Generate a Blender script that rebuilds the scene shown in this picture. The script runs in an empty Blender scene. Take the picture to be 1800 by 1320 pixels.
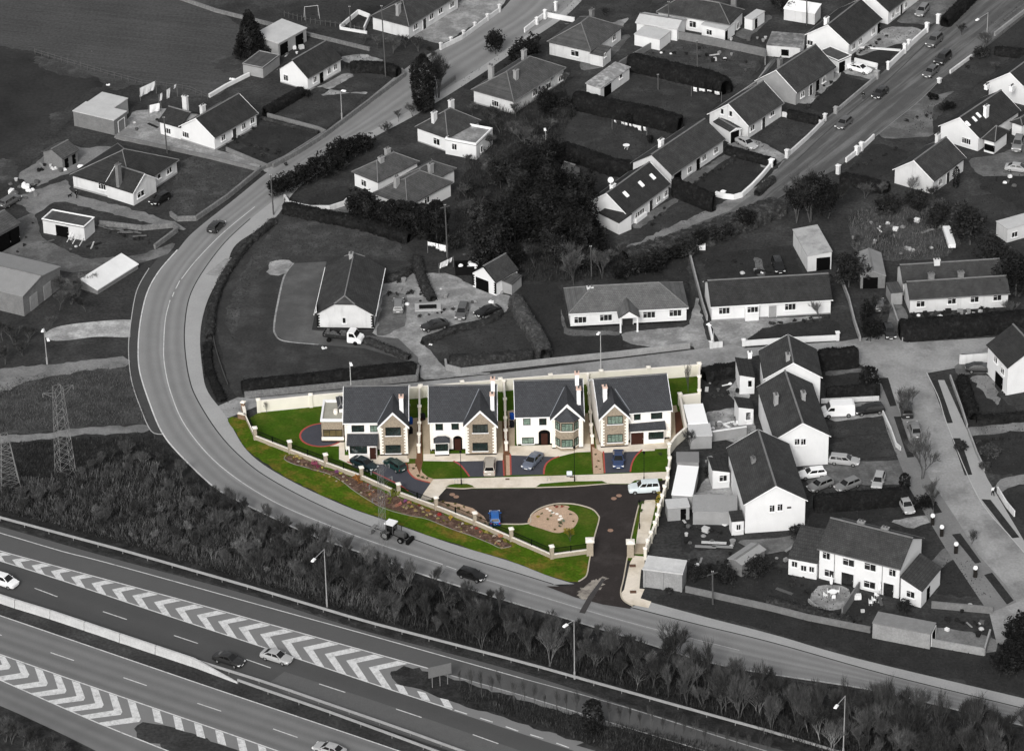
import bpy, bmesh, math, random
from mathutils import Vector, Matrix
from mathutils.geometry import tessellate_polygon
random.seed(7)
R = math.radians
S = bpy.context.scene
COL = S.collection

# ------------------------------------------------------------------ camera
FPX, PITCH, ROLL, DIST = 6340.0, R(30), 0.02, 561.0      # focal length in pixels of a 1800 px wide picture
fwd = Vector((0, math.cos(PITCH), -math.sin(PITCH)))
rt0 = Vector((1, 0, 0)); up0 = Vector((0, math.sin(PITCH), math.cos(PITCH)))
RT = rt0*math.cos(ROLL) - up0*math.sin(ROLL)
UP = up0*math.cos(ROLL) + rt0*math.sin(ROLL)
CAMP = -fwd*DIST
cam = bpy.data.objects.new('camera', bpy.data.cameras.new('camera'))
COL.objects.link(cam)
cam.data.sensor_width = 36; cam.data.lens = FPX/1800*36
cam.data.clip_start = 5; cam.data.clip_end = 8000
m = Matrix((RT, UP, -fwd)).transposed().to_4x4(); m.translation = CAMP
cam.matrix_world = m
S.camera = cam

# ------------------------------------------------------------------ sky, sun, exposure (bright overcast)
SUN_EL, SUN_AZ = R(34), R(195)       # azimuth from +Y clockwise: behind the camera, a little to the left
w = bpy.data.worlds.new('World'); S.world = w; w.use_nodes = True
nt = w.node_tree; nt.nodes.clear()
sky = nt.nodes.new('ShaderNodeTexSky'); sky.sky_type = 'NISHITA'; sky.sun_disc = False
sky.sun_elevation = SUN_EL; sky.sun_rotation = SUN_AZ; sky.air_density = 1.0; sky.dust_density = 4.0
hs = nt.nodes.new('ShaderNodeHueSaturation'); hs.inputs['Saturation'].default_value = 0.10
bgn = nt.nodes.new('ShaderNodeBackground'); bgn.inputs['Strength'].default_value = 0.135
wo = nt.nodes.new('ShaderNodeOutputWorld')
nt.links.new(sky.outputs[0], hs.inputs['Color']); nt.links.new(hs.outputs[0], bgn.inputs[0]); nt.links.new(bgn.outputs[0], wo.inputs[0])
sl = bpy.data.lights.new('sun', 'SUN'); sl.energy = 1.5; sl.angle = R(10); sl.color = (1, 0.985, 0.96)
so = bpy.data.objects.new('sun', sl); COL.objects.link(so)
sd = Vector((math.sin(SUN_AZ)*math.cos(SUN_EL), math.cos(SUN_AZ)*math.cos(SUN_EL), math.sin(SUN_EL)))
so.rotation_euler = sd.to_track_quat('Z', 'Y').to_euler()
S.view_settings.view_transform = 'Standard'; S.view_settings.look = 'None'
S.view_settings.exposure = 0.1; S.view_settings.gamma = 1
S.view_settings.use_curve_mapping = False
S.render.engine = 'CYCLES'

# ------------------------------------------------------------------ helpers
def ray(u, v):
    return (fwd + RT*((u-900)/FPX) - UP*((v-660)/FPX)).normalized()
def P(u, v, z=0.0):
    d = ray(u, v); return CAMP + d*((z-CAMP.z)/d.z)
def srgb(c):
    if isinstance(c, (int, float)): c = (c, c, c)
    return tuple(((x/255+0.055)/1.055)**2.4 if x > 10 else x/255/12.92 for x in c)
MATS = {}
def mat(name, c, rough=0.85, var=0.18, scale=0.8, fine=0.12, fscale=9, bump=0.0, spec=0.06, stretch=None, metal=0.0, c2=None, c2scale=0.1, c2lo=0.45, c2hi=0.62, band=None, emit=None):
    """procedural material; c is the sRGB look of the thing itself under plain daylight"""
    if name in MATS: return MATS[name]
    mm = bpy.data.materials.new(name); mm.use_nodes = True; n = mm.node_tree; L = n.links
    b = n.nodes['Principled BSDF']
    b.inputs['Roughness'].default_value = rough; b.inputs['Metallic'].default_value = metal
    b.inputs['Specular IOR Level'].default_value = spec
    col = srgb(c)
    tc = n.nodes.new('ShaderNodeTexCoord')
    def noise(sc, det=3, ro=0.6):
        q = n.nodes.new('ShaderNodeTexNoise'); q.inputs['Scale'].default_value = sc; q.inputs['Detail'].default_value = det
        q.inputs['Roughness'].default_value = ro; L.new(tc.outputs['Object'], q.inputs['Vector']); return q
    base = n.nodes.new('ShaderNodeRGB'); base.outputs[0].default_value = (*col, 1); cur = base.outputs[0]
    if c2 is not None:
        q = noise(c2scale, 5, 0.65)
        if stretch:
            mp = n.nodes.new('ShaderNodeMapping'); mp.vector_type = 'TEXTURE'; mp.inputs['Rotation'].default_value = (0, 0, stretch[0]); mp.inputs['Scale'].default_value = stretch[1:]
            L.new(tc.outputs['Object'], mp.inputs['Vector']); L.new(mp.outputs[0], q.inputs['Vector'])
        mr = n.nodes.new('ShaderNodeMapRange')
        mr.inputs['From Min'].default_value = c2lo; mr.inputs['From Max'].default_value = c2hi; L.new(q.outputs['Fac'], mr.inputs['Value'])
        mx = n.nodes.new('ShaderNodeMix'); mx.data_type = 'RGBA'; L.new(mr.outputs[0], mx.inputs['Factor'])
        L.new(cur, mx.inputs['A']); mx.inputs['B'].default_value = (*srgb(c2), 1); cur = mx.outputs['Result']
    if band:                                   # wear across a road's width, from its UV
        uv = n.nodes.new('ShaderNodeUVMap'); sp = n.nodes.new('ShaderNodeSeparateXYZ'); L.new(uv.outputs[0], sp.inputs[0])
        nz = noise(0.25, 3); ad = n.nodes.new('ShaderNodeMath'); ad.operation = 'MULTIPLY_ADD'; L.new(nz.outputs['Fac'], ad.inputs[0])
        ad.inputs[1].default_value = 0.03; L.new(sp.outputs[0], ad.inputs[2])
        rp = n.nodes.new('ShaderNodeValToRGB'); L.new(ad.outputs[0], rp.inputs[0]); rp.color_ramp.interpolation = 'EASE'
        el = rp.color_ramp.elements
        while len(el) > 1: el.remove(el[-1])
        for i, (pos, val) in enumerate(band):
            e = el[0] if i == 0 else el.new(pos)
            e.position = pos; e.color = (val*0.5, val*0.5, val*0.5, 1)
        mx = n.nodes.new('ShaderNodeMix'); mx.data_type = 'RGBA'; mx.blend_type = 'MULTIPLY'; mx.inputs['Factor'].default_value = 1
        L.new(cur, mx.inputs['A']); L.new(rp.outputs[0], mx.inputs['B'])
        dbl = n.nodes.new('ShaderNodeVectorMath'); dbl.operation = 'SCALE'; dbl.inputs['Scale'].default_value = 2.0
        L.new(mx.outputs['Result'], dbl.inputs[0]); cur = dbl.outputs[0]
    for sc, am, det in ((scale, var, 4), (fscale, fine, 2)):
        if am <= 0: continue
        q = noise(sc, det); mr = n.nodes.new('ShaderNodeMapRange')
        mr.inputs['From Min'].default_value = 0.25; mr.inputs['From Max'].default_value = 0.75
        mr.inputs['To Min'].default_value = 1-am; mr.inputs['To Max'].default_value = 1+am
        L.new(q.outputs['Fac'], mr.inputs['Value'])
        vm = n.nodes.new('ShaderNodeVectorMath'); vm.operation = 'SCALE'; L.new(cur, vm.inputs[0]); L.new(mr.outputs[0], vm.inputs['Scale'])
        cur = vm.outputs[0]
    L.new(cur, b.inputs['Base Color'])
    if bump > 0:
        q = noise(fscale, 4); bp = n.nodes.new('ShaderNodeBump'); bp.inputs['Strength'].default_value = bump; bp.inputs['Distance'].default_value = 0.1
        L.new(q.outputs['Fac'], bp.inputs['Height']); L.new(bp.outputs[0], b.inputs['Normal'])
    if emit: b.inputs['Emission Color'].default_value = (*emit, 1); b.inputs['Emission Strength'].default_value = 1
    MATS[name] = mm; return mm

def roofmat(name, c, course=0.3, var=0.2):
    """slates or tiles: courses up the slope (object z), staggered joints, weathering"""
    if name in MATS: return MATS[name]
    mm = bpy.data.materials.new(name); mm.use_nodes = True; n = mm.node_tree; L = n.links; b = n.nodes['Principled BSDF']
    b.inputs['Roughness'].default_value = 0.7; b.inputs['Specular IOR Level'].default_value = 0.08
    tc = n.nodes.new('ShaderNodeTexCoord'); sp = n.nodes.new('ShaderNodeSeparateXYZ'); L.new(tc.outputs['Object'], sp.inputs[0])
    cb = n.nodes.new('ShaderNodeCombineXYZ'); L.new(sp.outputs[0], cb.inputs[0])
    mu = n.nodes.new('ShaderNodeMath'); mu.operation = 'MULTIPLY'; mu.inputs[1].default_value = 1.9; L.new(sp.outputs[2], mu.inputs[0]); L.new(mu.outputs[0], cb.inputs[1])
    bk = n.nodes.new('ShaderNodeTexBrick'); L.new(cb.outputs[0], bk.inputs['Vector']); bk.inputs['Scale'].default_value = 1
    bk.inputs['Brick Width'].default_value = 0.33; bk.inputs['Row Height'].default_value = course; bk.inputs['Mortar Size'].default_value = 0.02
    c1 = srgb(c); bk.inputs['Color1'].default_value = (*[x*1.12 for x in c1], 1); bk.inputs['Color2'].default_value = (*[x*0.88 for x in c1], 1)
    bk.inputs['Mortar'].default_value = (*[x*0.55 for x in c1], 1)
    q = n.nodes.new('ShaderNodeTexNoise'); q.inputs['Scale'].default_value = 0.55; q.inputs['Detail'].default_value = 6; q.inputs['Roughness'].default_value = 0.7
    L.new(tc.outputs['Object'], q.inputs['Vector'])
    mr = n.nodes.new('ShaderNodeMapRange'); mr.inputs['From Min'].default_value = 0.3; mr.inputs['From Max'].default_value = 0.7
    mr.inputs['To Min'].default_value = 1-var; mr.inputs['To Max'].default_value = 1+var; L.new(q.outputs['Fac'], mr.inputs['Value'])
    vm = n.nodes.new('ShaderNodeVectorMath'); vm.operation = 'SCALE'; L.new(bk.outputs['Color'], vm.inputs[0]); L.new(mr.outputs[0], vm.inputs['Scale'])
    L.new(vm.outputs[0], b.inputs['Base Color'])
    bp = n.nodes.new('ShaderNodeBump'); bp.inputs['Strength'].default_value = 0.5; bp.inputs['Distance'].default_value = 0.03
    L.new(bk.outputs['Fac'], bp.inputs['Height']); bp.invert = True; L.new(bp.outputs[0], b.inputs['Normal'])
    MATS[name] = mm; return mm

def leafmat(name, c, c2, var=0.35, scale=0.5, fscale=3):
    """foliage: clumps of two tones"""
    return mat(name, c, rough=0.9, var=var, scale=scale, fine=0.45, fscale=fscale, c2=c2, c2scale=1.2, c2lo=0.5, c2hi=0.72, spec=0.1)

def meshobj(name, verts, faces, material, parent=None, loc=None, rot=None, smooth=False):
    me = bpy.data.meshes.new(name); me.from_pydata([tuple(v) for v in verts], [], faces)
    if material is not None: me.materials.append(material)
    if smooth: me.polygons.foreach_set('use_smooth', [True]*len(me.polygons))
    me.update()
    return link(name, me, parent, loc, rot)
def link(name, me, parent=None, loc=None, rot=None):
    o = bpy.data.objects.new(name, me); COL.objects.link(o)
    if parent is not None: o.parent = parent
    if loc is not None: o.location = loc
    if rot is not None: o.rotation_euler = rot
    return o
def tag(o, label=None, cat=None, group=None, kind=None):
    if label: o['label'] = label
    if cat: o['category'] = cat
    if group: o['group'] = group
    if kind: o['kind'] = kind
    return o
def empty(name, loc, rotz=0, label=None, cat=None, group=None):
    o = bpy.data.objects.new(name, None); COL.objects.link(o); o.location = loc; o.rotation_euler = (0, 0, rotz)
    o.empty_display_size = 0.5
    return tag(o, label, cat, group)
def copy_tree(o, parent=None):
    c = o.copy(); COL.objects.link(c); c.parent = parent
    for ch in list(o.children): copy_tree(ch, c)
    return c

class MB:
    """collects shapes into one mesh"""
    def __init__(s): s.v = []; s.f = []
    def box(s, c, d, rz=0, taper=1.0):
        cx, cy, cz = c; dx, dy, dz = d[0]/2, d[1]/2, d[2]/2; k = len(s.v); ca, sa = math.cos(rz), math.sin(rz)
        for z, t in ((-dz, 1), (dz, taper)):
            for x, y in ((-dx, -dy), (dx, -dy), (dx, dy), (-dx, dy)):
                x *= t; y *= t
                s.v.append((cx+x*ca-y*sa, cy+x*sa+y*ca, cz+z))
        for f in ((3, 2, 1, 0), (4, 5, 6, 7), (0, 1, 5, 4), (1, 2, 6, 5), (2, 3, 7, 6), (3, 0, 4, 7)): s.f.append(tuple(k+i for i in f))
        return s
    def tube(s, p0, p1, r0, r1=None, n=5, cap=True):
        if r1 is None: r1 = r0
        p0 = Vector(p0); p1 = Vector(p1); d = (p1-p0)
        if d.length < 1e-6: return s
        d.normalize(); a = d.orthogonal().normalized(); b = d.cross(a); k = len(s.v)
        for p, r in ((p0, r0), (p1, r1)):
            for i in range(n):
                t = 2*math.pi*i/n; s.v.append(tuple(p + a*(math.cos(t)*r) + b*(math.sin(t)*r)))
        for i in range(n): j = (i+1) % n; s.f.append((k+i, k+j, k+n+j, k+n+i))
        if cap: s.f.append(tuple(k+n-1-i for i in range(n))); s.f.append(tuple(k+n+i for i in range(n)))
        return s
    def lathe(s, c, prof, n=10):
        k = len(s.v); cx, cy, cz = c
        for r, z in prof:
            for i in range(n):
                t = 2*math.pi*i/n; s.v.append((cx+r*math.cos(t), cy+r*math.sin(t), cz+z))
        for a in range(len(prof)-1):
            for i in range(n):
                j = (i+1) % n; s.f.append((k+a*n+i, k+a*n+j, k+(a+1)*n+j, k+(a+1)*n+i))
        s.f.append(tuple(k+n-1-i for i in range(n))); q = k+(len(prof)-1)*n; s.f.append(tuple(q+i for i in range(n)))
        return s
    def poly(s, pts, f=None):
        k = len(s.v); s.v += [tuple(p) for p in pts]
        for ff in (f or [tuple(range(len(pts)))]): s.f.append(tuple(k+i for i in ff))
        return s
    def prism(s, prof, x0, x1):
        """profile in (y,z), extruded along x"""
        n = len(prof); k = len(s.v)
        for x in (x0, x1):
            for y, z in prof: s.v.append((x, y, z))
        for i in range(n): j = (i+1) % n; s.f.append((k+i, k+j, k+n+j, k+n+i))
        s.f.append(tuple(k+n-1-i for i in range(n))); s.f.append(tuple(k+n+i for i in range(n)))
        return s
    def build(s, name, material, parent=None, loc=None, rot=None, smooth=False):
        return meshobj(name, s.v, s.f, material, parent, loc, rot, smooth)
    def mesh(s, name, material):
        me = bpy.data.meshes.new(name); me.from_pydata(s.v, [], s.f); me.materials.append(material); me.update(); return me

def smooth_pts(pts, sub=5):
    """Catmull-Rom through the points"""
    out = []; n = len(pts)
    for i in range(n-1):
        p0 = pts[max(i-1, 0)]; p1 = pts[i]; p2 = pts[i+1]; p3 = pts[min(i+2, n-1)]
        for k in range(sub):
            t = k/sub
            out.append(tuple(0.5*((2*p1[j]) + (-p0[j]+p2[j])*t + (2*p0[j]-5*p1[j]+4*p2[j]-p3[j])*t*t + (-p0[j]+3*p1[j]-3*p2[j]+p3[j])*t**3) for j in range(2)))
    out.append(tuple(pts[-1])); return out
def resample(pts, n):
    pts = [Vector(p) for p in pts]; d = [0]
    for a, b in zip(pts, pts[1:]): d.append(d[-1] + (b-a).length)
    out = []; j = 0
    for i in range(n):
        t = d[-1]*i/(n-1)
        while j < len(d)-2 and d[j+1] < t: j += 1
        q = (t-d[j])/max(d[j+1]-d[j], 1e-9); out.append(pts[j].lerp(pts[j+1], min(max(q, 0), 1)))
    return out
RAG = {'rough_grass', 'mown_lawn', 'dark_lawn', 'worn_grass', 'pasture', 'dark_pasture', 'bare_earth', 'scrub_floor', 'gravel_track', 'concrete_yard', 'tarmac_yard', 'verge_grass', 'bark_mulch', 'sandy_patch'}
EOFF = [0.0]; NS = [0]; LAWNPOLY = []
def ragged(w3, amp):
    n = len(w3); c = []
    for i in range(n):
        a, b, d = w3[i-1], w3[i], w3[(i+1) % n]; l1, l2 = (a-b).length, (d-b).length
        k1, k2 = min(0.8, l1*0.3)/max(l1, 1e-6), min(0.8, l2*0.3)/max(l2, 1e-6); c += [b.lerp(a, k1), b.lerp(d, k2)]
    out = []; rn = random.Random(int(abs(w3[0].x)*10))
    for i in range(len(c)):
        a, b = c[i], c[(i+1) % len(c)]; m_ = max(1, int((b-a).length/0.9))
        for j in range(m_):
            p = a.lerp(b, j/m_); out.append(Vector((p.x+rn.gauss(0, amp), p.y+rn.gauss(0, amp), p.z)))
    return out
def sheet(name, pts, z, material, smooth=0, closed_smooth=False):
    NS[0] += 1; z += EOFF[0]+(NS[0] % 11)*0.0008
    if closed_smooth:
        n = len(pts); ext = [pts[-2], pts[-1]] + list(pts) + [pts[0], pts[1]]
        q = smooth_pts(ext, 5); pts = q[10:10+5*n]
    elif smooth: pts = smooth_pts(pts, smooth)
    if name in ('lawn', 'rough_grass', 'rough_meadow') or material.name in ('dark_lawn',): LAWNPOLY.append((pts, material.name))
    w3 = [P(u, v, z) for u, v in pts]
    if material.name in RAG and name != 'grass_verge': w3 = ragged(w3, 0.1 if material.name in ('concrete_yard', 'tarmac_yard', 'verge_grass') else 0.2)
    tris = tessellate_polygon([w3])
    fs = []
    for t in tris:
        a, b, c = (w3[i] for i in t)
        fs.append(tuple(t) if (b-a).cross(c-a).z > 0 else (t[0], t[2], t[1]))
    return tag(meshobj(name, w3, fs, material), kind='structure')
def road(name, left, right, z, material, n=60, smooth=6, m=6, curbs=False):
    l = resample([P(u, v, z) for u, v in smooth_pts(left, smooth)], n); r = resample([P(u, v, z) for u, v in smooth_pts(right, smooth)], n)
    vs = []; fs = []; uvs = []
    for i in range(n):
        for j in range(m+1): vs.append(l[i].lerp(r[i], j/m)); uvs.append((j/m, i))
    for i in range(n-1):
        for j in range(m):
            a = i*(m+1)+j; q = (a, a+1, a+m+2, a+m+1)
            if (vs[a+1]-vs[a]).cross(vs[a+m+1]-vs[a]).z < 0: q = q[::-1]
            fs.append(q)
    o = meshobj(name, vs, fs, material); ul = o.data.uv_layers.new(name='UVMap')
    for lp in o.data.loops: ul.data[lp.index].uv = uvs[lp.vertex_index]
    return tag(o, kind='structure')
def offs(pts, w):
    """world polyline offset sideways by w (2D)"""
    out = []; n = len(pts)
    for i in range(n):
        a = pts[max(i-1, 0)]; b = pts[min(i+1, n-1)]; d = (b-a); d.z = 0; d.normalize()
        out.append(pts[i] + Vector((-d.y, d.x, 0))*w)
    return out
def strip_mesh(mb, pts, w, z0, z1):
    """a solid strip of width w between heights z0 and z1 along world points"""
    l = offs(pts, w/2); r = offs(pts, -w/2); k = len(mb.v)
    for a, b in zip(l, r):
        mb.v += [(a.x, a.y, z0), (a.x, a.y, z1), (b.x, b.y, z1), (b.x, b.y, z0)]
    for i in range(len(pts)-1):
        a = k+4*i; c = a+4
        mb.f += [(a+1, a+2, c+2, c+1), (a, a+1, c+1, c), (a+3, c+3, c+2, a+2), (a, c, c+3, a+3)]
    mb.f += [(k, k+3, k+2, k+1)]; e = k+4*(len(pts)-1); mb.f += [(e, e+1, e+2, e+3)]
def line(name, pts, w, z, material, smooth=6, h=None):
    z += EOFF[0]; pw = [P(u, v) for u, v in (smooth_pts(pts, smooth) if smooth else pts)]
    mb = MB()
    if h is None:
        l = offs(pw, w/2); r = offs(pw, -w/2)
        for i in range(len(pw)):
            mb.v += [(l[i].x, l[i].y, z), (r[i].x, r[i].y, z)]
        for i in range(len(pw)-1): mb.f.append((2*i, 2*i+1, 2*i+3, 2*i+2))
    else: strip_mesh(mb, pw, w, z, z+h)
    return tag(mb.build(name, material), kind='structure')
def dashes(name, segs, w, z, material):
    mb = MB()
    for (a, b) in segs:
        p, q = P(*a), P(*b); d = (q-p).normalized(); n = Vector((-d.y, d.x, 0))*w/2
        mb.poly([(x.x, x.y, z) for x in (p-n, q-n, q+n, p+n)])
    return tag(mb.build(name, material), kind='structure')
# ------------------------------------------------------------------ materials (grey tones: the place is photographed in black and white outside the estate)
WHITE = mat('white_render', 223, var=0.05, scale=0.5, fine=0.04, rough=0.9, c2=216, c2scale=1.0, c2lo=0.52, c2hi=0.85, stretch=(0, 0.7, 0.7, 4.5))
OFFW = mat('weathered_render', 208, var=0.09, scale=0.5, fine=0.06, rough=0.9, c2=182, c2scale=1.0, c2lo=0.52, c2hi=0.82, stretch=(0, 0.7, 0.7, 4))
GREYW = mat('grey_render', 150, var=0.12, scale=0.6, fine=0.08, rough=0.9)
BLOCK = mat('blockwork', 118, var=0.15, scale=0.8, fine=0.15, fscale=4, rough=0.95, bump=0.3)
BLOCKL = mat('pale_blockwork', 150, var=0.16, scale=0.5, fine=0.12, fscale=4, rough=0.95)
TRIM = mat('white_trim', 238, var=0.02, fine=0, rough=0.5)
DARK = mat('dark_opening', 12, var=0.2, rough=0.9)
GLASS = mat('window_glass', 38, rough=0.12, var=0.5, scale=0.7, fine=0, spec=0.6)
FRAME = mat('window_frame', 215, var=0.02, fine=0, rough=0.5)
DFRAME = mat('dark_frame', (40, 38, 36), var=0.1, fine=0, rough=0.5)
DOOR = mat('dark_door', 55, var=0.2, rough=0.5)
SLATE = roofmat('grey_roof_tiles', 66, var=0.3)
SLATED = roofmat('dark_roof_tiles', 56, var=0.28)
SLATEL = roofmat('pale_roof_tiles', 100, var=0.22)
SLATEM = roofmat('mid_roof_tiles', 82, var=0.25)
ESLATE = roofmat('estate_slates', (69, 70, 73), var=0.1)
TINW = mat('pale_sheet_roof', 190, var=0.1, scale=0.4, fine=0.05, fscale=3, rough=0.5)
TINWW = mat('white_sheet_roof', 246, var=0.02, scale=0.4, fine=0.02, rough=0.5)
TING = mat('grey_sheet_roof', 140, var=0.15, scale=0.5, fine=0.08, rough=0.6)
RIDGE = mat('ridge_tile', 118, var=0.2, fine=0.1)
CONC = mat('concrete', 172, var=0.1, scale=0.3, fine=0.08, rough=0.9)
POT = mat('clay_pot', 90, var=0.2)
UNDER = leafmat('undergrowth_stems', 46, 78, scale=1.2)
STEEL = mat('galvanised_steel', 170, var=0.1, rough=0.5, metal=0.3)
DSTEEL = mat('weathered_steel', 120, var=0.15, rough=0.6)
BLACKM = mat('black_metal', 22, var=0.1, rough=0.5)
WOOD = mat('pole_timber', 82, var=0.2, scale=2)
LAMPM = mat('lamp_glass', 245, var=0, fine=0, rough=0.3)
HEDGE = leafmat('dark_hedge_leaves', 27, 45)
HEDGE2 = leafmat('mid_hedge_leaves', 48, 76)
IVY = leafmat('ivy_leaves', 66, 98)
EVG = leafmat('evergreen_leaves', 42, 78)
EVG2 = leafmat('conifer_leaves', 28, 64)  # paler clumps stand for lit crown, put into the leaf colour
TWIG = leafmat('bare_twigs', 84, 128, scale=0.8)
TWIGL = leafmat('pale_twigs', 122, 165, scale=0.8)
TWIGD = leafmat('dark_twigs', 54, 92, scale=0.8)
BARK = mat('bark', 84, var=0.25, scale=2)
BARKL = mat('pale_bark', 125, var=0.25, scale=2)
# estate colours
ECREAM = mat('cream_render', (245, 241, 236), var=0.03, scale=0.5, fine=0.02, rough=0.9)
ESTONE = mat('buff_stone', (150, 138, 122), var=0.07, scale=1.2, fine=0.28, fscale=4.5, rough=0.95, bump=0.5)
ECAP = mat('cream_cap', (238, 232, 222), var=0.03, fine=0.03)
EPINK = mat('chimney_cap', (225, 195, 180), var=0.05, fine=0.03)
EWALL = mat('cream_garden_wall', (226, 221, 208), var=0.05, scale=0.4, fine=0.03)
ELOW = mat('buff_block', (165, 154, 138), var=0.1, scale=1.5, fine=0.15, fscale=5, bump=0.4)
ECURT = mat('curtained_glass', (112, 130, 118), rough=0.12, var=0.5, scale=1.5, fine=0.3, fscale=6, spec=0.6)
EGLASS = mat('estate_glass', (34, 44, 42), rough=0.1, var=0.7, scale=1.5, fine=0.3, fscale=6, spec=0.6)
EDOOR = mat('brown_door', (58, 36, 30), var=0.2, rough=0.5)
EPLINTH = mat('black_plinth', (28, 26, 26), var=0.1)

# ------------------------------------------------------------------ buildings
def shell(verts, faces, t, name, material, parent, **k):
    """roof skin of thickness t built under the given top faces"""
    n = len(verts); vs = [tuple(v) for v in verts] + [(v[0], v[1], v[2]-t) for v in verts]; fs = [tuple(f) for f in faces]
    edges = {}
    for f in faces:
        for a, b in zip(f, f[1:]+f[:1]): edges[(a, b)] = 1
    for f in faces: fs.append(tuple(i+n for i in reversed(f)))
    for (a, b) in edges:
        if (b, a) not in edges: fs.append((b, a, a+n, b+n))
    return meshobj(name, vs, fs, material, parent, **k)
WCACHE = {}
def window_mesh(w, h, lights, fm, gm, sill):
    key = (round(w, 1), round(h, 1), lights, fm.name, gm.name, sill)
    if key in WCACHE: return WCACHE[key]
    w, h = key[0], key[1]; f = 0.075; mb = MB()
    mb.box((0, -0.03, h/2-f/2), (w, 0.1, f)); mb.box((0, -0.03, -h/2+f/2), (w, 0.1, f))
    mb.box((-w/2+f/2, -0.03, 0), (f, 0.1, h-2*f)); mb.box((w/2-f/2, -0.03, 0), (f, 0.1, h-2*f))
    for i in range(1, lights): mb.box((-w/2+w*i/lights, -0.03, 0), (0.06, 0.09, h-2*f))
    if h > 1.0 and lights > 1: mb.box((-w/2+w/lights/2, -0.035, h*0.2), (w/lights-f, 0.06, 0.05))
    fr = mb.mesh('window', fm)
    g = MB().box((0, 0.0, 0), (w-0.04, 0.05, h-0.04)).mesh('pane', gm)
    s = MB().box((0, -0.08, -h/2-0.05), (w+0.2, 0.22, 0.1)).mesh('sill', TRIM) if sill else None
    WCACHE[key] = (fr, g, s); return WCACHE[key]

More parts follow.
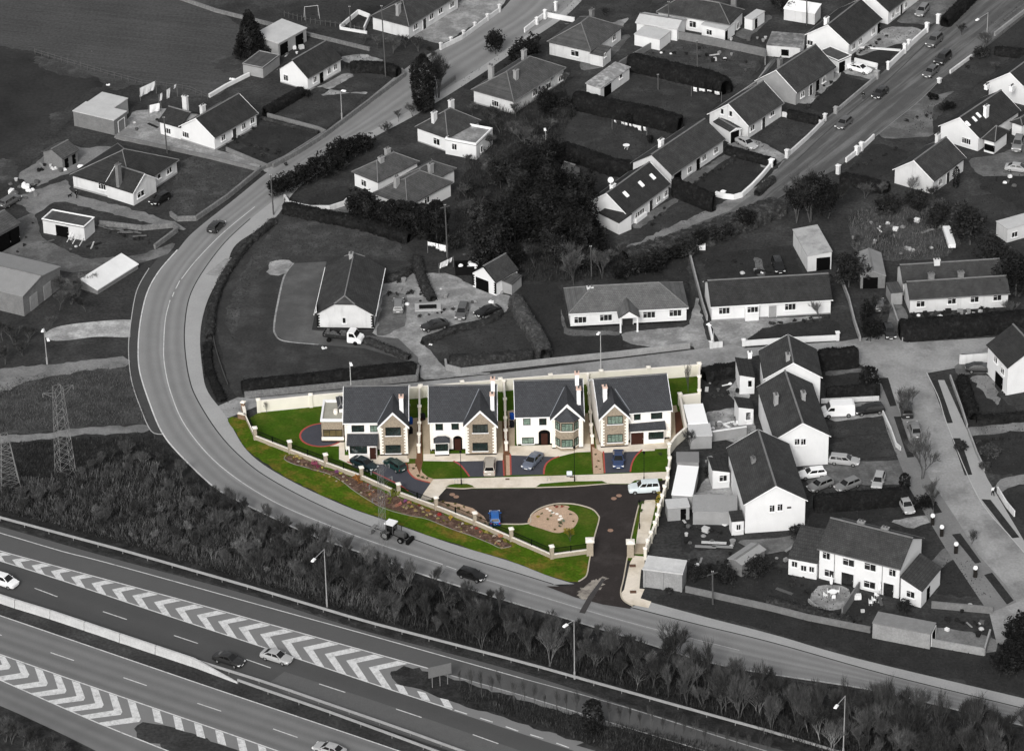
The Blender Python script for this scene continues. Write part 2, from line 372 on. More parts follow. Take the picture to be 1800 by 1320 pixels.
class House:
    def __init__(s, name, label, cat, group=None):
        s.root = None; s.name = name; s.label = label; s.cat = cat; s.group = group; s.blocks = []
    def block(s, A, B, C=None, W=None, H=2.6, roof='gable', ridge='ab', pitch=33, over=0.35, wall=WHITE, rm=SLATE, trim=None,
              t=0.14, parapet=None, base=None, drop=0, wname='wall', ridge_tiles=True, gutter=None, zbase=0.0, rise=0.5, jf=0.62):
        b = Block(); b.h = s
        a3 = P(A[0], A[1], H); b3 = P(B[0], B[1], H)
        ab = b3-a3; ab.z = 0
        nr = Vector((-ab.y, ab.x, 0)).normalized()
        if C is not None:
            c3 = P(C[0], C[1], H); ac = c3-a3; ac.z = 0
            if W is None: W = abs(ac.dot(nr)) if ab.length >= ac.length else ac.length
            if ac.length > ab.length:
                ay = ac.normalized(); q = Vector((ay.y, -ay.x, 0))
                if q.dot(ab) < 0: q = -q
                ab = q*abs(ab.dot(q)); nr = ay
            if nr.dot(ac) < 0: nr = -nr
        elif nr.y < 0: nr = -nr
        ex = ab.normalized(); LA = ab.length
        a2 = Vector((a3.x, a3.y, 0))
        b.ex, b.ey, b.LA, b.LC = ex, nr, LA, W
        ctr = a2 + ex*LA/2 + nr*W/2
        b.ctr = ctr; b.over = over; b.H = H
        if s.root is None:
            s.root = empty(s.name, ctr, 0, s.label, s.cat, s.group)
        b.root = s.root
        if ridge == 'ab': rx, L_, W_ = ex, LA, W
        else: rx, L_, W_ = nr, W, LA
        th = math.atan2(rx.y, rx.x); b.th = th
        ry = Vector((-rx.y, rx.x, 0)); b.rx, b.ry, b.L, b.W = rx, ry, L_, W_
        loc = ctr - s.root.location; b.loc = loc; rot = (0, 0, th); b.rot = rot
        kw = dict(loc=loc, rot=rot)
        X, Y = L_/2, W_/2; x, y = X-over, Y-over; tn = math.tan(R(pitch)); b.tn = tn; b.roof = roof
        b.wa = a2 + ex*over + nr*over      # wall corner A
        b.wL, b.wW = LA-2*over, W-2*over
        zr = H + Y*tn; b.zr = zr
        if roof == 'gable':
            zw = H + over*tn - t - 0.01; mb = MB()
            mb.prism([(-y, zbase), (y, zbase), (y, zw), (0, zr-t-0.02), (-y, zw)], -x, x); mb.build(wname, wall, s.root, **kw)
            xo = X - over + 0.22 if over > 0.25 else X
            b.X = xo
            r = shell([(-xo, -Y, H), (xo, -Y, H), (xo, 0, zr), (-xo, 0, zr), (xo, Y, H), (-xo, Y, H)], [(0, 1, 2, 3), (3, 2, 4, 5)], t, 'roof', rm, s.root, **kw)
            if ridge_tiles: MB().box((0, 0, zr+0.03), (2*xo, 0.26, 0.12)).build('ridge_tiles', RIDGE, r)
            if trim:
                tw, tm = trim
                for sg in (-1, 1):
                    mb = MB(); xx = sg*(xo+0.03); pr = [(-Y-0.02, H-0.02), (0, zr+0.03), (Y+0.02, H-0.02), (Y+0.02, H-tw), (0, zr-tw*1.1), (-Y-0.02, H-tw)]
                    mb.prism(pr[:2]+pr[4:], xx-0.04, xx+0.04); mb.prism([pr[1], pr[2], pr[3], pr[4]], xx-0.04, xx+0.04)
                    mb.build('bargeboard', tm, r)
        elif roof in ('hip', 'jerkin'):
            f = 0.0 if roof == 'hip' else jf
            y1 = Y*(1-f); z1 = H + (Y-y1)*tn; k = y1*(1.0 if roof == 'hip' else 0.5); k = min(k, X-0.05) if roof == 'hip' else k
            zw = H + over*tn - t - 0.01
            if roof == 'hip':
                mb = MB().box((0, 0, (H-t+zbase)/2), (2*x, 2*y, H-t-zbase)); mb.build(wname, wall, s.root, **kw)
                vs = [(-X, -Y, H), (X, -Y, H), (X, Y, H), (-X, Y, H), (-X+k, 0, zr), (X-k, 0, zr)]
                fs = [(0, 1, 5, 4), (1, 2, 5), (2, 3, 4, 5), (3, 0, 4)]
            else:
                MB().prism([(-y, zbase), (y, zbase), (y, zw), (y1, z1-t-0.02), (-y1, z1-t-0.02), (-y, zw)], -x, x).build(wname, wall, s.root, **kw)
                vs = [(-X, -Y, H), (X, -Y, H), (X, -y1, z1), (X-k, 0, zr), (-X+k, 0, zr), (-X, -y1, z1), (X, y1, z1), (X, Y, H), (-X, Y, H), (-X, y1, z1)]
                fs = [(0, 1, 2, 3, 4, 5), (2, 6, 3), (6, 7, 8, 9, 4, 3), (9, 5, 4)]
            r = shell(vs, fs, t, 'roof', rm, s.root, **kw)
            if ridge_tiles:
                mb = MB(); ra, rb = Vector((-X+k, 0, zr+0.03)), Vector((X-k, 0, zr+0.03)); mb.tube(ra, rb, 0.13, n=4)
                if roof == 'hip':
                    for q, e in ((-1, ra), (1, rb)):
                        for g in (-1, 1): mb.tube((q*X, g*Y, H+0.02), e, 0.09, n=4)
                else:
                    for q, e in ((-1, ra), (1, rb)):
                        for g in (-1, 1): mb.tube((q*X, g*y1, z1+0.02), e, 0.11, n=4)
                mb.build('ridge_tiles', RIDGE, r)
        elif roof == 'mono':
            # high side is away from the AB edge, or away from AC
            up = -nr if ridge == 'ab' else -ex; sgn = 1 if ry.dot(up) < 0 else -1
            zl, zh = H, H+rise; MB().prism([(-y, zbase), (y, zbase), (y, (zh if sgn > 0 else zl)-t-0.02), (-y, (zl if sgn > 0 else zh)-t-0.02)], -x, x).build(wname, wall, s.root, **kw)
            za, zb = (zl, zh) if sgn > 0 else (zh, zl); b.mono = (za, zb); b.zr = zh
            r = shell([(-X, -Y, za), (X, -Y, za), (X, Y, zb), (-X, Y, zb)], [(0, 1, 2, 3)], t, 'roof', rm, s.root, **kw)
        else:
            MB().box((0, 0, (H-t+zbase)/2), (2*x, 2*y, H-t-zbase)).build(wname, wall, s.root, **kw)
            r = MB().box((0, 0, H-t/2+0.003), (2*X, 2*Y, t)).build('roof', rm, s.root, **kw)
            if parapet:
                mb = MB(); ph, pw, pm = parapet
                mb.box((0, -Y+pw/2, H+ph/2), (2*X, pw, ph)); mb.box((0, Y-pw/2, H+ph/2), (2*X, pw, ph))
                mb.box((-X+pw/2, 0, H+ph/2-0.002), (pw, 2*Y-2*pw, ph)); mb.box((X-pw/2, 0, H+ph/2-0.002), (pw, 2*Y-2*pw, ph))
                mb.build('parapet', pm, r)
            b.zr = H
        b.roofobj = r
        if gutter is not None and roof in ('gable', 'hip', 'jerkin'):
            for sg in (-1, 1):
                MB().box((0, sg*(Y+0.05), H-0.08), (2*X-0.1, 0.11, 0.12)).build('gutter', gutter, r)
        if base: MB().box((0, 0, zbase+base[0]/2), (2*x+0.06, 2*y+0.06, base[0])).build('plinth', base[1], s.root, **kw)
        s.blocks.append(b); return b
class Block:
    def side(b, side):
        a = b.wa
        if side == 'ab': return a, b.ex, -b.ey, b.wL
        if side == 'ac': return a, b.ey, -b.ex, b.wW
        if side == 'bd': return a + b.ex*b.wL, b.ey, b.ex, b.wW
        return a + b.ey*b.wW, b.ex, b.ey, b.wL
    def hit(b, side, u, v):
        o, d, n, ln = b.side(side); r = ray(u, v); k = (o-CAMP).dot(n)/r.dot(n); p = CAMP + r*k
        return (p-o).dot(d), p.z, ln
    def place(b, side, s_, z, proud=0.0):
        o, d, n, ln = b.side(side); p = o + d*s_ + n*proud; p.z = z
        # local frame: +x along wall, -y outward
        th = math.atan2(n.y, n.x) + math.pi/2
        return p - b.root.location, th
    def win(b, side, u, v, w=1.4, h=1.15, lights=2, fm=FRAME, gm=GLASS, sill=True, z=None, proud=0.03):
        s_, zz, ln = b.hit(side, u, v); s_ = min(max(s_, w/2+0.1), ln-w/2-0.1)
        zz = zz if z is None else z
        fr, g, sl_ = window_mesh(w, h, lights, fm, gm, sill); loc, th = b.place(side, s_, zz, proud)
        o = link('window', fr, b.root, loc, (0, 0, th)); link('pane', g, o)
        if sl_: link('sill', sl_, o)
        return o
    def door(b, side, u, w=1.0, h=2.1, m=DOOR, v=None, z0=0.02, garage=False, name='door', proud=0.02, frame=True):
        # u,v: pixel of the door's middle
        s_, zz, ln = b.hit(side, u, v); s_ = min(max(s_, w/2+0.05), ln-w/2-0.05); loc, th = b.place(side, s_, z0, proud)
        o = MB().box((0, 0, h/2), (w, 0.07, h)).build(name, m, b.root, loc, (0, 0, th))
        if frame:
            mb = MB(); f = 0.09
            mb.box((-w/2-f/2, -0.02, h/2), (f, 0.12, h)); mb.box((w/2+f/2, -0.02, h/2), (f, 0.12, h)); mb.box((0, -0.02, h+f/2), (w+2*f, 0.12, f))
            mb.build('door_frame', FRAME, o)
        if not garage: MB().box((w/2-0.12, -0.06, 1.0), (0.05, 0.06, 0.16)).build('handle', STEEL, o)
        return o
    def roofz(b, p):
        q = p - b.ctr; y = abs(q.dot(b.ry)); x = abs(q.dot(b.rx))
        if b.roof == 'gable': return b.zr - y*b.tn
        if b.roof in ('hip', 'jerkin'):
            z = b.zr - y*b.tn
            if b.roof == 'hip':
                z = min(z, b.H + (b.L/2-x)*b.tn)
            return z
        return b.zr
    def onroof(b, u, v):
        z = b.zr
        for _ in range(25): p = P(u, v, z); z = 0.5*z + 0.5*b.roofz(p)
        return P(u, v, z)
    def chimney(b, u, v, h=1.1, size=(0.95, 0.6), m=OFFW, pots=2, along='ridge', capm=None):
        """u,v: pixel of the chimney's top"""
        zt = b.zr + h
        p = P(u, v, zt); zb = b.roofz(p) - 0.5
        if zb < b.H-0.6: zb = b.H-0.6
        th = b.th if along == 'ridge' else b.th + math.pi/2
        loc = Vector((p.x, p.y, 0)) - b.root.location
        mb = MB().box((0, 0, (zb+zt)/2), (size[0], size[1], zt-zb)); o = mb.build('chimney', m, b.root, loc, (0, 0, th))
        MB().box((0, 0, zt+0.05), (size[0]+0.16, size[1]+0.16, 0.14)).build('chimney_cap', capm or m, o)
        for i in range(pots):
            MB().lathe((size[0]*(i+0.5)/pots-size[0]/2, 0, zt+0.1), [(0.14, 0), (0.12, 0.3), (0.14, 0.34), (0.1, 0.36)], 8).build('chimney_pot', POT, o)
        return o
    def skylight(b, u, v, w=0.8, h=1.2, m=TRIM, gm=None):
        p = b.onroof(u, v); q = p-b.ctr; sg = 1 if q.dot(b.ry) > 0 else -1
        nrm = (b.ry*sg*b.tn + Vector((0, 0, 1))).normalized(); yv = (Vector((0, 0, 1)) - nrm*nrm.z).normalized(); xv = yv.cross(nrm)
        M = Matrix((xv, yv, nrm)).transposed().to_4x4(); M.translation = p - b.root.location
        mb = MB(); f = 0.1
        mb.box((0, h/2, 0.05), (w, f, 0.14)); mb.box((0, -h/2, 0.05), (w, f, 0.14)); mb.box((-w/2, 0, 0.05), (f, h-f, 0.14)); mb.box((w/2, 0, 0.05), (f, h-f, 0.14))
        o = mb.build('skylight', m, b.root); o.matrix_local = M
        MB().box((0, 0, 0.04), (w-f, h-f, 0.06)).build('pane', gm or LAMPM, o); return o
    def downpipe(b, side, u, v, m=DSTEEL):
        s_, zz, ln = b.hit(side, u, v); s_ = min(max(s_, 0.1), ln-0.1); loc, th = b.place(side, s_, 0, 0.07)
        return MB().tube((0, 0, 0), (0, 0, b.H-0.1), 0.05, n=5).build('drainpipe', m, b.root, loc, (0, 0, th))
    def quoins(b, sides, m, w=0.36, h=0.26, z1=None):
        """corner stones standing proud, alternately long and short"""
        for (side, end) in sides:
            o, d, n, ln = b.side(side); mb = MB(); z = 0.35; i = 0; top = (z1 or b.H)-0.3
            while z < top:
                wd = w*(1.0 if i % 2 else 1.6); s_ = wd/2-0.04 if end == 0 else ln-wd/2+0.04
                p = o + d*s_ + n*0.02; th = math.atan2(n.y, n.x)+math.pi/2; p = p-b.root.location
                mb.box((p.x, p.y, z+h/2), (wd, 0.1, h-0.02), th); z += h; i += 1
            mb.build('quoins', m, b.root)

# ------------------------------------------------------------------ walls, hedges, rails
def wallrun(name, label, cat, pts, h, th, m, cap=None, pillars=None, group=None, z=0.0, section=True, hs=None):
    """a garden wall: one section per leg, pillars (pixel, height, size) standing on it"""
    pw = [P(u, v) for u, v in pts]; root = empty(name, pw[0], 0, label, cat, group); o0 = pw[0]
    for i, (a, b) in enumerate(zip(pw, pw[1:])):
        d = b-a; ln = d.length; rz = math.atan2(d.y, d.x); hh = h if hs is None else hs[i]
        mb = MB().box((ln/2, 0, z+hh/2), (ln + (0.0 if i else 0), th*(1-0.002*i), hh)); w_ = mb.build('wall_section', m, root, a-o0, (0, 0, rz))
        if cap: MB().box((ln/2, 0, z+hh+0.04), (ln, th+0.1, 0.09)).build('coping', cap, w_)
    if pillars:
        cache = {}
        for pl in pillars:
            (pt, ph, ps) = pl[:3]; pm = pl[3] if len(pl) > 3 else m
            p = P(*pt)-o0; key = (ph, ps, pm.name)
            if key not in cache:
                cache[key] = (MB().box((0, 0, ph/2), (ps, ps, ph)).mesh('pillar', pm), MB().box((0, 0, ph+0.05), (ps+0.2, ps+0.2, 0.12)).box((0, 0, ph+0.17), (ps+0.1, ps+0.1, 0.14), taper=0.4).mesh('pillar_cap', cap or m))
            a, c = cache[key]; d = pw[1]-pw[0]; o = link('pillar', a, root, p, (0, 0, math.atan2(d.y, d.x))); link('pillar_cap', c, o)
    return root
def leaves(vs, fs, p, size, n, spread, rnd=random):
    for _ in range(n):
        c = Vector((p[0]+rnd.gauss(0, spread), p[1]+rnd.gauss(0, spread), p[2]+rnd.gauss(0, spread*0.8)))
        a = Vector((rnd.uniform(-1, 1), rnd.uniform(-1, 1), rnd.uniform(-0.6, 0.6))).normalized()*size*rnd.uniform(0.6, 1.3)
        b = Vector((rnd.uniform(-1, 1), rnd.uniform(-1, 1), rnd.uniform(-1, 1))).normalized()*size*rnd.uniform(0.5, 1)
        k = len(vs); vs += [tuple(c-a*0.5), tuple(c+b*0.5), tuple(c+a*0.5), tuple(c-b*0.5)]; fs.append((k, k+1, k+2, k+3))
def hedge(pts, w, h, label, m=HEDGE, group=None, rough=0.1, leaf=0.17, dens=26, name='hedge', cat='hedge', taper=0.85, smooth=3, gap=0.0):
    """clipped hedge: lumpy solid core with leaves standing out of it"""
    pw = [P(u, v) for u, v in (smooth_pts(pts, smooth) if len(pts) > 2 else pts)]
    tot = sum((b-a).length for a, b in zip(pw, pw[1:])); n = max(4, int(tot/0.5)+1); c = resample(pw, n); o0 = c[0].copy()
    rnd = random.Random(int(pts[0][0]*7+pts[0][1]))
    prof = [(-1, 0), (-1.02, 0.35), (-0.98, 0.75), (-0.75, 0.97), (-0.25, 1.02), (0.25, 1.02), (0.75, 0.97), (0.98, 0.75), (1.02, 0.35), (1, 0)]
    vs = []; fs = []; q = len(prof); hw = w/2
    for i in range(n):
        a = c[max(i-1, 0)]; b = c[min(i+1, n-1)]; d = (b-a).normalized(); nn = Vector((-d.y, d.x, 0)); hm = 1+rnd.uniform(-1, 1)*rough*0.35; e = 0.6 if i in (0, n-1) else 1
        for (x, z) in prof:
            k = 1+rnd.uniform(-1, 1)*rough; tp = 1-(1-taper)*z
            p = c[i]-o0 + nn*(x*hw*k*tp*e); vs.append((p.x, p.y, z*h*hm*(1+rnd.uniform(-1, 1)*rough*0.3)*(0.93 if e < 1 else 1)))
    for i in range(n-1):
        for j in range(q-1): fs.append((i*q+j, i*q+j+1, (i+1)*q+j+1, (i+1)*q+j))
    fs.append(tuple(range(q))); fs.append(tuple((n-1)*q+q-1-j for j in range(q)))
    cnt = int(tot*(w+2*h)*dens)
    for _ in range(cnt):
        i = rnd.randrange(n-1); j = rnd.randrange(q-1); t = rnd.random(); s_ = rnd.random()
        A, B, C_, D = (Vector(vs[i*q+j]), Vector(vs[i*q+j+1]), Vector(vs[(i+1)*q+j+1]), Vector(vs[(i+1)*q+j]))
        leaves(vs, fs, A.lerp(B, s_).lerp(D.lerp(C_, s_), t), leaf*(1+rough*1.5), 1, 0.05+rough*0.35, rnd)
    o = meshobj(name, vs, fs, m, None, o0, smooth=True); return tag(o, label, cat, group)
def crown_mesh(name, m, kind, seed, n=2600, leaf=0.3, asp=1.0):
    """unit-size leaf crowns: radius about 1, height about 1"""
    rnd = random.Random(seed); vs = []; fs = []
    if kind == 'cone':
        ns = n//9
        for i in range(ns):
            z = rnd.random()**1.35; a = rnd.uniform(0, 6.283); r = (1-z)**0.8*(0.55+0.45*rnd.random()**0.5)*(1+0.18*math.sin(a*3+seed)+0.12*math.sin(z*23))
            leaves(vs, fs, (r*math.cos(a), r*math.sin(a), (z*0.97+0.02)*asp), leaf, 9, 0.06, rnd)
    elif kind == 'column':
        ns = n//9
        for i in range(ns):
            z = rnd.random(); a = rnd.uniform(0, 6.283); pr = min(1, 3*(1-z)**0.75)*min(1, 0.7+z*1.5)
            r = pr*(0.6+0.4*rnd.random()**0.5)*(1+0.14*math.sin(a*4+z*9+seed))
            leaves(vs, fs, (r*math.cos(a), r*math.sin(a), z*asp), leaf, 9, 0.06, rnd)
    else:
        lobes = [(rnd.uniform(-0.5, 0.5), rnd.uniform(-0.5, 0.5), rnd.uniform(0.35, 0.8), rnd.uniform(0.28, 0.5)) for _ in range(11)] + [(0, 0, 0.5, 0.6)]
        ns = n//8
        for i in range(ns):
            l = rnd.choice(lobes); d = Vector((rnd.gauss(0, 1), rnd.gauss(0, 1), rnd.gauss(0, 0.8))).normalized()*l[3]*(0.7+0.3*rnd.random())
            z = max(0.04, l[2]+d.z*0.75)
            leaves(vs, fs, (l[0]+d.x, l[1]+d.y, z*asp), leaf, 8, 0.06, rnd)
    me = bpy.data.meshes.new(name); me.from_pydata(vs, [], fs); me.materials.append(m); me.update(); return me
CR = {}
def crown(kind, m, v, n=2600, leaf=0.12, asp=1.0):
    k = (kind, m.name, v, n, leaf, asp)
    if k not in CR: CR[k] = crown_mesh('crown', m, kind, v*13+5, int(n*max(1, asp*0.6)), leaf, asp)
    return CR[k]
TRK = MB().tube((0, 0, 0), (0.02, 0, 0.5), 0.05, 0.03, n=6).tube((0.02, 0, 0.5), (0, 0.02, 0.9), 0.03, 0.01, n=5).tube((0.015, 0, 0.4), (0.25, 0.1, 0.75), 0.02, 0.006, n=4).tube((0.015, 0, 0.45), (-0.2, 0.15, 0.8), 0.02, 0.006, n=4).mesh('trunk', BARK)
def tree(u, v, r, h, kind='round', m=EVG, label='', cat='tree', group=None, name=None, var=0, n=3200, z0=0.0, leaf=0.13, lift=0.05):
    p = P(u, v); nm = name or {'cone': 'conifer', 'column': 'cypress', 'round': 'evergreen_tree'}[kind]
    root = empty(nm, p, random.uniform(0, 6.28), label, cat, group)
    asp = max(1.0, round(h/r*2)/2); c = link('crown', crown(kind, m, var, n, leaf, asp), root, (0, 0, h*lift)); c.scale = (r, r, h*(1-lift)/asp)
    t = link('trunk', TRK, root); t.scale = (h*0.5, h*0.5, h*0.9)
    return root
def bare_mesh(seed, m, levels=5, twn=1500, spread=0.55, tw=0.0034):
    """leafless branching crown of unit height: (trunk mesh, twig mesh)"""
    rnd = random.Random(seed); mb = MB(); tips = []
    def grow(p, d, ln, r, lv):
        q = p + d*ln; mb.tube(p, q, r, r*0.72, n=4 if lv < 1 else 3, cap=False)
        if lv >= 1: tips.append((p, q))
        if lv >= levels: return
        for _ in range(3 if lv < 2 else 2+(rnd.random() < 0.5)):
            nd = (d + Vector((rnd.uniform(-1, 1), rnd.uniform(-1, 1), rnd.uniform(-0.15, 0.75)))*spread).normalized()
            grow(p.lerp(q, rnd.uniform(0.55, 1.0)), nd, ln*rnd.uniform(0.62, 0.9), r*0.68, lv+1)
    for k in range(rnd.choice((1, 2, 3))):
        grow(Vector((rnd.uniform(-.03, .03), rnd.uniform(-.03, .03), 0)), Vector((rnd.uniform(-.25, .25), rnd.uniform(-.25, .25), 1)).normalized(), 0.3, 0.014, 0)
    vs = []; fs = []
    for _ in range(twn):
        a, b = rnd.choice(tips); p = a.lerp(b, rnd.random()); d = ((b-a).normalized() + Vector((rnd.uniform(-1, 1), rnd.uniform(-1, 1), rnd.uniform(-0.3, 1.1)))*0.9).normalized()
        q = p + d*rnd.uniform(0.06, 0.16); s_ = d.orthogonal().normalized()*tw
        rr = rnd.uniform(0, 6.28); s_ = Matrix.Rotation(rr, 3, d) @ s_
        k = len(vs); vs += [tuple(p-s_), tuple(p+s_), tuple(q)]; fs.append((k, k+1, k+2))
    me = bpy.data.meshes.new('twigs'); me.from_pydata(vs, [], fs); me.materials.append(m); me.update()
    return mb, me
BM = {}
def bare(u, v, h, m=TWIG, bark=BARK, label='', cat='tree', group=None, name='bare_tree', var=0, wide=1.0, twn=2200, p=None, tw=0.0034):
    k = (m.name, bark.name, var, twn, tw)
    if k not in BM:
        mb, tw_ = bare_mesh(var*31+3, m, twn=twn, tw=tw); BM[k] = (mb.mesh('trunk', bark), tw_)
    a, b = BM[k]; root = empty(name, p or P(u, v), random.uniform(0, 6.28), label, cat, group)
    for nm, me in (('trunk', a), ('twigs', b)):
        o = link(nm, me, root); o.scale = (h*wide, h*wide, h)
    return root
# ------------------------------------------------------------------ vehicles
CGLASS = mat('car_glass', 20, rough=0.08, var=0.2, fine=0, spec=0.7)
TYRE = mat('tyre_rubber', 22, var=0.1, rough=0.9)
RIM = mat('alloy_rim', 150, var=0.1, rough=0.4, metal=0.5)
HEADL = mat('headlamp', 235, var=0, fine=0, rough=0.15)
TAILG = mat('tail_lamp_grey', 70, var=0, fine=0, rough=0.3)
TAILR = mat('tail_lamp_red', (150, 20, 20), var=0, fine=0, rough=0.3)
PLATE = mat('number_plate', 225, var=0, fine=0)
def paint(name, c): return mat('paint_'+name, c, rough=0.25, var=0.03, fine=0, spec=0.6)
PAINTS = {'black': paint('black', 22), 'dark': paint('dark_grey', 42), 'grey': paint('grey', 85), 'mid': paint('mid_grey', 120), 'silver': paint('silver', 165), 'white': paint('white', 240),
          'navy': paint('navy', (22, 38, 44)), 'green': paint('dark_green', (26, 52, 50)), 'gold': paint('champagne', (165, 158, 148)), 'ice': paint('ice_silver', (212, 220, 222)),
          'lilac': paint('pale_blue_silver', (98, 104, 118)), 'blue': paint('blue', (46, 62, 96)), 'bright': paint('bright_blue', (28, 92, 165))}
# type: length, width, height, hood z, belt z, cabin base x (rear, front), cabin roof x (rear, front)   (fractions of the length, -0.5..0.5), boot z
TYPES = {'saloon': (4.55, 1.76, 1.43, 0.88, 0.95, (-0.40, 0.24), (-0.22, 0.06), 0.95), 'hatch': (4.1, 1.72, 1.45, 0.88, 0.95, (-0.49, 0.25), (-0.40, 0.07), 0.95),
         'estate': (4.6, 1.76, 1.47, 0.88, 0.95, (-0.49, 0.24), (-0.43, 0.07), 0.95), 'mpv': (4.5, 1.8, 1.66, 1.0, 1.05, (-0.49, 0.30), (-0.43, 0.12), 1.05),
         'suv': (4.6, 1.85, 1.78, 1.1, 1.12, (-0.49, 0.22), (-0.45, 0.08), 1.12), 'small': (3.7, 1.62, 1.45, 0.88, 0.95, (-0.49, 0.27), (-0.42, 0.08), 0.95)}
CC = {}
def car_meshes(typ, pn, colour):
    key = (typ, pn, colour)
    if key in CC: return CC[key]
    L_, W_, H_, hz, bz, cb, ct, boot = TYPES[typ]; hw = W_/2; mb = MB()
    st = [(-0.5, 0.86, 0.42, boot*0.88), (-0.485, 0.95, 0.26, boot*0.97), (-0.40, 1.0, 0.22, boot), (0.0, 1.0, 0.2, bz), (0.24, 1.0, 0.2, bz*0.985), (0.38, 0.97, 0.22, hz*0.96), (0.47, 0.9, 0.24, hz*0.83), (0.5, 0.76, 0.36, hz*0.66)]
    for (x, k, zb, zt) in st:
        y = hw*k; mid = zb*0.4+zt*0.6
        for (yy, z) in ((-y*0.84, zb), (-y*0.97, zb+0.12), (-y, mid), (-y*0.9, zt), (-y*0.45, zt+0.035), (y*0.45, zt+0.035), (y*0.9, zt), (y, mid), (y*0.97, zb+0.12), (y*0.84, zb)):
            mb.v.append((x*L_, yy, z))
    q = 10
    for i in range(len(st)-1):
        for j in range(q): a = i*q+j; b = i*q+(j+1) % q; mb.f.append((a, a+q, b+q, b))
    mb.f.append(tuple(range(q))); e = (len(st)-1)*q; mb.f.append(tuple(e+q-1-i for i in range(q)))
    # cabin
    k = len(mb.v); y0, y1 = hw*0.9, hw*0.68; xr, xf = cb[0]*L_, cb[1]*L_; tr, tf = ct[0]*L_, ct[1]*L_
    B4 = [(xr, -y0, boot*0.98), (xf, -y0*0.96, bz*0.97), (xf, y0*0.96, bz*0.97), (xr, y0, boot*0.98)]; xm = (tr+tf)/2
    T4 = [(tr, -y1, H_-0.05), (tf, -y1, H_-0.03), (tf, y1, H_-0.03), (tr, y1, H_-0.05)]
    mb.v += B4 + T4 + [(xm, 0, H_+0.01), ]
    for f in ((0, 1, 5, 4), (1, 2, 6, 5), (2, 3, 7, 6), (3, 0, 4, 7)): mb.f.append(tuple(k+i for i in f))
    for f in ((4, 5, 8), (5, 6, 8), (6, 7, 8), (7, 4, 8)): mb.f.append(tuple(k+i for i in f))
    body = mb.mesh('body', PAINTS[pn])
    def pane(ids, s0, s1, t0, t1, out):
        P4 = [Vector((B4+T4)[i]) for i in ids]; n = (P4[1]-P4[0]).cross(P4[3]-P4[0]).normalized()
        return [P4[0].lerp(P4[1], a).lerp(P4[3].lerp(P4[2], a), b) + n*out for a, b in ((s0, t0), (s1, t0), (s1, t1), (s0, t1))]
    g = {}
    g['windscreen'] = MB().poly(pane((1, 2, 6, 5), 0.05, 0.95, 0.08, 0.93, 0.012)).mesh('windscreen', CGLASS)
    g['rear_window'] = MB().poly(pane((3, 0, 4, 7), 0.08, 0.92, 0.15 if typ != 'saloon' else 0.1, 0.9, 0.012)).mesh('rear_window', CGLASS)
    s1 = MB(); s2 = MB()
    for s_, ids in ((s1, (0, 1, 5, 4)), (s2, (2, 3, 7, 6))):
        for a, b in (((0.06, 0.33), (0.36, 0.63), (0.66, 0.95)) if typ in ('estate', 'mpv', 'suv') else ((0.08, 0.5), (0.54, 0.94))): s_.poly(pane(ids, a, b, 0.18, 0.9, 0.012))
    w0 = MB(); r0 = 0.34 if typ == 'suv' else 0.31
    w0.tube((0, -0.11, 0), (0, 0.11, 0), r0, n=14); wheel = w0.mesh('wheel', TYRE); rim = MB().tube((0, -0.12, 0), (0, 0.12, 0), r0*0.62, n=10).mesh('rim', RIM)
    hl = MB().box((0, 0, 0), (0.28, 0.34, 0.14)).mesh('headlight', HEADL); tl = MB().box((0, 0, 0), (0.1, 0.26, 0.22)).mesh('tail_light', TAILR if colour else TAILG)
    pl = MB().box((0, 0, 0), (0.03, 0.5, 0.11)).mesh('number_plate', PLATE)
    mir = MB().box((0, 0, 0), (0.12, 0.2, 0.13)).mesh('wing_mirror', PAINTS[pn])
    CC[key] = (body, g, s1.mesh('side_window', CGLASS), s2.mesh('side_window', CGLASS), wheel, rim, hl, tl, pl, mir, r0); return CC[key]
def heading(u, v, du, dv, z=0.0):
    a = P(u, v, z); b = P(u+du, v+dv, z); d = b-a; return math.atan2(d.y, d.x)
def car(u, v, du, dv, typ, pn, label, group=None, colour=False, cat='car', name=None, sc=1.0):
    body, g, sw1, sw2, wheel, rim, hl, tl, pl, mir, r0 = car_meshes(typ, pn, colour)
    L_, W_, H_ = TYPES[typ][:3]; hz = TYPES[typ][3]; bz = TYPES[typ][7]
    p = P(u, v, 0.7); p.z = 0.05
    root = empty(name or 'parked_car', p, heading(u, v, du, dv, 0.7), label, cat, group); root.scale = (sc, sc, sc)
    link('body', body, root)
    for k, me in g.items(): link(k, me, root)
    link('side_window', sw1, root); link('side_window', sw2, root)
    for x in (-0.30, 0.31):
        for s_ in (-1, 1):
            wv = link('wheel', wheel, root, (x*L_, s_*(W_/2-0.12), r0)); link('rim', rim, wv)
    for s_ in (-1, 1):
        link('headlight', hl, root, (L_*0.462, s_*W_*0.36, hz*0.72)); link('tail_light', tl, root, (-L_*0.487, s_*W_*0.38, bz*0.78))
        link('wing_mirror', mir, root, (L_*0.19, s_*(W_/2+0.05), bz*1.0))
    link('number_plate', pl, root, (-L_*0.502, 0, 0.62)); link('number_plate', pl, root, (L_*0.503, 0, 0.42))
    return root
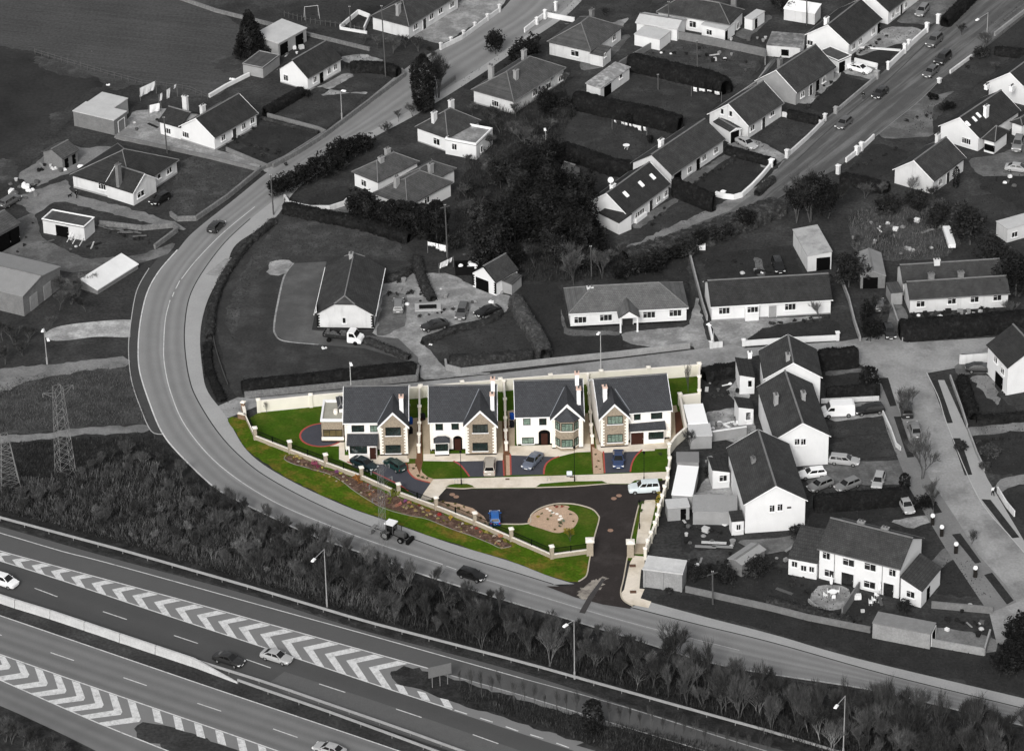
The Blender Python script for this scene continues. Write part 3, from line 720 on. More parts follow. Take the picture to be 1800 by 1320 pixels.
def van(u, v, du, dv, label, L_=5.0, W_=1.95, H_=2.25):
    p = P(u, v, 1.0); p.z = 0.05; root = empty('parked_van', p, heading(u, v, du, dv, 1.0), label, 'van')
    W = PAINTS['white']; mb = MB(); prof = [(-L_/2, 0.45), (-L_/2+0.05, H_-0.15), (-L_/2+0.3, H_), (L_*0.17, H_), (L_*0.24, H_-0.12), (L_*0.36, 1.3), (L_*0.47, 1.05), (L_/2, 0.8), (L_/2, 0.35), (-L_/2+0.1, 0.3)]
    k = len(mb.v); n = len(prof)
    for s_, t in ((-1, 1.0), (1, 1.0)):
        for x, z in prof: mb.v.append((x, s_*W_/2*(1.0 if z < 1.3 else 0.92), z))
    for i in range(n): j = (i+1) % n; mb.f.append((i, j, n+j, n+i))
    mb.f.append(tuple(n-1-i for i in range(n))); mb.f.append(tuple(n+i for i in range(n)))
    mb.build('body', W, root)
    a, b = Vector((L_*0.25, 0, H_-0.2)), Vector((L_*0.355, 0, 1.36)); o = Vector((0.03, 0, 0.02)); y = W_*0.42
    MB().poly([a+o+Vector((0, -y*0.95, 0)), b+o+Vector((0, -y, 0)), b+o+Vector((0, y, 0)), a+o+Vector((0, y*0.95, 0))]).build('windscreen', CGLASS, root)
    for s_ in (-1, 1): MB().poly([(L_*0.13, s_*(W_*0.475+0.012), H_-0.45), (L_*0.13, s_*(W_*0.5+0.012), 1.3), (L_*0.34, s_*(W_*0.5+0.012), 1.3), (L_*0.25, s_*(W_*0.475+0.012), H_-0.45)]).build('side_window', CGLASS, root)
    for x in (-0.3, 0.31):
        for s_ in (-1, 1): wv = MB().tube((0, -0.12, 0), (0, 0.12, 0), 0.35, n=14).build('wheel', TYRE, root, (x*L_, s_*(W_/2-0.1), 0.35)); MB().tube((0, -0.13, 0), (0, 0.13, 0), 0.2, n=10).build('rim', RIM, wv)
    for s_ in (-1, 1): MB().box((L_/2-0.05, s_*W_*0.38, 0.75), (0.2, 0.3, 0.2)).build('headlight', HEADL, root)
    return root
def dropside(u, v, du, dv, label):
    """small flatbed truck with a white cab"""
    p = P(u, v, 0.9); p.z = 0.04; root = empty('flatbed_truck', p, heading(u, v, du, dv, 0.9), label, 'truck')
    mb = MB(); prof = [(0.85, 0.5), (0.85, 2.05), (1.0, 2.15), (1.75, 2.15), (1.95, 2.05), (2.45, 1.3), (3.0, 1.08), (3.15, 0.8), (3.15, 0.4), (0.95, 0.35)]; n = len(prof)
    for s_ in (-1, 1):
        for x, z in prof: mb.v.append((x, s_*(0.98 if z < 1.35 else 0.86), z))
    for i in range(n): j = (i+1) % n; mb.f.append((i, j, n+j, n+i))
    mb.f += [tuple(n-1-i for i in range(n)), tuple(n+i for i in range(n))]; mb.build('cab', PAINTS['white'], root)
    MB().poly([(1.99, -0.78, 2.02), (2.46, -0.9, 1.37), (2.46, 0.9, 1.37), (1.99, 0.78, 2.02)]).build('windscreen', CGLASS, root)
    for s_ in (-1, 1): MB().poly([(1.15, s_*0.885, 1.95), (1.15, s_*0.99, 1.38), (2.2, s_*0.99, 1.38), (1.85, s_*0.885, 1.95)]).build('side_window', CGLASS, root)
    MB().box((-1.2, 0, 0.75), (4.1, 0.9, 0.2)).box((-1.2, 0, 0.95), (3.9, 2.0, 0.12)).build('chassis', BLACKM, root)
    for s_ in (-1, 1): MB().box((-1.2, s_*1.0, 1.25), (3.9, 0.06, 0.5)).build('side_board', PAINTS['dark'], root)
    MB().box((-3.15, 0, 1.25), (0.06, 2.0, 0.5)).build('tail_board', PAINTS['dark'], root); MB().box((0.72, 0, 1.5), (0.06, 1.9, 1.0)).build('headboard', BLACKM, root)
    rb = MB(); rnd = random.Random(3)
    for _ in range(40): rb.box((rnd.uniform(-2.9, 0.4), rnd.uniform(-0.8, 0.8), 1.1+rnd.uniform(0, 0.25)), (rnd.uniform(.2, .7), rnd.uniform(.2, .5), rnd.uniform(.1, .3)), rnd.uniform(0, 3))
    ru = tag(rb.build('rubble', mat('rubble', 95, var=0.4, scale=3)), 'loose grey rubble filling the bed of the white-cabbed truck', 'rubble', kind='stuff'); ru.matrix_world = Matrix.Translation(p) @ Matrix.Rotation(root.rotation_euler.z, 4, 'Z')
    for x in (-2.2, 2.2):
        for s_ in (-1, 1): MB().tube((0, -0.13, 0), (0, 0.13, 0), 0.36, n=14).build('wheel', TYRE, root, (x, s_*0.86, 0.36))
    for s_ in (-1, 1): MB().box((3.12, s_*0.75, 0.78), (0.12, 0.32, 0.2)).build('headlight', HEADL, root)
    return root
def tractor(u, v, du, dv, label):
    p = P(u, v, 0.8); p.z = 0.02; root = empty('tractor', p, heading(u, v, du, dv, 0.8), label, 'tractor')
    M = PAINTS['grey']; MB().box((1.1, 0, 1.15), (1.7, 0.75, 0.75), taper=0.93).build('bonnet', M, root)
    MB().box((0.1, 0, 0.85), (3.0, 0.5, 0.4)).box((-0.6, 0, 1.0), (0.9, 1.5, 0.3)).build('chassis', BLACKM, root)
    cb = MB()
    for x in (-1.0, 0.25):
        for y in (-0.65, 0.65): cb.tube((x, y, 1.1), (x*0.92, y*0.95, 2.55), 0.06, n=4)
    cab = cb.build('cab_frame', M, root); MB().box((-0.38, 0, 2.6), (1.5, 1.5, 0.14)).build('cab_roof', PAINTS['white'], root)
    MB().box((-0.37, 0, 1.85), (1.15, 1.2, 1.25)).build('cab_glass', CGLASS, root)
    MB().box((-0.9, -0.85, 1.35), (1.3, 0.4, 0.12)).box((-0.9, 0.85, 1.35), (1.3, 0.4, 0.12)).build('mudguard', M, root)
    for x, r, wd, y in ((-0.95, 0.75, 0.4, 0.85), (1.55, 0.48, 0.3, 0.75)):
        for s_ in (-1, 1): wv = MB().tube((0, -wd/2, 0), (0, wd/2, 0), r, n=18).build('wheel', TYRE, root, (x, s_*y, r)); MB().tube((0, -wd/2-.02, 0), (0, wd/2+.02, 0), r*0.5, n=10).build('rim', RIM, wv)
    MB().tube((-1.4, -0.4, 0.7), (-3.2, -0.35, 0.9), 0.07).tube((-1.4, 0.4, 0.7), (-3.2, 0.35, 0.9), 0.07).tube((-2.0, 0, 1.3), (-3.0, 0, 0.9), 0.06).box((-3.5, 0, 0.6), (0.5, 1.8, 0.6)).build('rear_implement', DSTEEL, root)
    MB().tube((1.2, 0.25, 1.5), (1.2, 0.25, 2.3), 0.05).build('exhaust', BLACKM, root)
    MB().tube((0.3, -0.6, 1.0), (2.5, -0.55, 0.6), 0.07).tube((0.3, 0.6, 1.0), (2.5, 0.55, 0.6), 0.07).box((2.7, 0, 0.45), (0.45, 1.8, 0.55)).build('front_loader', BLACKM, root)
    return root

# ------------------------------------------------------------------ street furniture
def lamp_post(u, v, h, arm_px, label, group=None, m=STEEL, double=False, r=0.09):
    """u,v: base; arm points to the pixel of the lamp head"""
    p = P(u, v); root = empty('street_lamp', p, 0, label, 'street lamp', group)
    MB().tube((0, 0, 0), (0, 0, 1.2), r*1.6, n=8).tube((0, 0, 1.2), (0, 0, h), r, r*0.6, n=8).build('pole', m, root)
    heads = arm_px if double else [arm_px]
    for hp in heads:
        q = P(hp[0], hp[1], h+0.1)-p; q.z = h+0.15
        if Vector((q.x, q.y)).length > 4: q.x *= 4/Vector((q.x, q.y)).length; q.y *= 4/Vector((q.x, q.y)).length
        MB().tube((0, 0, h-0.05), q, 0.06, 0.05, n=6).build('arm', m, root); a = math.atan2(q.y, q.x)
        MB().box((0, 0, -0.02), (0.9, 0.42, 0.2), taper=0.7).build('lamp_head', LAMPM, root, q, (0, 0, a))
    return root
def pole(u, v, h, label, group=None, m=WOOD, cross=False, name='utility_pole', cat='utility pole', r=0.14, lean=0.0):
    p = P(u, v); root = empty(name, p, 0, label, cat, group)
    MB().tube((0, 0, 0), (lean*h, 0, h), r, r*0.7, n=7).build('pole', m, root)
    if cross:
        MB().box((lean*h, 0, h-0.4), (1.7, 0.12, 0.12), 0.5).build('crossarm', m, root)
    mb = MB()
    for x in (-0.12, 0.12): mb.lathe((x+lean*h, 0, h-0.1), [(0.06, 0), (0.08, 0.1), (0.04, 0.2)], 6)
    mb.build('insulators', STEEL, root); return root
def pylon(u, v, h, wb, wt, label, arms, z0=0.0, m=STEEL, r=0.05, rot=0.5, n=10):
    p = P(u, v); root = empty('lattice_mast', p, rot, label, 'pylon', 'lattice pylons')
    mb = MB(); C = ((-1, -1), (1, -1), (1, 1), (-1, 1))
    def wd(t): return (wb*(1-t)+wt*t)/2
    for i in range(n):
        t0, t1 = (i/n)**0.9, ((i+1)/n)**0.9; w0, w1 = wd(t0), wd(t1); z_0, z_1 = t0*h, t1*h
        for k in range(4):
            a = C[k]; b = C[(k+1) % 4]
            mb.tube((a[0]*w0, a[1]*w0, z_0), (a[0]*w1, a[1]*w1, z_1), r*1.3, n=4, cap=False)
            mb.tube((a[0]*w0, a[1]*w0, z_0), (b[0]*w1, b[1]*w1, z_1), r*0.8, n=3, cap=False)
            mb.tube((b[0]*w0, b[1]*w0, z_0), (a[0]*w1, a[1]*w1, z_1), r*0.8, n=3, cap=False)
            mb.tube((a[0]*w1, a[1]*w1, z_1), (b[0]*w1, b[1]*w1, z_1), r*0.8, n=3, cap=False)
    mb.build('lattice_tower', m, root)
    for (z, ln) in arms:
        w1 = wd(z/h)
        for s_ in (-1, 1):
            ab = MB()
            for y in (-w1, w1):
                ab.tube((s_*w1, y, z), (s_*ln, 0, z+0.1), r, n=3); ab.tube((s_*w1, y, z-0.9), (s_*ln, 0, z+0.1), r, n=3)
            for q in (0.33, 0.66): ab.tube((s_*(w1+(ln-w1)*q), -w1*(1-q), z), (s_*(w1+(ln-w1)*q), w1*(1-q), z-0.9*(1-q)), r*0.7, n=3)
            ab.tube((s_*ln, 0, z+0.1), (s_*ln, 0, z-0.6), 0.07, n=5)
            ab.build('crossarm', m, root)
    return root
def bench_table(u, v, label, m=LAMPM, umb=False, size=0.6):
    p = P(u, v); root = empty('garden_table', p, 0, label, 'garden table')
    MB().lathe((0, 0, 0.7), [(size, 0), (size, 0.05)], 14).build('tabletop', m, root)
    for k in range(4): a = k*1.57+0.4; MB().tube((math.cos(a)*size*0.6, math.sin(a)*size*0.6, 0), (math.cos(a)*size*0.4, math.sin(a)*size*0.4, 0.7), 0.03, n=5).build('leg', m, root)
    return root
def chair(u, v, rz, label, group=None, m=LAMPM):
    p = P(u, v); root = empty('garden_chair', p, rz, label, 'garden chair', group)
    MB().box((0, 0, 0.43), (0.5, 0.5, 0.05)).build('seat', m, root); MB().box((-0.24, 0, 0.7), (0.05, 0.5, 0.5)).build('backrest', m, root)
    for x in (-0.2, 0.2):
        for y in (-0.2, 0.2): MB().tube((x, y, 0), (x, y, 0.42), 0.025, n=4).build('leg', m, root)
    return root
def washing(u, v, w, h, rz, z, label, group, m=LAMPM, name='laundry'):
    """one piece of washing hanging from a line: u,v the pixel of its middle, z the height of its top"""
    p = P(u, v, z-h/2); mb = MB(); n = 6; rnd = random.Random(int(u*3+v))
    for j in range(4):
        for i in range(n+1): mb.v.append((w*(i/n-0.5), 0.06*math.sin(i*1.9+j)*(j/3)+rnd.uniform(-.02, .02)+0.15*(j/3)**2, h/2-h*j/3*(1+0.05*math.sin(i*2))))
    for j in range(3):
        for i in range(n): a = j*(n+1)+i; mb.f.append((a, a+n+1, a+n+2, a+1))
    k = len(mb.v); mb.v += [(x, y+0.015, z_) for x, y, z_ in mb.v[:k]]; mb.f += [tuple(i+k for i in f[::-1]) for f in mb.f[:]]
    o = mb.build(name, m, None, p, (0, 0, rz)); return tag(o, label, 'laundry', group)
def person(u, v, rz, label, top, legs, h=1.74, hairm=None):
    """one continuous body (skin modifier), clothing as its own surfaces, mid-stride"""
    p = P(u, v); k = h/1.74
    def skin(name, pts, edges, rad, material, root, sub=1):
        me = bpy.data.meshes.new(name+'_cage'); me.from_pydata([Vector(q)*k for q in pts], edges, []); o = bpy.data.objects.new(name, me); COL.objects.link(o)
        md = o.modifiers.new('s', 'SKIN'); 
        for i, r in enumerate(rad): me.skin_vertices[0].data[i].radius = (r[0]*k, r[1]*k) if isinstance(r, tuple) else (r*k, r*k)
        me.skin_vertices[0].data[0].use_root = True
        sb = o.modifiers.new('b', 'SUBSURF'); sb.levels = sub; sb.render_levels = sub
        dg = bpy.context.evaluated_depsgraph_get(); dg.update(); nm = bpy.data.meshes.new_from_object(o.evaluated_get(dg)); bpy.data.objects.remove(o)
        nm.materials.clear(); nm.materials.append(material); nm.polygons.foreach_set('use_smooth', [True]*len(nm.polygons)); return link(name, nm, root)
    root = empty('person', p, rz, label, 'person')
    SK = mat('skin', (150, 150, 150), var=0.05)
    J = [(0, 0, 0.95), (0, 0, 1.15), (0.02, 0, 1.38), (0.02, 0, 1.47), (0.03, 0, 1.56), (0.04, 0, 1.68), (0.02, 0.18, 1.40), (-0.06, 0.24, 1.15), (0.06, 0.25, 0.92), (0.09, 0.25, 0.83), (0.02, -0.18, 1.40), (0.1, -0.24, 1.15), (0.22, -0.22, 0.95), (0.26, -0.2, 0.87),
         (0, 0.1, 0.9), (0.12, 0.1, 0.5), (0.16, 0.1, 0.1), (0.3, 0.1, 0.04), (0, -0.1, 0.9), (-0.03, -0.1, 0.5), (-0.22, -0.1, 0.12), (-0.1, -0.1, 0.04)]
    E = [(0, 1), (1, 2), (2, 3), (3, 4), (4, 5), (2, 6), (6, 7), (7, 8), (8, 9), (2, 10), (10, 11), (11, 12), (12, 13), (0, 14), (14, 15), (15, 16), (16, 17), (0, 18), (18, 19), (19, 20), (20, 21)]
    Rr = [(.15, .11), (.13, .1), (.14, .1), .06, .085, .09, .07, .05, .035, .03, .07, .05, .035, .03, .085, .06, .045, .04, .085, .06, .045, .04]
    skin('body', J, E, Rr, SK, root)
    skin('jacket', [J[i] for i in (0, 1, 2, 3, 6, 7, 8, 10, 11, 12)], [(0, 1), (1, 2), (2, 3), (2, 4), (4, 5), (5, 6), (2, 7), (7, 8), (8, 9)], [(.18, .14), (.16, .13), (.17, .13), .08, .09, .07, .055, .09, .07, .055], top, root)
    skin('trousers', [J[i] for i in (0, 14, 15, 16, 18, 19, 20)], [(0, 1), (1, 2), (2, 3), (0, 4), (4, 5), (5, 6)], [(.165, .13), .11, .08, .065, .11, .08, .065], legs, root)
    MB().lathe((0.03*k, 0, 1.62*k), [(0.1*k, 0), (0.115*k, 0.06*k), (0.09*k, 0.14*k), (0.03*k, 0.17*k)], 8).build('hair', hairm or BLACKM, root)
    return root
def box_bin(u, v, m, label, group=None, rz=0.3, name='wheelie_bin'):
    p = P(u, v); root = empty(name, p, rz, label, 'bin', group)
    MB().box((0, 0, 0.5), (0.5, 0.6, 0.95), taper=1.12).build('body', m, root); MB().box((0, 0, 1.02), (0.6, 0.7, 0.09), taper=0.9).build('lid', m, root)
    for y in (-0.22, 0.22): MB().tube((-0.28, y-0.04, 0.12), (-0.28, y+0.04, 0.12), 0.12, n=8).build('wheel', TYRE, root)
    return root
def bush(u, v, r, h, m, label, group=None, cat='shrub', name='shrub', var=0, n=900, leaf=0.16):
    p = P(u, v); o = link(name, crown('round', m, var, n, leaf), None, p, (0, 0, random.uniform(0, 6))); o.scale = (r, r, h); return tag(o, label, cat, group)
# ================================================================== THE SETTING: ground, roads, markings
GRASS = mat('rough_grass', 56, var=0.3, scale=0.22, fine=0.38, fscale=2.2, c2=72, c2scale=0.12, c2lo=0.48, c2hi=0.7)
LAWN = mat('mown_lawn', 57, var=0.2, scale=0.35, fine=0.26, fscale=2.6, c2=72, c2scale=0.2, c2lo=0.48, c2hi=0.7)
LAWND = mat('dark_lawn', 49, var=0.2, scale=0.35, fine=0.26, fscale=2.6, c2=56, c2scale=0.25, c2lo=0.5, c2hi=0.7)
LAWNL = mat('worn_grass', 64, var=0.25, scale=0.4, fine=0.3, fscale=2.6, c2=86, c2scale=0.3, c2lo=0.48, c2hi=0.7)
FIELD = mat('pasture', 78, var=0.16, scale=0.08, fine=0.26, fscale=1.9, c2=69, c2scale=1.0, c2lo=0.35, c2hi=0.65, stretch=(-0.3, 30, 0.9, 1))
FIELDD = mat('dark_pasture', 54, var=0.2, scale=0.08, fine=0.2, fscale=1.6, c2=40, c2scale=0.03)
EARTH = mat('bare_earth', 84, var=0.4, scale=0.5, fine=0.4, fscale=2.6, c2=48, c2scale=0.25)
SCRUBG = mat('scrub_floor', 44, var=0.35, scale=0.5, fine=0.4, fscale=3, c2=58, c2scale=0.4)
TRACK = mat('gravel_track', 128, var=0.16, scale=0.3, fine=0.2, fscale=3, c2=104, c2scale=0.2)
YARD = mat('concrete_yard', 128, var=0.22, scale=0.35, fine=0.2, fscale=2.6, c2=160, c2scale=0.3)
YARDD = mat('tarmac_yard', 90, var=0.22, scale=0.35, fine=0.2, fscale=2.6, c2=114, c2scale=0.25)
LANE = mat('worn_lane', 150, var=0.14, scale=0.2, fine=0.14, fscale=2.6, c2=124, c2scale=0.16)
PAVE = mat('grey_pavement', 158, var=0.07, scale=0.25, fine=0.07, fscale=4)
PAVED = mat('dark_footway', 72, var=0.1, scale=0.4, fine=0.12, fscale=4)
PAINTW = mat('road_paint', 206, var=0.1, scale=1.5, fine=0.16, fscale=5, c2=165, c2scale=1.2, c2lo=0.5, c2hi=0.72)
PAINTF = mat('worn_road_paint', 172, var=0.15, scale=1.5, fine=0.2, fscale=6)
KERBD = mat('dark_kerb_gap', 48, var=0.2)
KERB = mat('kerb_stone', 175, var=0.1)
ROADM = mat('worn_tarmac', 134, var=0.06, scale=0.3, fine=0.08, fscale=5, band=[(0.0, 1.12), (0.12, 1.0), (0.24, 0.84), (0.36, 0.97), (0.44, 0.86), (0.5, 1.08), (0.62, 0.84), (0.74, 1.02), (0.86, 0.86), (1.0, 1.05)])
ROADR = mat('estate_road_tarmac', 100, var=0.1, scale=0.3, fine=0.1, fscale=5, band=[(0.0, 1.1), (0.3, 0.88), (0.5, 1.12), (0.7, 0.9), (1.0, 1.1)])
MWAYD = mat('new_motorway_tarmac', 80, var=0.05, scale=0.3, fine=0.07, fscale=5, band=[(0, 1.0), (0.2, 0.96), (0.4, 1.03), (0.6, 0.97), (0.8, 1.02), (1, 1.08)])
MWAYL = mat('old_motorway_tarmac', 113, var=0.06, scale=0.3, fine=0.08, fscale=5, band=[(0.0, 1.05), (0.12, 0.9), (0.25, 1.12), (0.38, 0.92), (0.5, 1.05), (0.62, 0.86), (0.78, 1.12), (0.9, 0.85), (1.0, 1.0)])
SLIP = mat('slip_road_tarmac', 90, var=0.05, scale=0.3, fine=0.07, fscale=5)
GORE = mat('gore_tarmac', 122, var=0.05, scale=0.3, fine=0.06, fscale=5)

gm_ = MB().poly([(-2500, -2500, -0.05), (2500, -2500, -0.05), (2500, 4000, -0.05), (-2500, 4000, -0.05)])
tag(gm_.build('ground', GRASS), kind='structure')
Z1, Z2, Z3, Z4, Z5, Z6 = 0.0, 0.012, 0.024, 0.036, 0.048, 0.06
sheet('pasture_field', [(-60, -60), (470, -60), (360, 8), (415, 40), (455, 90), (430, 130), (380, 170), (330, 170), (260, 150), (200, 150), (110, 110), (60, 92), (-60, 70)], Z1, FIELD)
sheet('dark_field', [(-60, 74), (60, 96), (110, 118), (180, 140), (180, 160), (120, 205), (60, 270), (-60, 330)], Z1, FIELDD)
sheet('field_track', [(165, 155), (190, 168), (120, 215), (60, 280), (0, 340), (-60, 370), (-60, 330), (40, 262), (100, 205)], Z2, GRASS, closed_smooth=True)
for pts in ([(62, 100), (90, 104), (150, 125), (160, 138), (110, 132), (70, 118)], [(190, 145), (215, 140), (230, 150), (200, 160)], [(88, 200), (125, 195), (128, 205), (95, 212)], [(0, 280), (30, 290), (20, 318), (-20, 320)], [(370, 105), (420, 100), (430, 118), (390, 128)]):
    sheet('bare_ground', pts, Z3, LAWNL, closed_smooth=True)
# --- main road that sweeps round the bend
LK = [(915, -30), (880, 19), (773, 85), (725, 112), (650, 172), (573, 235), (480, 296), (415, 348), (340, 408), (312, 440), (280, 477), (259, 515), (247, 565), (243, 613), (246, 655), (263, 709), (283, 757), (309, 792), (365, 847), (400, 871), (477, 909), (560, 946), (662, 981), (742, 1010), (880, 1053), (1080, 1113), (1275, 1171), (1533, 1213), (1757, 1266), (1900, 1296)]
RK = [(1035, -30), (985, 24), (920, 66), (835, 125), (725, 192), (640, 238), (560, 290), (500, 338), (440, 385), (395, 427), (355, 480), (333, 523), (325, 570), (325, 613), (333, 667), (349, 707), (387, 765), (432, 811), (480, 845), (560, 887), (655, 927), (719, 945), (806, 976), (899, 1004), (973, 1027), (1107, 1067), (1229, 1098), (1360, 1130), (1560, 1186), (1800, 1245), (1900, 1270)]
def cut(pts, u0, v0, u1, v1): return [p for p in pts if u0 <= p[0] <= u1 and v0 <= p[1] <= v1]
road('road', LK, RK, Z4+0.001, ROADM, n=220, m=2)
OE = [(1050, -30), (1000, 24), (940, 66), (850, 128), (735, 200), (650, 246), (572, 296), (520, 335), (480, 387), (416, 429), (397, 469), (365, 528), (352, 587), (356, 650), (365, 688), (397, 731), (437, 795), (504, 841), (604, 888), (674, 913), (787, 953), (899, 987), (964, 1012), (1010, 1026)]
def prt(pts, a, b): return pts[a:b]
road('pavement', RK[:25], OE, Z5, PAVE, n=160, m=1)
line('kerb', RK[8:25], 0.16, Z4, KERBD, h=0.02)
RP = [(1093, 1052), (1107, 1067), (1229, 1098), (1360, 1130), (1560, 1186), (1800, 1245), (1900, 1270)]
RPO = [(1131, 1053), (1140, 1057), (1240, 1084), (1360, 1115), (1507, 1157), (1800, 1227), (1900, 1252)]
road('pavement', RP[1:], RPO[1:], Z5, PAVE, n=40, m=1)
line('kerb', RP[1:], 0.16, Z4, KERBD, h=0.02)
line('kerb', LK[9:25], 0.2, Z3, PAINTW, h=0.09)
line('kerb', LK[24:], 0.2, Z3, PAINTF, h=0.09)
sheet('footway', [(312, 440), (280, 477), (259, 515), (247, 565), (243, 613), (246, 655), (263, 709), (287, 762), (270, 765), (248, 720), (232, 668), (227, 620), (231, 560), (240, 510), (260, 475), (285, 445)], Z2, PAVED)
line('footpath_edging', [(262, 472), (241, 510), (231, 560), (226, 612), (231, 668), (248, 720), (266, 758), (287, 764)], 0.14, Z3, PAINTF, h=0.05)
line('centre_line', [(448, 364), (392, 410), (345, 458), (319, 491)], 0.13, Z5, PAINTW)
dashes('lane_marking', [((316, 494), (309, 508)), ((306, 514), (303, 522))], 0.14, Z5, PAINTW)
line('centre_line', [(299, 528), (291, 560), (288, 600), (289, 640), (301, 693), (328, 752), (387, 819), (480, 881), (590, 928), (674, 959), (778, 992)], 0.13, Z5, PAINTW)
dashes('lane_marking', [((785, 995), (802, 1001))], 0.14, Z5, PAINTW)
line('centre_line', [(855, 1019), (950, 1048), (1049, 1078), (1152, 1106), (1300, 1143)], 0.13, Z5, PAINTF)
sheet('bare_patch', [(395, 455), (412, 452), (402, 476), (378, 486), (362, 482)], Z5, LANE)
sheet('path', [(-60, 660), (0, 648), (90, 640), (225, 625), (226, 645), (140, 652), (60, 668), (0, 690), (-60, 715)], Z1, TRACK)
sheet('path', [(-60, 768), (60, 762), (150, 752), (258, 746), (268, 758), (130, 766), (40, 775), (-60, 782)], Z1, TRACK)
sheet('gravel_patch', [(78, 588), (100, 575), (150, 567), (230, 562), (240, 575), (232, 592), (170, 592), (120, 598), (90, 598)], Z1, mat('pale_gravel', 150, var=0.25, scale=0.5, fine=0.25, fscale=2.6, c2=182, c2scale=0.3), closed_smooth=True)
sheet('rough_meadow', [(-60, 680), (60, 660), (140, 648), (228, 640), (240, 690), (262, 744), (150, 750), (60, 760), (-60, 765)], -0.01, LAWNL)
# --- field inside the bend and its garden
sheet('grass_field', [(490, 372), (560, 372), (700, 415), (738, 460), (690, 480), (660, 520), (700, 600), (740, 640), (640, 652), (430, 686), (405, 700), (380, 640), (372, 600), (385, 520), (430, 440)], Z1, LAWN)
sheet('rough_grass', [(500, 376), (580, 380), (700, 425), (720, 462), (640, 450), (520, 450), (460, 470), (425, 540), (410, 600), (395, 560), (420, 490), (450, 440)], Z2, LAWNL)
sheet('lawn', [(366, 590), (378, 570), (385, 600), (398, 660), (415, 700), (425, 722), (405, 722), (375, 700), (358, 655)], Z2, LAWND)
sheet('driveway', [(516, 463), (574, 460), (560, 520), (548, 580), (700, 595), (735, 628), (735, 640), (640, 612), (560, 606), (500, 600), (482, 585), (485, 540), (500, 485)], Z3, mat('smooth_dark_drive', 84, var=0.1, scale=0.2, fine=0.1, fscale=4, c2=100, c2scale=0.1))
line('drive_edge', [(516, 463), (499, 488), (487, 540), (482, 572), (484, 588), (500, 600), (560, 606)], 0.3, Z5, YARD)
line('wall_line', [(376, 535), (375, 590), (384, 630), (400, 676)], 0.14, Z2, PAVED, h=0.3)
sheet('patio', [(479, 457), (516, 458), (499, 485), (466, 482)], Z4, YARD)
sheet('driveway', [(668, 500), (720, 480), (790, 480), (835, 505), (900, 520), (905, 535), (870, 560), (800, 570), (735, 595), (760, 620), (785, 650), (870, 656), (740, 668), (738, 640), (700, 600), (655, 590), (662, 540)], Z2, YARD)
sheet('tarmac_drive', [(675, 515), (714, 515), (715, 570), (680, 590), (660, 590)], Z3, YARDD)
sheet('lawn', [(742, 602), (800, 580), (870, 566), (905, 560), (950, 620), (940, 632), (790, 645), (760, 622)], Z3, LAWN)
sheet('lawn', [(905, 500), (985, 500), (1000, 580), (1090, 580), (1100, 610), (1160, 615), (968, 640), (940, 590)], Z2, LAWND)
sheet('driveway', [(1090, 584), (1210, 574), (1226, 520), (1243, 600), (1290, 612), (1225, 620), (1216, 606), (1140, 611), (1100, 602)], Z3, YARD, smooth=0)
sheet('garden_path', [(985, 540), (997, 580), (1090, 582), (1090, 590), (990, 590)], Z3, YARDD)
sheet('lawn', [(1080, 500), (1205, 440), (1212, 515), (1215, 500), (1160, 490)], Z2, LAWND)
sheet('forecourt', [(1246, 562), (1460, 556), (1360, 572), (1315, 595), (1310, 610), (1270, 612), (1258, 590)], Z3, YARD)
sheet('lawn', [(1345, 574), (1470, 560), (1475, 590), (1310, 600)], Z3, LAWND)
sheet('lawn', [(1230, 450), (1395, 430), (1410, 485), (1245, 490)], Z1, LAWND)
sheet('concrete_pad', [(1322, 452), (1336, 452), (1348, 487), (1332, 487)], Z3, YARDD)
# --- lane behind the new houses, road down the right
sheet('lane', [(418, 698), (440, 700), (735, 672), (870, 657), (970, 645), (1216, 615), (1290, 605), (1310, 612), (1480, 600), (1570, 585), (1600, 602), (1760, 592), (1860, 585), (1860, 615), (1690, 622), (1690, 645), (1629, 656), (1560, 650), (1510, 640), (1420, 612), (1330, 625), (1232, 650), (1130, 660), (880, 678), (740, 692), (560, 708), (450, 715), (400, 735), (380, 715)], Z4-0.004, LANE)
sheet('road', [(1510, 640), (1560, 636), (1629, 652), (1650, 700), (1667, 752), (1720, 875), (1779, 947), (1860, 1040), (1860, 1110), (1800, 1100), (1775, 1140), (1752, 1130), (1739, 1077), (1787, 1058), (1770, 1030), (1720, 975), (1680, 910), (1640, 850), (1605, 790), (1583, 730), (1560, 665)], Z5, LANE)
sheet('footway', [(1530, 652), (1562, 660), (1586, 730), (1609, 792), (1643, 850), (1683, 911), (1723, 976), (1774, 1031), (1792, 1058), (1744, 1079), (1730, 1065), (1660, 960), (1600, 860), (1560, 760)], Z4+0.006, mat('street_footway', 122, var=0.12, scale=0.3, fine=0.12, fscale=3))
sheet('footway', [(1649, 668), (1660, 668), (1695, 745), (1735, 840), (1800, 950), (1860, 1020), (1860, 1040), (1779, 947), (1720, 875), (1667, 752)], Z6, PAVE)
VS = [[(1545, 664), (1561, 664), (1576, 713), (1565, 714)], [(1571, 732), (1583, 732), (1607, 803), (1595, 804)], [(1627, 872), (1637, 870), (1656, 900), (1643, 903)], [(1673, 939), (1688, 937), (1725, 988), (1714, 990)], [(1730, 1010), (1744, 1006), (1782, 1055), (1770, 1062)],
      [(1636, 669), (1649, 669), (1675, 743), (1664, 744)], [(1673, 770), (1688, 770), (1709, 834), (1696, 835)], [(1725, 877), (1741, 878), (1792, 944), (1778, 946)]]
for q in VS: sheet('grass_verge', q, Z6+0.01, LAWND)
line('kerb', [(1629, 656), (1650, 700), (1667, 752), (1720, 875), (1779, 947), (1860, 1040)], 0.14, Z6, KERB, h=0.03)
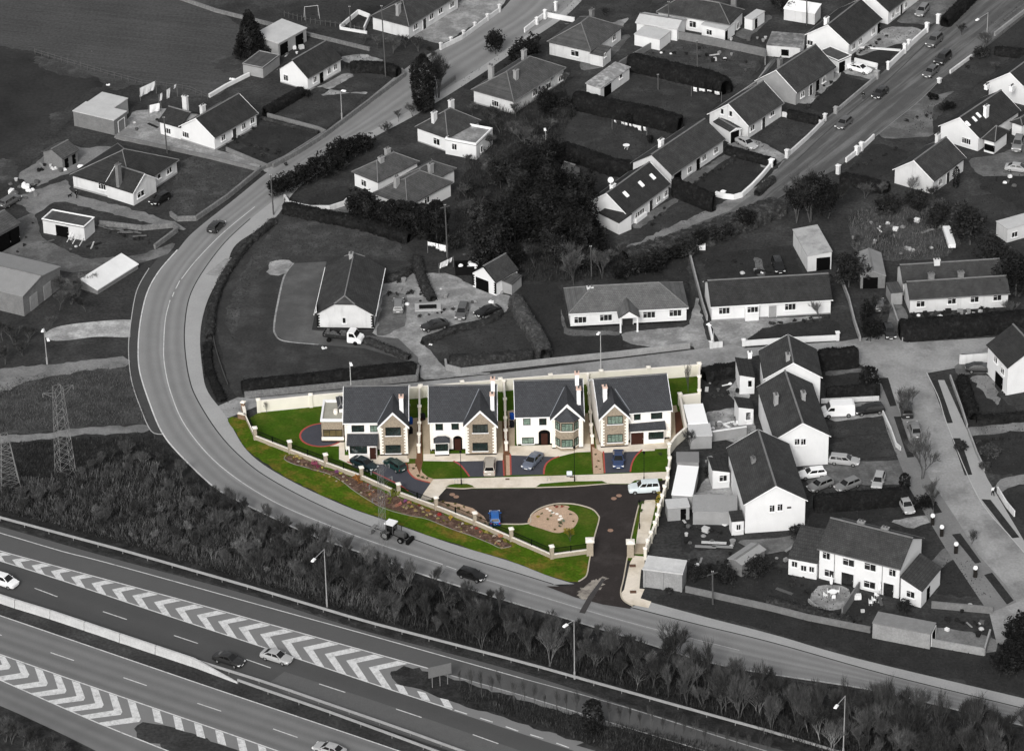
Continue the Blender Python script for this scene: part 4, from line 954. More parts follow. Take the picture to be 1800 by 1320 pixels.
# --- upper right road
sheet('road', [(1384, 277), (1448, 211), (1539, 139), (1629, 55), (1660, 30), (1720, -30), (1880, -30), (1800, 30), (1709, 103), (1648, 144), (1616, 178), (1536, 243), (1469, 299), (1400, 330), (1300, 390), (1200, 430), (1120, 455), (1110, 440), (1180, 410), (1280, 372), (1340, 330)], Z4, mat('residential_tarmac', 86, var=0.12, scale=0.25, fine=0.12, fscale=5, c2=112, c2scale=1.0, stretch=(0.98, 26, 1.5, 1)))
line('kerb', [(1400, 283), (1462, 225), (1552, 150), (1640, 66), (1735, -20)], 0.14, Z4, mat('dark_kerb_line', 70), h=0.03)  # kerb drawn as one even dark grey line
sheet('pavement', [(1385, 279), (1448, 213), (1539, 141), (1629, 57), (1720, -28), (1735, -28), (1640, 66), (1552, 150), (1462, 225), (1402, 285)], Z4, PAVED)
dashes('lane_marking', [((1658, 58), (1671, 47)), ((1558, 145), (1578, 127))], 0.15, Z4, PAINTF)
line('road_edge', [(1536, 243), (1570, 215), (1616, 178), (1648, 146)], 0.15, Z4, mat('pale_kerb', 128), h=0.03)
# gardens upper half
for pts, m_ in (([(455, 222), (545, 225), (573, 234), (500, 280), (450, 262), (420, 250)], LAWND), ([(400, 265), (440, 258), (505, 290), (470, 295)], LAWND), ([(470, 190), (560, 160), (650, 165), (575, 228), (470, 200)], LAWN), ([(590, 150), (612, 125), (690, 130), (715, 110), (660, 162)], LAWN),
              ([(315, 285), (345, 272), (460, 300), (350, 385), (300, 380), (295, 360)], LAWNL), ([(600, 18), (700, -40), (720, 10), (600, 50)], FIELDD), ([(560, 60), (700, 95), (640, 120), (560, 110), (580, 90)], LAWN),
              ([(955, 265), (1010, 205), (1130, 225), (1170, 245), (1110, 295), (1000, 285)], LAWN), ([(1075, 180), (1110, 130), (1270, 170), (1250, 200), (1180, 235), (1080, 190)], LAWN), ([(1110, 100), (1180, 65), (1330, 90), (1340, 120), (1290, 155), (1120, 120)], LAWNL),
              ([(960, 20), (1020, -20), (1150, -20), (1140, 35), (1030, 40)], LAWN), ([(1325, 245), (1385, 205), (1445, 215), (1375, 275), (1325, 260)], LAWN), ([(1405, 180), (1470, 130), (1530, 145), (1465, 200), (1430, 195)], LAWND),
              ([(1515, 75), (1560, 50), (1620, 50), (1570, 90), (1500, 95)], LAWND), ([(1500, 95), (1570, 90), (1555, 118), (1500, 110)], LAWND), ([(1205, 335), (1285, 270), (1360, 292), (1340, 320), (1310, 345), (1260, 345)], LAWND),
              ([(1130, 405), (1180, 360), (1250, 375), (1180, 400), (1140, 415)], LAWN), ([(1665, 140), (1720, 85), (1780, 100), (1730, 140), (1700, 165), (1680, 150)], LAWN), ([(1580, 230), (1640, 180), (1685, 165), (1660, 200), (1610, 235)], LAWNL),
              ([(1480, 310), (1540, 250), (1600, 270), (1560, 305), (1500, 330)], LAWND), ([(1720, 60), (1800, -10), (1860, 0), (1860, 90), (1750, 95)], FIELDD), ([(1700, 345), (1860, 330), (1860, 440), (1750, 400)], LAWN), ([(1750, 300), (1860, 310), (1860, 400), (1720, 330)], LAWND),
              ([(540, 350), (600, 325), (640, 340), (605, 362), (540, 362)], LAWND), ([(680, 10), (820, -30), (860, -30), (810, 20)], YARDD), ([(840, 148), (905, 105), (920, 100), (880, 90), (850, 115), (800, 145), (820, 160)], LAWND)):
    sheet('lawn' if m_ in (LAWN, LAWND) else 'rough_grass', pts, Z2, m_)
for pts, m_ in (([(200, 240), (235, 195), (300, 190), (330, 225), (377, 262), (460, 285), (455, 300), (345, 272), (203, 245)], YARD), ([(160, 90), (161, 90), (162, 92)], YARD),
              ([(720, 61), (830, -10), (905, -20), (878, 16), (778, 78), (735, 68)], YARD), ([(535, 165), (608, 128), (625, 132), (560, 170), (650, 160), (640, 168), (550, 152)], YARD), ([(595, 100), (640, 95), (680, 108), (610, 112)], YARD),
              ([(15, 350), (120, 315), (125, 340), (240, 370), (320, 395), (330, 408), (300, 402), (180, 372), (100, 352), (60, 380)], TRACK), ([(0, 400), (60, 372), (75, 420), (150, 455), (240, 450), (310, 425), (300, 445), (240, 465), (120, 480), (60, 460), (0, 470)], YARDD),
              ([(110, 250), (150, 262), (200, 255), (170, 285), (130, 300), (60, 330), (30, 310)], TRACK), ([(455, 296), (520, 268), (590, 235), (600, 240), (480, 308)], YARD),
              ([(1100, 435), (1180, 398), (1330, 330), (1384, 277), (1400, 330), (1300, 385), (1160, 440), (1120, 462)], TRACK), ([(1276, 250), (1330, 245), (1385, 275), (1350, 300), (1300, 265)], YARD), ([(1395, 180), (1405, 170), (1475, 122), (1480, 132), (1420, 185)], YARD),
              ([(1475, 110), (1500, 105), (1545, 120), (1535, 142), (1480, 128)], YARD), ([(1500, 85), (1560, 48), (1612, 48), (1640, 66), (1570, 80), (1508, 100)], YARD), ([(1575, 40), (1612, 0), (1690, 0), (1640, 45)], YARDD),
              ([(1560, 190), (1600, 165), (1640, 170), (1680, 158), (1640, 190), (1640, 240), (1560, 245), (1545, 240)], YARDD), ([(1700, 280), (1760, 270), (1800, 250), (1860, 250), (1860, 310), (1720, 310)], YARDD),
              ([(1105, 395), (1190, 345), (1195, 352), (1120, 405)], YARDD), ([(1186, 325), (1290, 262), (1295, 268), (1200, 335)], YARDD), ([(1020, 110), (1095, 60), (1110, 62), (1060, 120), (1020, 125)], YARDD), ([(985, 42), (1060, 45), (1110, 30), (1090, 50), (1040, 42)], YARD),
              ([(1290, 60), (1350, 25), (1360, 30), (1310, 72)], YARDD), ([(500, 352), (550, 362), (600, 362), (640, 345), (650, 360), (600, 385), (560, 380), (515, 370)], YARDD)):
    sheet('yard', pts, Z3, m_)
# right-hand gardens
for pts, m_ in (([(1232, 655), (1300, 650), (1330, 760), (1240, 770)], LAWND), ([(1275, 690), (1300, 660), (1320, 700), (1300, 715), (1290, 700)], YARD), ([(1235, 725), (1320, 712), (1335, 790), (1245, 765)], YARD),
              ([(1445, 640), (1530, 640), (1560, 690), (1450, 700)], LAWND), ([(1450, 652), (1510, 646), (1525, 652), (1450, 662)], YARDD), ([(1440, 712), (1565, 705), (1575, 728), (1460, 742)], YARD), ([(1458, 745), (1555, 735), (1570, 760), (1460, 770)], LAWN), ([(1458, 778), (1575, 765), (1585, 800), (1500, 808), (1458, 790)], LAWN),
              ([(1410, 815), (1590, 808), (1600, 825), (1600, 850), (1420, 855)], YARDD), ([(1420, 890), (1600, 880), (1630, 895), (1640, 905), (1420, 930)], LAWND), ([(1560, 915), (1640, 903), (1650, 912), (1600, 930)], YARD), ([(1240, 840), (1300, 825), (1310, 880), (1215, 880)], YARD),
              ([(1190, 900), (1290, 905), (1290, 960), (1200, 970)], LAWND), ([(1290, 950), (1370, 945), (1440, 935), (1400, 965), (1340, 975)], YARDD), ([(1205, 990), (1400, 1000), (1560, 1060), (1500, 1100), (1350, 1070), (1210, 1040)], LAWND), ([(1420, 1055), (1440, 1025), (1490, 1030), (1500, 1060), (1470, 1075), (1430, 1068)], YARD),
              ([(1655, 980), (1720, 985), (1730, 1020), (1745, 1050), (1650, 1045)], LAWND), ([(1625, 1000), (1660, 960), (1680, 955), (1690, 975), (1650, 1000)], YARDD), ([(1680, 660), (1740, 655), (1760, 700), (1800, 730), (1860, 730), (1860, 800), (1690, 745)], LAWND), ([(1700, 760), (1860, 750), (1860, 830), (1740, 835), (1715, 790)], LAWND),
              ([(1760, 870), (1860, 860), (1860, 960), (1800, 920)], LAWND), ([(1630, 1098), (1750, 1120), (1745, 1148), (1620, 1130)], TRACK), ([(1560, 575), (1565, 520), (1590, 540), (1600, 570), (1585, 598)], YARDD), ([(1675, 640), (1740, 640), (1745, 655), (1680, 660)], YARDD)):
    sheet('lawn' if m_ in (LAWN, LAWND) else 'yard', pts, Z3 if m_ in (LAWN, LAWND) else Z4, m_)
for q_ in ([(1678, 752), (1800, 742), (1860, 740), (1860, 752), (1800, 756), (1695, 768)], [(1745, 850), (1800, 832), (1860, 826), (1860, 846), (1800, 850), (1755, 866)], [(1700, 660), (1745, 662), (1760, 710), (1750, 712)], [(1640, 912), (1700, 905), (1720, 930), (1660, 925)]): sheet('yard', q_, Z4, TRACK)
sheet('rubble_ground', [(1490, 380), (1560, 360), (1660, 350), (1690, 430), (1660, 455), (1560, 460), (1500, 440)], Z2, EARTH)
sheet('grass_bank', [(1205, 1045), (1400, 1085), (1560, 1115), (1740, 1150), (1860, 1190), (1860, 1235), (1800, 1222), (1507, 1152), (1360, 1110), (1145, 1055), (1180, 1040)], Z2, LAWND)

# ================================================================== MOTORWAY
def lin(pts):
    def f(x):
        for (a, b), (c, d) in zip(pts, pts[1:]):
            if x <= c or (c, d) == pts[-1]: return b + (d-b)*(x-a)/(c-a)
    return f
EU = [(-80, 905), (0, 925), (187, 978), (440, 1046), (640, 1108), (920, 1183), (1170, 1262), (1420, 1330), (1600, 1378)]      # top of slip tarmac
GU = [(-80, 944), (16, 973), (303, 1050), (480, 1099), (768, 1179), (920, 1223), (1100, 1278), (1237, 1319), (1420, 1370)]   # slip's lower line
GL = [(-80, 964), (0, 986), (111, 1021), (233, 1062), (464, 1138), (680, 1210), (795, 1246), (912, 1285), (1000, 1314), (1200, 1380)]
ML = [(-80, 1035), (0, 1058), (341, 1172), (480, 1214), (780, 1316), (900, 1358), (1000, 1395)]
LU = [(-80, 1055), (0, 1082), (331, 1195), (480, 1245), (699, 1319), (900, 1390)]
LGU = [(-80, 1122), (11, 1154), (133, 1197), (264, 1242), (395, 1287), (480, 1317), (600, 1360)]
LGL = [(-80, 1160), (0, 1195), (173, 1271), (293, 1319), (400, 1365)]
LB = [(-80, 1215), (0, 1240), (110, 1290), (200, 1335), (260, 1365)]
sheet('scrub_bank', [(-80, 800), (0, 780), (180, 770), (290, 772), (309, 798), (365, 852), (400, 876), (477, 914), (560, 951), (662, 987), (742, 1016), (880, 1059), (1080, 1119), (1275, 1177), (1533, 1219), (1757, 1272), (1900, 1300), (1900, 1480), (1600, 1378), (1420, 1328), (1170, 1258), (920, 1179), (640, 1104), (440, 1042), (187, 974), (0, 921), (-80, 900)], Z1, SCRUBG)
road('slip_road', EU, GU, Z3, SLIP, n=60, m=1)
road('motorway_gore', GU[:7], [(-80, 964), (0, 986), (111, 1021), (233, 1062), (464, 1138), (680, 1210), (1000, 1314)], Z4, GORE, n=60, m=1)
road('motorway', GL, ML, Z3, MWAYD, n=60, m=4)
sheet('motorway_hard_strip', [(700, 1214), (795, 1243), (912, 1280), (1050, 1320), (1200, 1372), (1200, 1390), (1000, 1316), (795, 1249)], Z5, GORE)
sheet('motorway_patch', [(474, 1199), (500, 1180), (640, 1225), (700, 1245), (860, 1300), (960, 1334), (860, 1342), (780, 1314), (640, 1264), (500, 1218)], Z4, mat('newer_patch', 94, var=0.06, fine=0.1, fscale=5))
sheet('central_reserve', ML[:7] + LU[::-1], Z2, GRASS)
road('motorway', LU, LGU, Z3, MWAYL, n=60, m=4)
road('motorway_gore', LGU, LGL + [(480, 1400)], Z4, GORE, n=60, m=1)
road('slip_road', LGL, LB, Z3, mat('pale_slip_tarmac', 112, var=0.08, scale=0.3, fine=0.08, band=[(0, 1), (0.3, 0.88), (0.5, 1.08), (0.7, 0.9), (1, 1.1)]), n=60, m=2)
sheet('verge', [(-80, 1215), (0, 1240), (110, 1290), (200, 1335), (260, 1365), (-80, 1400)], Z1, SCRUBG)
line('verge_edge', [(-80, 893), (0, 912), (213, 966), (440, 1034)], 0.2, Z2, PAVED)
WL = PAINTW
line('edge_line', [(-80, 915), (0, 937), (112, 970), (187, 989), (440, 1059), (480, 1070), (640, 1114), (800, 1159), (920, 1193)], 0.16, Z6, WL, smooth=3)
line('edge_line', [(920, 1193), (1100, 1243), (1317, 1311), (1500, 1365)], 0.16, Z6, PAINTF, smooth=3)
line('edge_line', GU[:5], 0.2, Z6, WL, smooth=3)
line('edge_line', [(792, 1187), (920, 1223), (1100, 1278), (1237, 1319), (1400, 1365)], 0.18, Z6, PAINTF, smooth=3)
line('edge_line', GL[:6] + [(795, 1247)], 0.2, Z6, WL, smooth=3)
line('edge_line', LU, 0.18, Z6, WL, smooth=3); line('edge_line', LGU, 0.2, Z6, WL, smooth=3); line('edge_line', LGL, 0.2, Z6, WL, smooth=3)
dashes('lane_marking', [((61, 1034), (101, 1049)), ((181, 1075), (223, 1089)), ((306, 1117), (348, 1131)), ((433, 1159), (476, 1174)), ((561, 1202), (607, 1217)), ((696, 1246), (741, 1261)), ((831, 1291), (876, 1307)), ((-60, 995), (-20, 1008))], 0.16, Z6, WL)
dashes('lane_marking', [((89, 1147), (130, 1161)), ((217, 1191), (258, 1205)), ((347, 1236), (389, 1250)), ((480, 1281), (523, 1296)), ((-30, 1105), (3, 1117))], 0.16, Z6, WL)
dashes('lane_marking', [((799, 1248), (821, 1255)), ((844, 1262), (866, 1269)), ((889, 1277), (911, 1285)), ((932, 1291), (955, 1298)), ((978, 1306), (1000, 1314))], 0.2, Z6, WL)
gu, gl = lin(GU), lin(GL)
cm = []
E_ = [(-47, 0), (-13, 0)] + [(x, 0) for x in (21.3, 55.5, 89.3, 124.8, 160.8, 196.8, 232.5, 270.7, 308, 345.9, 383.2, 419.2, 457.3, 494.7, 532.8, 570.7, 608.5, 648)]
for i, (x, _) in enumerate(E_):
    g = gl(x)-gu(x); wd_ = 15+i*0.15; ey = gu(x)+0.5*g
    ex = x; u1x = ex+0.95*g; u1 = (u1x, gu(u1x)+1.2); u2x = u1x+wd_; u2 = (u2x, gu(u2x)+1.2); inn = (ex+wd_, ey+wd_*0.24); l1x = ex+0.45*g; l2x = l1x+wd_-1
    pts = [(ex, ey), u1, u2, inn, (l2x, gl(l2x)-1.2), (l1x, gl(l1x)-1.2)]
    w3 = [P(*p, Z5+0.003) for p in pts]; mb = MB(); k = mb.poly(w3, [(0, 1, 2, 3), (0, 3, 4, 5)]); tag(mb.build('chevron_marking', WL), kind='structure')
for (x, _) in ((694, 0), (733, 0), (773, 0)):      # bars beside the island
    w3 = [P(*p, Z6) for p in ((x, gl(x)-13), (x+15, gl(x)-9.5), (x+24, gl(x+22)-1), (x+8, gl(x+8)-1))]; tag(MB().poly(w3).build('chevron_marking', WL), kind='structure')
hu, hl_ = lin(LGU), lin(LGL)
for i in range(-2, 7):
    ux = 28+33*i-i*0.3; w_ = 14; top = hu(ux)+1; el = (ux+8.5, hu(ux)+22+3.3*(i+1) if i < 2 else hu(ux)+30+1.2*(i-2)); 
    ex, ey = el[0], min(el[1], hl_(el[0]-20)+8)
    a = [(ux, hu(ux)+1), (ux+w_, hu(ux+w_)+1), (ex+w_+1, ey), (ex, ey-3)]
    lx = ex-(hl_(ex)-ey)*0.0-30-(i+2)*3.2; 
    # lower-left arm down to the lower line
    def meet(sx, sy, sl):
        x_ = sx
        for _ in range(400):
            x_ -= 0.5; y_ = sy + (sx-x_)*sl
            if y_ >= hl_(x_)-1: break
        return (x_, y_)
    m1 = meet(ex, ey-3, 0.16); m2 = meet(ex+w_+1, ey+3, 0.16)
    b_ = [(ex, ey-3), (ex+w_+1, ey), (ex+w_-2, ey+5), m2, m1]
    mb = MB(); mb.poly([P(*p, Z6) for p in a]); mb.poly([P(*p, Z6+0.003) for p in (b_[0], b_[1], b_[2], b_[3], b_[4])]); tag(mb.build('chevron_marking', WL), kind='structure')
for x in (267, 304, 341, 378, 416, 453):
    w3 = [P(*p, Z6) for p in ((x, hu(x)+1), (x+14, hu(x+14)+1), (x+20, hu(x+20)+22), (x+5, hu(x+5)+23))]; tag(MB().poly(w3).build('chevron_marking', WL), kind='structure')
sheet('grass_island', [(680, 1186), (690, 1175), (715, 1172), (757, 1181), (792, 1190), (850, 1208), (920, 1229), (1100, 1284), (1237, 1325), (1400, 1374), (1250, 1374), (1075, 1320), (920, 1272), (830, 1245), (760, 1221), (715, 1205), (690, 1196)], 0.04, SCRUBG)
sheet('grass_island', [(236, 1282), (246, 1270), (262, 1265), (300, 1276), (345, 1291), (420, 1319), (520, 1356), (420, 1360), (293, 1316), (245, 1297)], 0.04, GRASS)
# ================================================================== THE NEW ESTATE (the only part in colour)
EOFF[0] = 0.055
EG = mat('green_lawn', (58, 84, 18), var=0.16, scale=0.4, fine=0.22, fscale=3, c2=(84, 92, 34), c2scale=0.25, c2lo=0.48, c2hi=0.68)
EGV = mat('verge_grass', (66, 90, 18), var=0.22, scale=0.4, fine=0.3, fscale=2.6, c2=(116, 98, 44), c2scale=0.32, c2lo=0.47, c2hi=0.68)
EASPH = mat('new_asphalt', (54, 50, 49), var=0.14, scale=0.35, fine=0.14, fscale=5, c2=(74, 70, 69), c2scale=0.2, c2lo=0.55, c2hi=0.8)
EDRIVE = mat('dark_drive', (74, 75, 82), var=0.08, scale=0.6, fine=0.12, fscale=6)
ERED = mat('red_brick_edging', (168, 82, 74), var=0.15, scale=3, fine=0.15, fscale=8)
EPAVE = mat('cream_concrete', (224, 214, 200), var=0.05, scale=0.25, fine=0.05, fscale=4, c2=(200, 188, 170), c2scale=0.15)
EPATH = mat('buff_concrete', (172, 158, 138), var=0.08, scale=0.5, fine=0.08, fscale=4)
EGRAV = mat('pink_gravel', (184, 158, 136), var=0.12, scale=1.5, fine=0.2, fscale=7)
EMULCH = mat('bark_mulch', (84, 66, 58), var=0.3, scale=1.2, fine=0.35, fscale=4, c2=(112, 92, 80), c2scale=1.0)
ESOIL = mat('brown_strip', (110, 78, 58), var=0.2, scale=1, fine=0.2)
EKERB = mat('estate_kerb', (186, 176, 160), var=0.08)
KL = [(1017, 1023), (1025, 1018), (1032, 1010), (1037, 981), (1045, 944), (1053, 915), (1051, 906), (1041, 896), (1020, 889), (998, 886), (973, 887), (948, 895), (933, 907), (929, 921), (882, 922), (867, 921), (859, 919)]
BW = [(455, 725), (563, 714), (725, 701), (876, 688), (1026, 676), (1140, 668), (1229, 661)]
FW = [(433, 738), (449, 773), (510, 797), (573, 820), (636, 843), (701, 872), (767, 896), (835, 923), (899, 951), (970, 982), (1037, 973)]
sheet('estate_grass', BW + [(1228, 708), (1194, 716), (1202, 745), (1209, 765), (1189, 778), (1176, 792), (1176, 820), (1173, 848), (1165, 878), (1155, 917), (1142, 951), (1133, 980), (1110, 985), (1037, 985), (970, 982)] + FW[8:0:-1] + [(433, 738)], 0.02, EG)
sheet('estate_verge', [(397, 736), (410, 732), (433, 738), (449, 773), (510, 797), (573, 820), (636, 843), (701, 872), (767, 896), (835, 923), (899, 951), (970, 982), (1037, 975), (1032, 1010), (1025, 1018), (1010, 1025), (964, 1011), (899, 986), (787, 952), (674, 912), (604, 887), (504, 840), (437, 794), (408, 752)], 0.026, EGV)
sheet('estate_asphalt', [(766, 877), (786, 857), (836, 859), (941, 858), (1071, 851), (1110, 851), (1172, 843), (1172, 862), (1150, 880), (1124, 887), (1111, 940), (1104, 974), (1096, 1019), (1091, 1042), (1097, 1058), (1110, 1070), (1060, 1062), (1010, 1049), (960, 1030), (1000, 1030)] + KL, 0.03, EASPH)
sheet('road_patch', [(1014, 1046), (1032, 1026), (1056, 1014), (1066, 1018), (1050, 1036), (1034, 1054)], 0.036, mat('sandy_patch', (146, 140, 132), var=0.3, scale=0.6, fine=0.25, c2=(90, 84, 82), c2scale=0.4), closed_smooth=True)
sheet('road_trench_patch', [(1058, 1016), (1064, 1017), (1042, 1052), (1028, 1078), (1018, 1076), (1034, 1048)], 0.044, mat('trench_tarmac', (70, 68, 68), var=0.1))
line('estate_kerb', KL, 0.18, 0.03, EKERB, smooth=4, h=0.1)
line('estate_kerb', [(1150, 881), (1130, 884), (1123, 889), (1111, 940), (1104, 974), (1096, 1019), (1091, 1042), (1096, 1056), (1112, 1066)], 0.18, 0.03, EKERB, smooth=4, h=0.1)
PV = 0.04
sheet('estate_pavement', [(762, 842), (900, 838), (1040, 834), (1174, 829), (1172, 843), (1110, 850), (1071, 850), (941, 857), (836, 858), (786, 856), (766, 878), (738, 879), (745, 866)], PV, EPAVE)
for q in ([(783, 856), (790, 852), (800, 850), (821, 850), (830, 853), (835, 857), (812, 858)], [(940, 857), (950, 850), (1000, 846), (1058, 845), (1070, 850), (1005, 854)], [(1106, 851), (1116, 844), (1140, 841), (1164, 841), (1165, 844)]):
    sheet('grass_strip', q, PV+0.006, EG)
line('estate_kerb', [(783, 858), (812, 860), (836, 858)], 0.15, 0.03, EKERB, h=0.1); line('estate_kerb', [(941, 858), (1005, 856), (1071, 851)], 0.15, 0.03, EKERB, h=0.1)
sheet('estate_footpath', [(1128, 885), (1134, 879), (1151, 878), (1153, 885), (1136, 959), (1117, 959)], PV, EPAVE)
sheet('estate_footpath', [(1114, 976), (1133, 978), (1133, 999), (1127, 1001), (1124, 1034), (1133, 1035), (1126, 1051), (1145, 1057), (1140, 1068), (1108, 1062), (1093, 1053), (1091, 1043), (1097, 1036), (1107, 990)], PV, EPAVE)
for i in range(4):
    a, b = (1116-i*0.7, 959+i*4.4), (1136-i*1.0, 959+i*4.4); p0, p1 = P(*a), P(*b); d = p1-p0
    tag(MB().box((d.length/2, 0, 0.09-i*0.01), (d.length, 0.62, 0.18), 0).build('step', EPATH, None, p0, (0, 0, math.atan2(d.y, d.x))), kind='structure')
for q in ((1112, 994), (1113, 1040), (1005, 838), (892, 842)):
    p = P(*q, PV+0.075); tag(MB().box((0, 0, 0), (0.9 if q[0] > 1100 else 0.6, 0.7 if q[0] > 1100 else 0.35, 0.03)).build('drain_cover', mat('rusty_cover', (100, 78, 66)), None, p), kind='structure')
for q in ((795, 869), (802, 873), (1079, 876), (1088, 871), (1073, 932)):
    p = P(*q, 0.1); tag(MB().lathe((0, 0, 0), [(0.42, 0), (0.42, 0.02)], 14).build('manhole_cover', mat('pink_manhole', (150, 122, 106))), kind='structure').location = p
# beds, drives, patios
sheet('planting_bed', [(503, 803), (513, 798), (573, 823), (636, 846), (701, 875), (767, 900), (835, 927), (880, 947), (899, 956), (897, 961), (880, 963), (862, 955), (830, 942), (790, 928), (750, 912), (720, 906), (680, 895), (650, 880), (622, 862), (600, 845), (575, 832), (540, 822), (515, 815), (502, 810)], 0.034, EMULCH)
line('bed_edging', [(503, 801), (500, 808), (515, 816), (540, 823), (575, 833), (600, 846), (622, 863), (650, 881), (680, 896), (720, 907), (750, 913), (790, 929), (830, 943), (862, 956), (880, 964), (898, 961)], 0.1, 0.03, mat('grey_edging', (140, 136, 128)), h=0.05)
c0 = P(567, 765, 0.03)
def disc(name, c, r, z, m_, r2=None, n=40):
    z += EOFF[0]+0.012; mb = MB(); mb.poly([(c.x+r*math.cos(i*6.2832/n), c.y+r*math.sin(i*6.2832/n), z) for i in range(n)]); return tag(mb.build(name, m_), kind='structure')
disc('brick_circle', c0, 3.55, 0.034, ERED); disc('patio_circle', c0, 3.25, 0.042, EDRIVE)
sheet('house_path', [(566, 777), (606, 777), (606, 800), (719, 800), (719, 812), (668, 816), (640, 812), (622, 819), (596, 807), (596, 784), (566, 784)], PV, EPAVE)
def drive(pts, z=0.034): return sheet('driveway', pts, z, EDRIVE)
drive([(640, 800), (612, 812), (622, 822), (655, 832), (700, 853), (738, 876), (762, 843), (757, 850), (740, 845), (728, 840), (718, 829), (714, 814), (668, 800)])
line('brick_edging', [(610, 812), (655, 830), (700, 852), (718, 864)], 0.22, 0.03, ERED, h=0.02); line('brick_edging', [(714, 815), (718, 829), (728, 840), (740, 845), (756, 849)], 0.24, 0.03, ERED, h=0.02)
sheet('gravel_bed', [(717, 815), (738, 814), (742, 830), (752, 838), (763, 842), (757, 849), (740, 844), (728, 839), (719, 829)], 0.036, EGRAV)
sheet('house_path', [(744, 798), (884, 796), (884, 809), (797, 811), (744, 810)], PV, EPAVE)
sheet('side_path', [(742, 734), (756, 734), (756, 800), (744, 798)], 0.036, EPATH); sheet('side_path', [(870, 740), (882, 740), (885, 798), (870, 798)], 0.036, EPATH)
sheet('side_path', [(892, 722), (905, 720), (905, 795), (895, 795)], 0.036, EPATH); sheet('side_path', [(1022, 726), (1034, 726), (1038, 790), (1022, 790)], 0.036, EPATH)
sheet('side_path', [(716, 736), (734, 734), (732, 806), (716, 806)], 0.036, EPATH); sheet('side_path', [(1042, 730), (1056, 728), (1060, 790), (1048, 790)], 0.036, EPATH); sheet('side_path', [(1172, 715), (1189, 712), (1197, 750), (1190, 772), (1175, 786), (1170, 780)], 0.036, EPATH)
for q in ([(730, 735), (742, 735), (743, 812), (738, 834), (730, 815)], [(883, 740), (892, 740), (896, 798), (893, 836), (887, 836), (884, 798)], [(1033, 735), (1041, 735), (1046, 790), (1042, 832), (1038, 790)]): sheet('soil_strip', q, 0.038, ESOIL)
sheet('soil_strip', [(1186, 725), (1196, 722), (1202, 760), (1188, 774)], 0.042, mat('brown_soil', (84, 56, 44)))
drive([(797, 811), (884, 809), (886, 837), (824, 838), (812, 822)]); line('brick_edging', [(797, 811), (808, 817), (818, 828), (825, 838)], 0.24, 0.034, ERED, h=0.02); line('brick_edging', [(884.5, 809), (886, 837)], 0.2, 0.034, ERED, h=0.02, smooth=0)
sheet('house_path', [(896, 784), (1038, 780), (1038, 794), (1012, 795), (984, 802), (980, 803), (897, 800)], PV, EPAVE)
drive([(897, 799), (982, 803), (970, 808), (961, 814), (956, 824), (956, 834), (898, 835)]); line('brick_edging', [(897, 799), (898, 835)], 0.24, 0.034, ERED, h=0.02, smooth=0); line('brick_edging', [(983, 803), (970, 808), (961, 815), (957, 824), (956, 834)], 0.26, 0.034, ERED, h=0.02)
sheet('gravel_bed', [(889, 800), (896, 800), (897, 835), (890, 835)], 0.042, EGRAV)
sheet('house_path', [(1049, 782), (1172, 772), (1180, 778), (1174, 788), (1151, 789), (1151, 792), (1052, 796)], PV, EPAVE)
drive([(1061, 794), (1129, 791), (1118, 802), (1111, 815), (1108, 830), (1063, 832)]); line('brick_edging', [(1129, 791), (1118, 802), (1111, 815), (1108, 830)], 0.24, 0.034, ERED, h=0.02); line('brick_edging', [(1060.5, 794), (1063, 832)], 0.24, 0.034, ERED, h=0.02, smooth=0)
sheet('gravel_bed', [(1041, 785), (1058, 794), (1061, 832), (1043, 833)], 0.044, EGRAV)
sheet('gravel_bed', [(770, 880), (802, 884), (831, 893), (850, 907), (859, 920), (857, 928), (835, 919), (800, 906), (772, 893), (752, 884)], 0.036, EGRAV)
sheet('gravel_bed', [(929, 921), (931, 909), (948, 896), (971, 888), (994, 888), (1001, 891), (998, 895), (1009, 900), (1016, 908), (1015, 917), (1007, 928), (990, 935), (975, 936), (952, 929)], 0.036, EGRAV, closed_smooth=True)
sheet('brick_patio', [(1193, 693), (1227, 693), (1227, 708), (1196, 708)], 0.05, mat('purple_brick', (98, 78, 72), var=0.2, scale=3))
tag(MB().box((0, 0, 0.1), (0.9, 1.5, 0.16)).build('patio_cover', EPAVE, None, P(1210, 701)), 'pale square cover lying on the brown patio behind the rightmost new house', 'cover')
for i, q in enumerate(((962, 894), (967, 897), (972, 901), (979, 903), (985, 907), (987, 911), (983, 913))):
    tag(MB().lathe((0, 0, 0), [(0.26, 0), (0.24, 0.04)], 9).build('stepping_stone', ECAP), kind='structure').location = P(*q, 0.1)

EOFF[0] = 0.0
# ---- the four houses
def ehouse(kind, label):
    h = House('detached_house', label, 'house', 'new detached houses with grey slate roofs'); return h
EK = dict(wall=ECREAM, rm=ESLATE)
BASEP = (0.28, EPLINTH)
def gablewin(b, u, vs, w=2.3, h=1.35, gm=EGLASS, lights=4):
    for v in vs: b.win('ab', u, v, w, h, lights, DFRAME, gm, True)
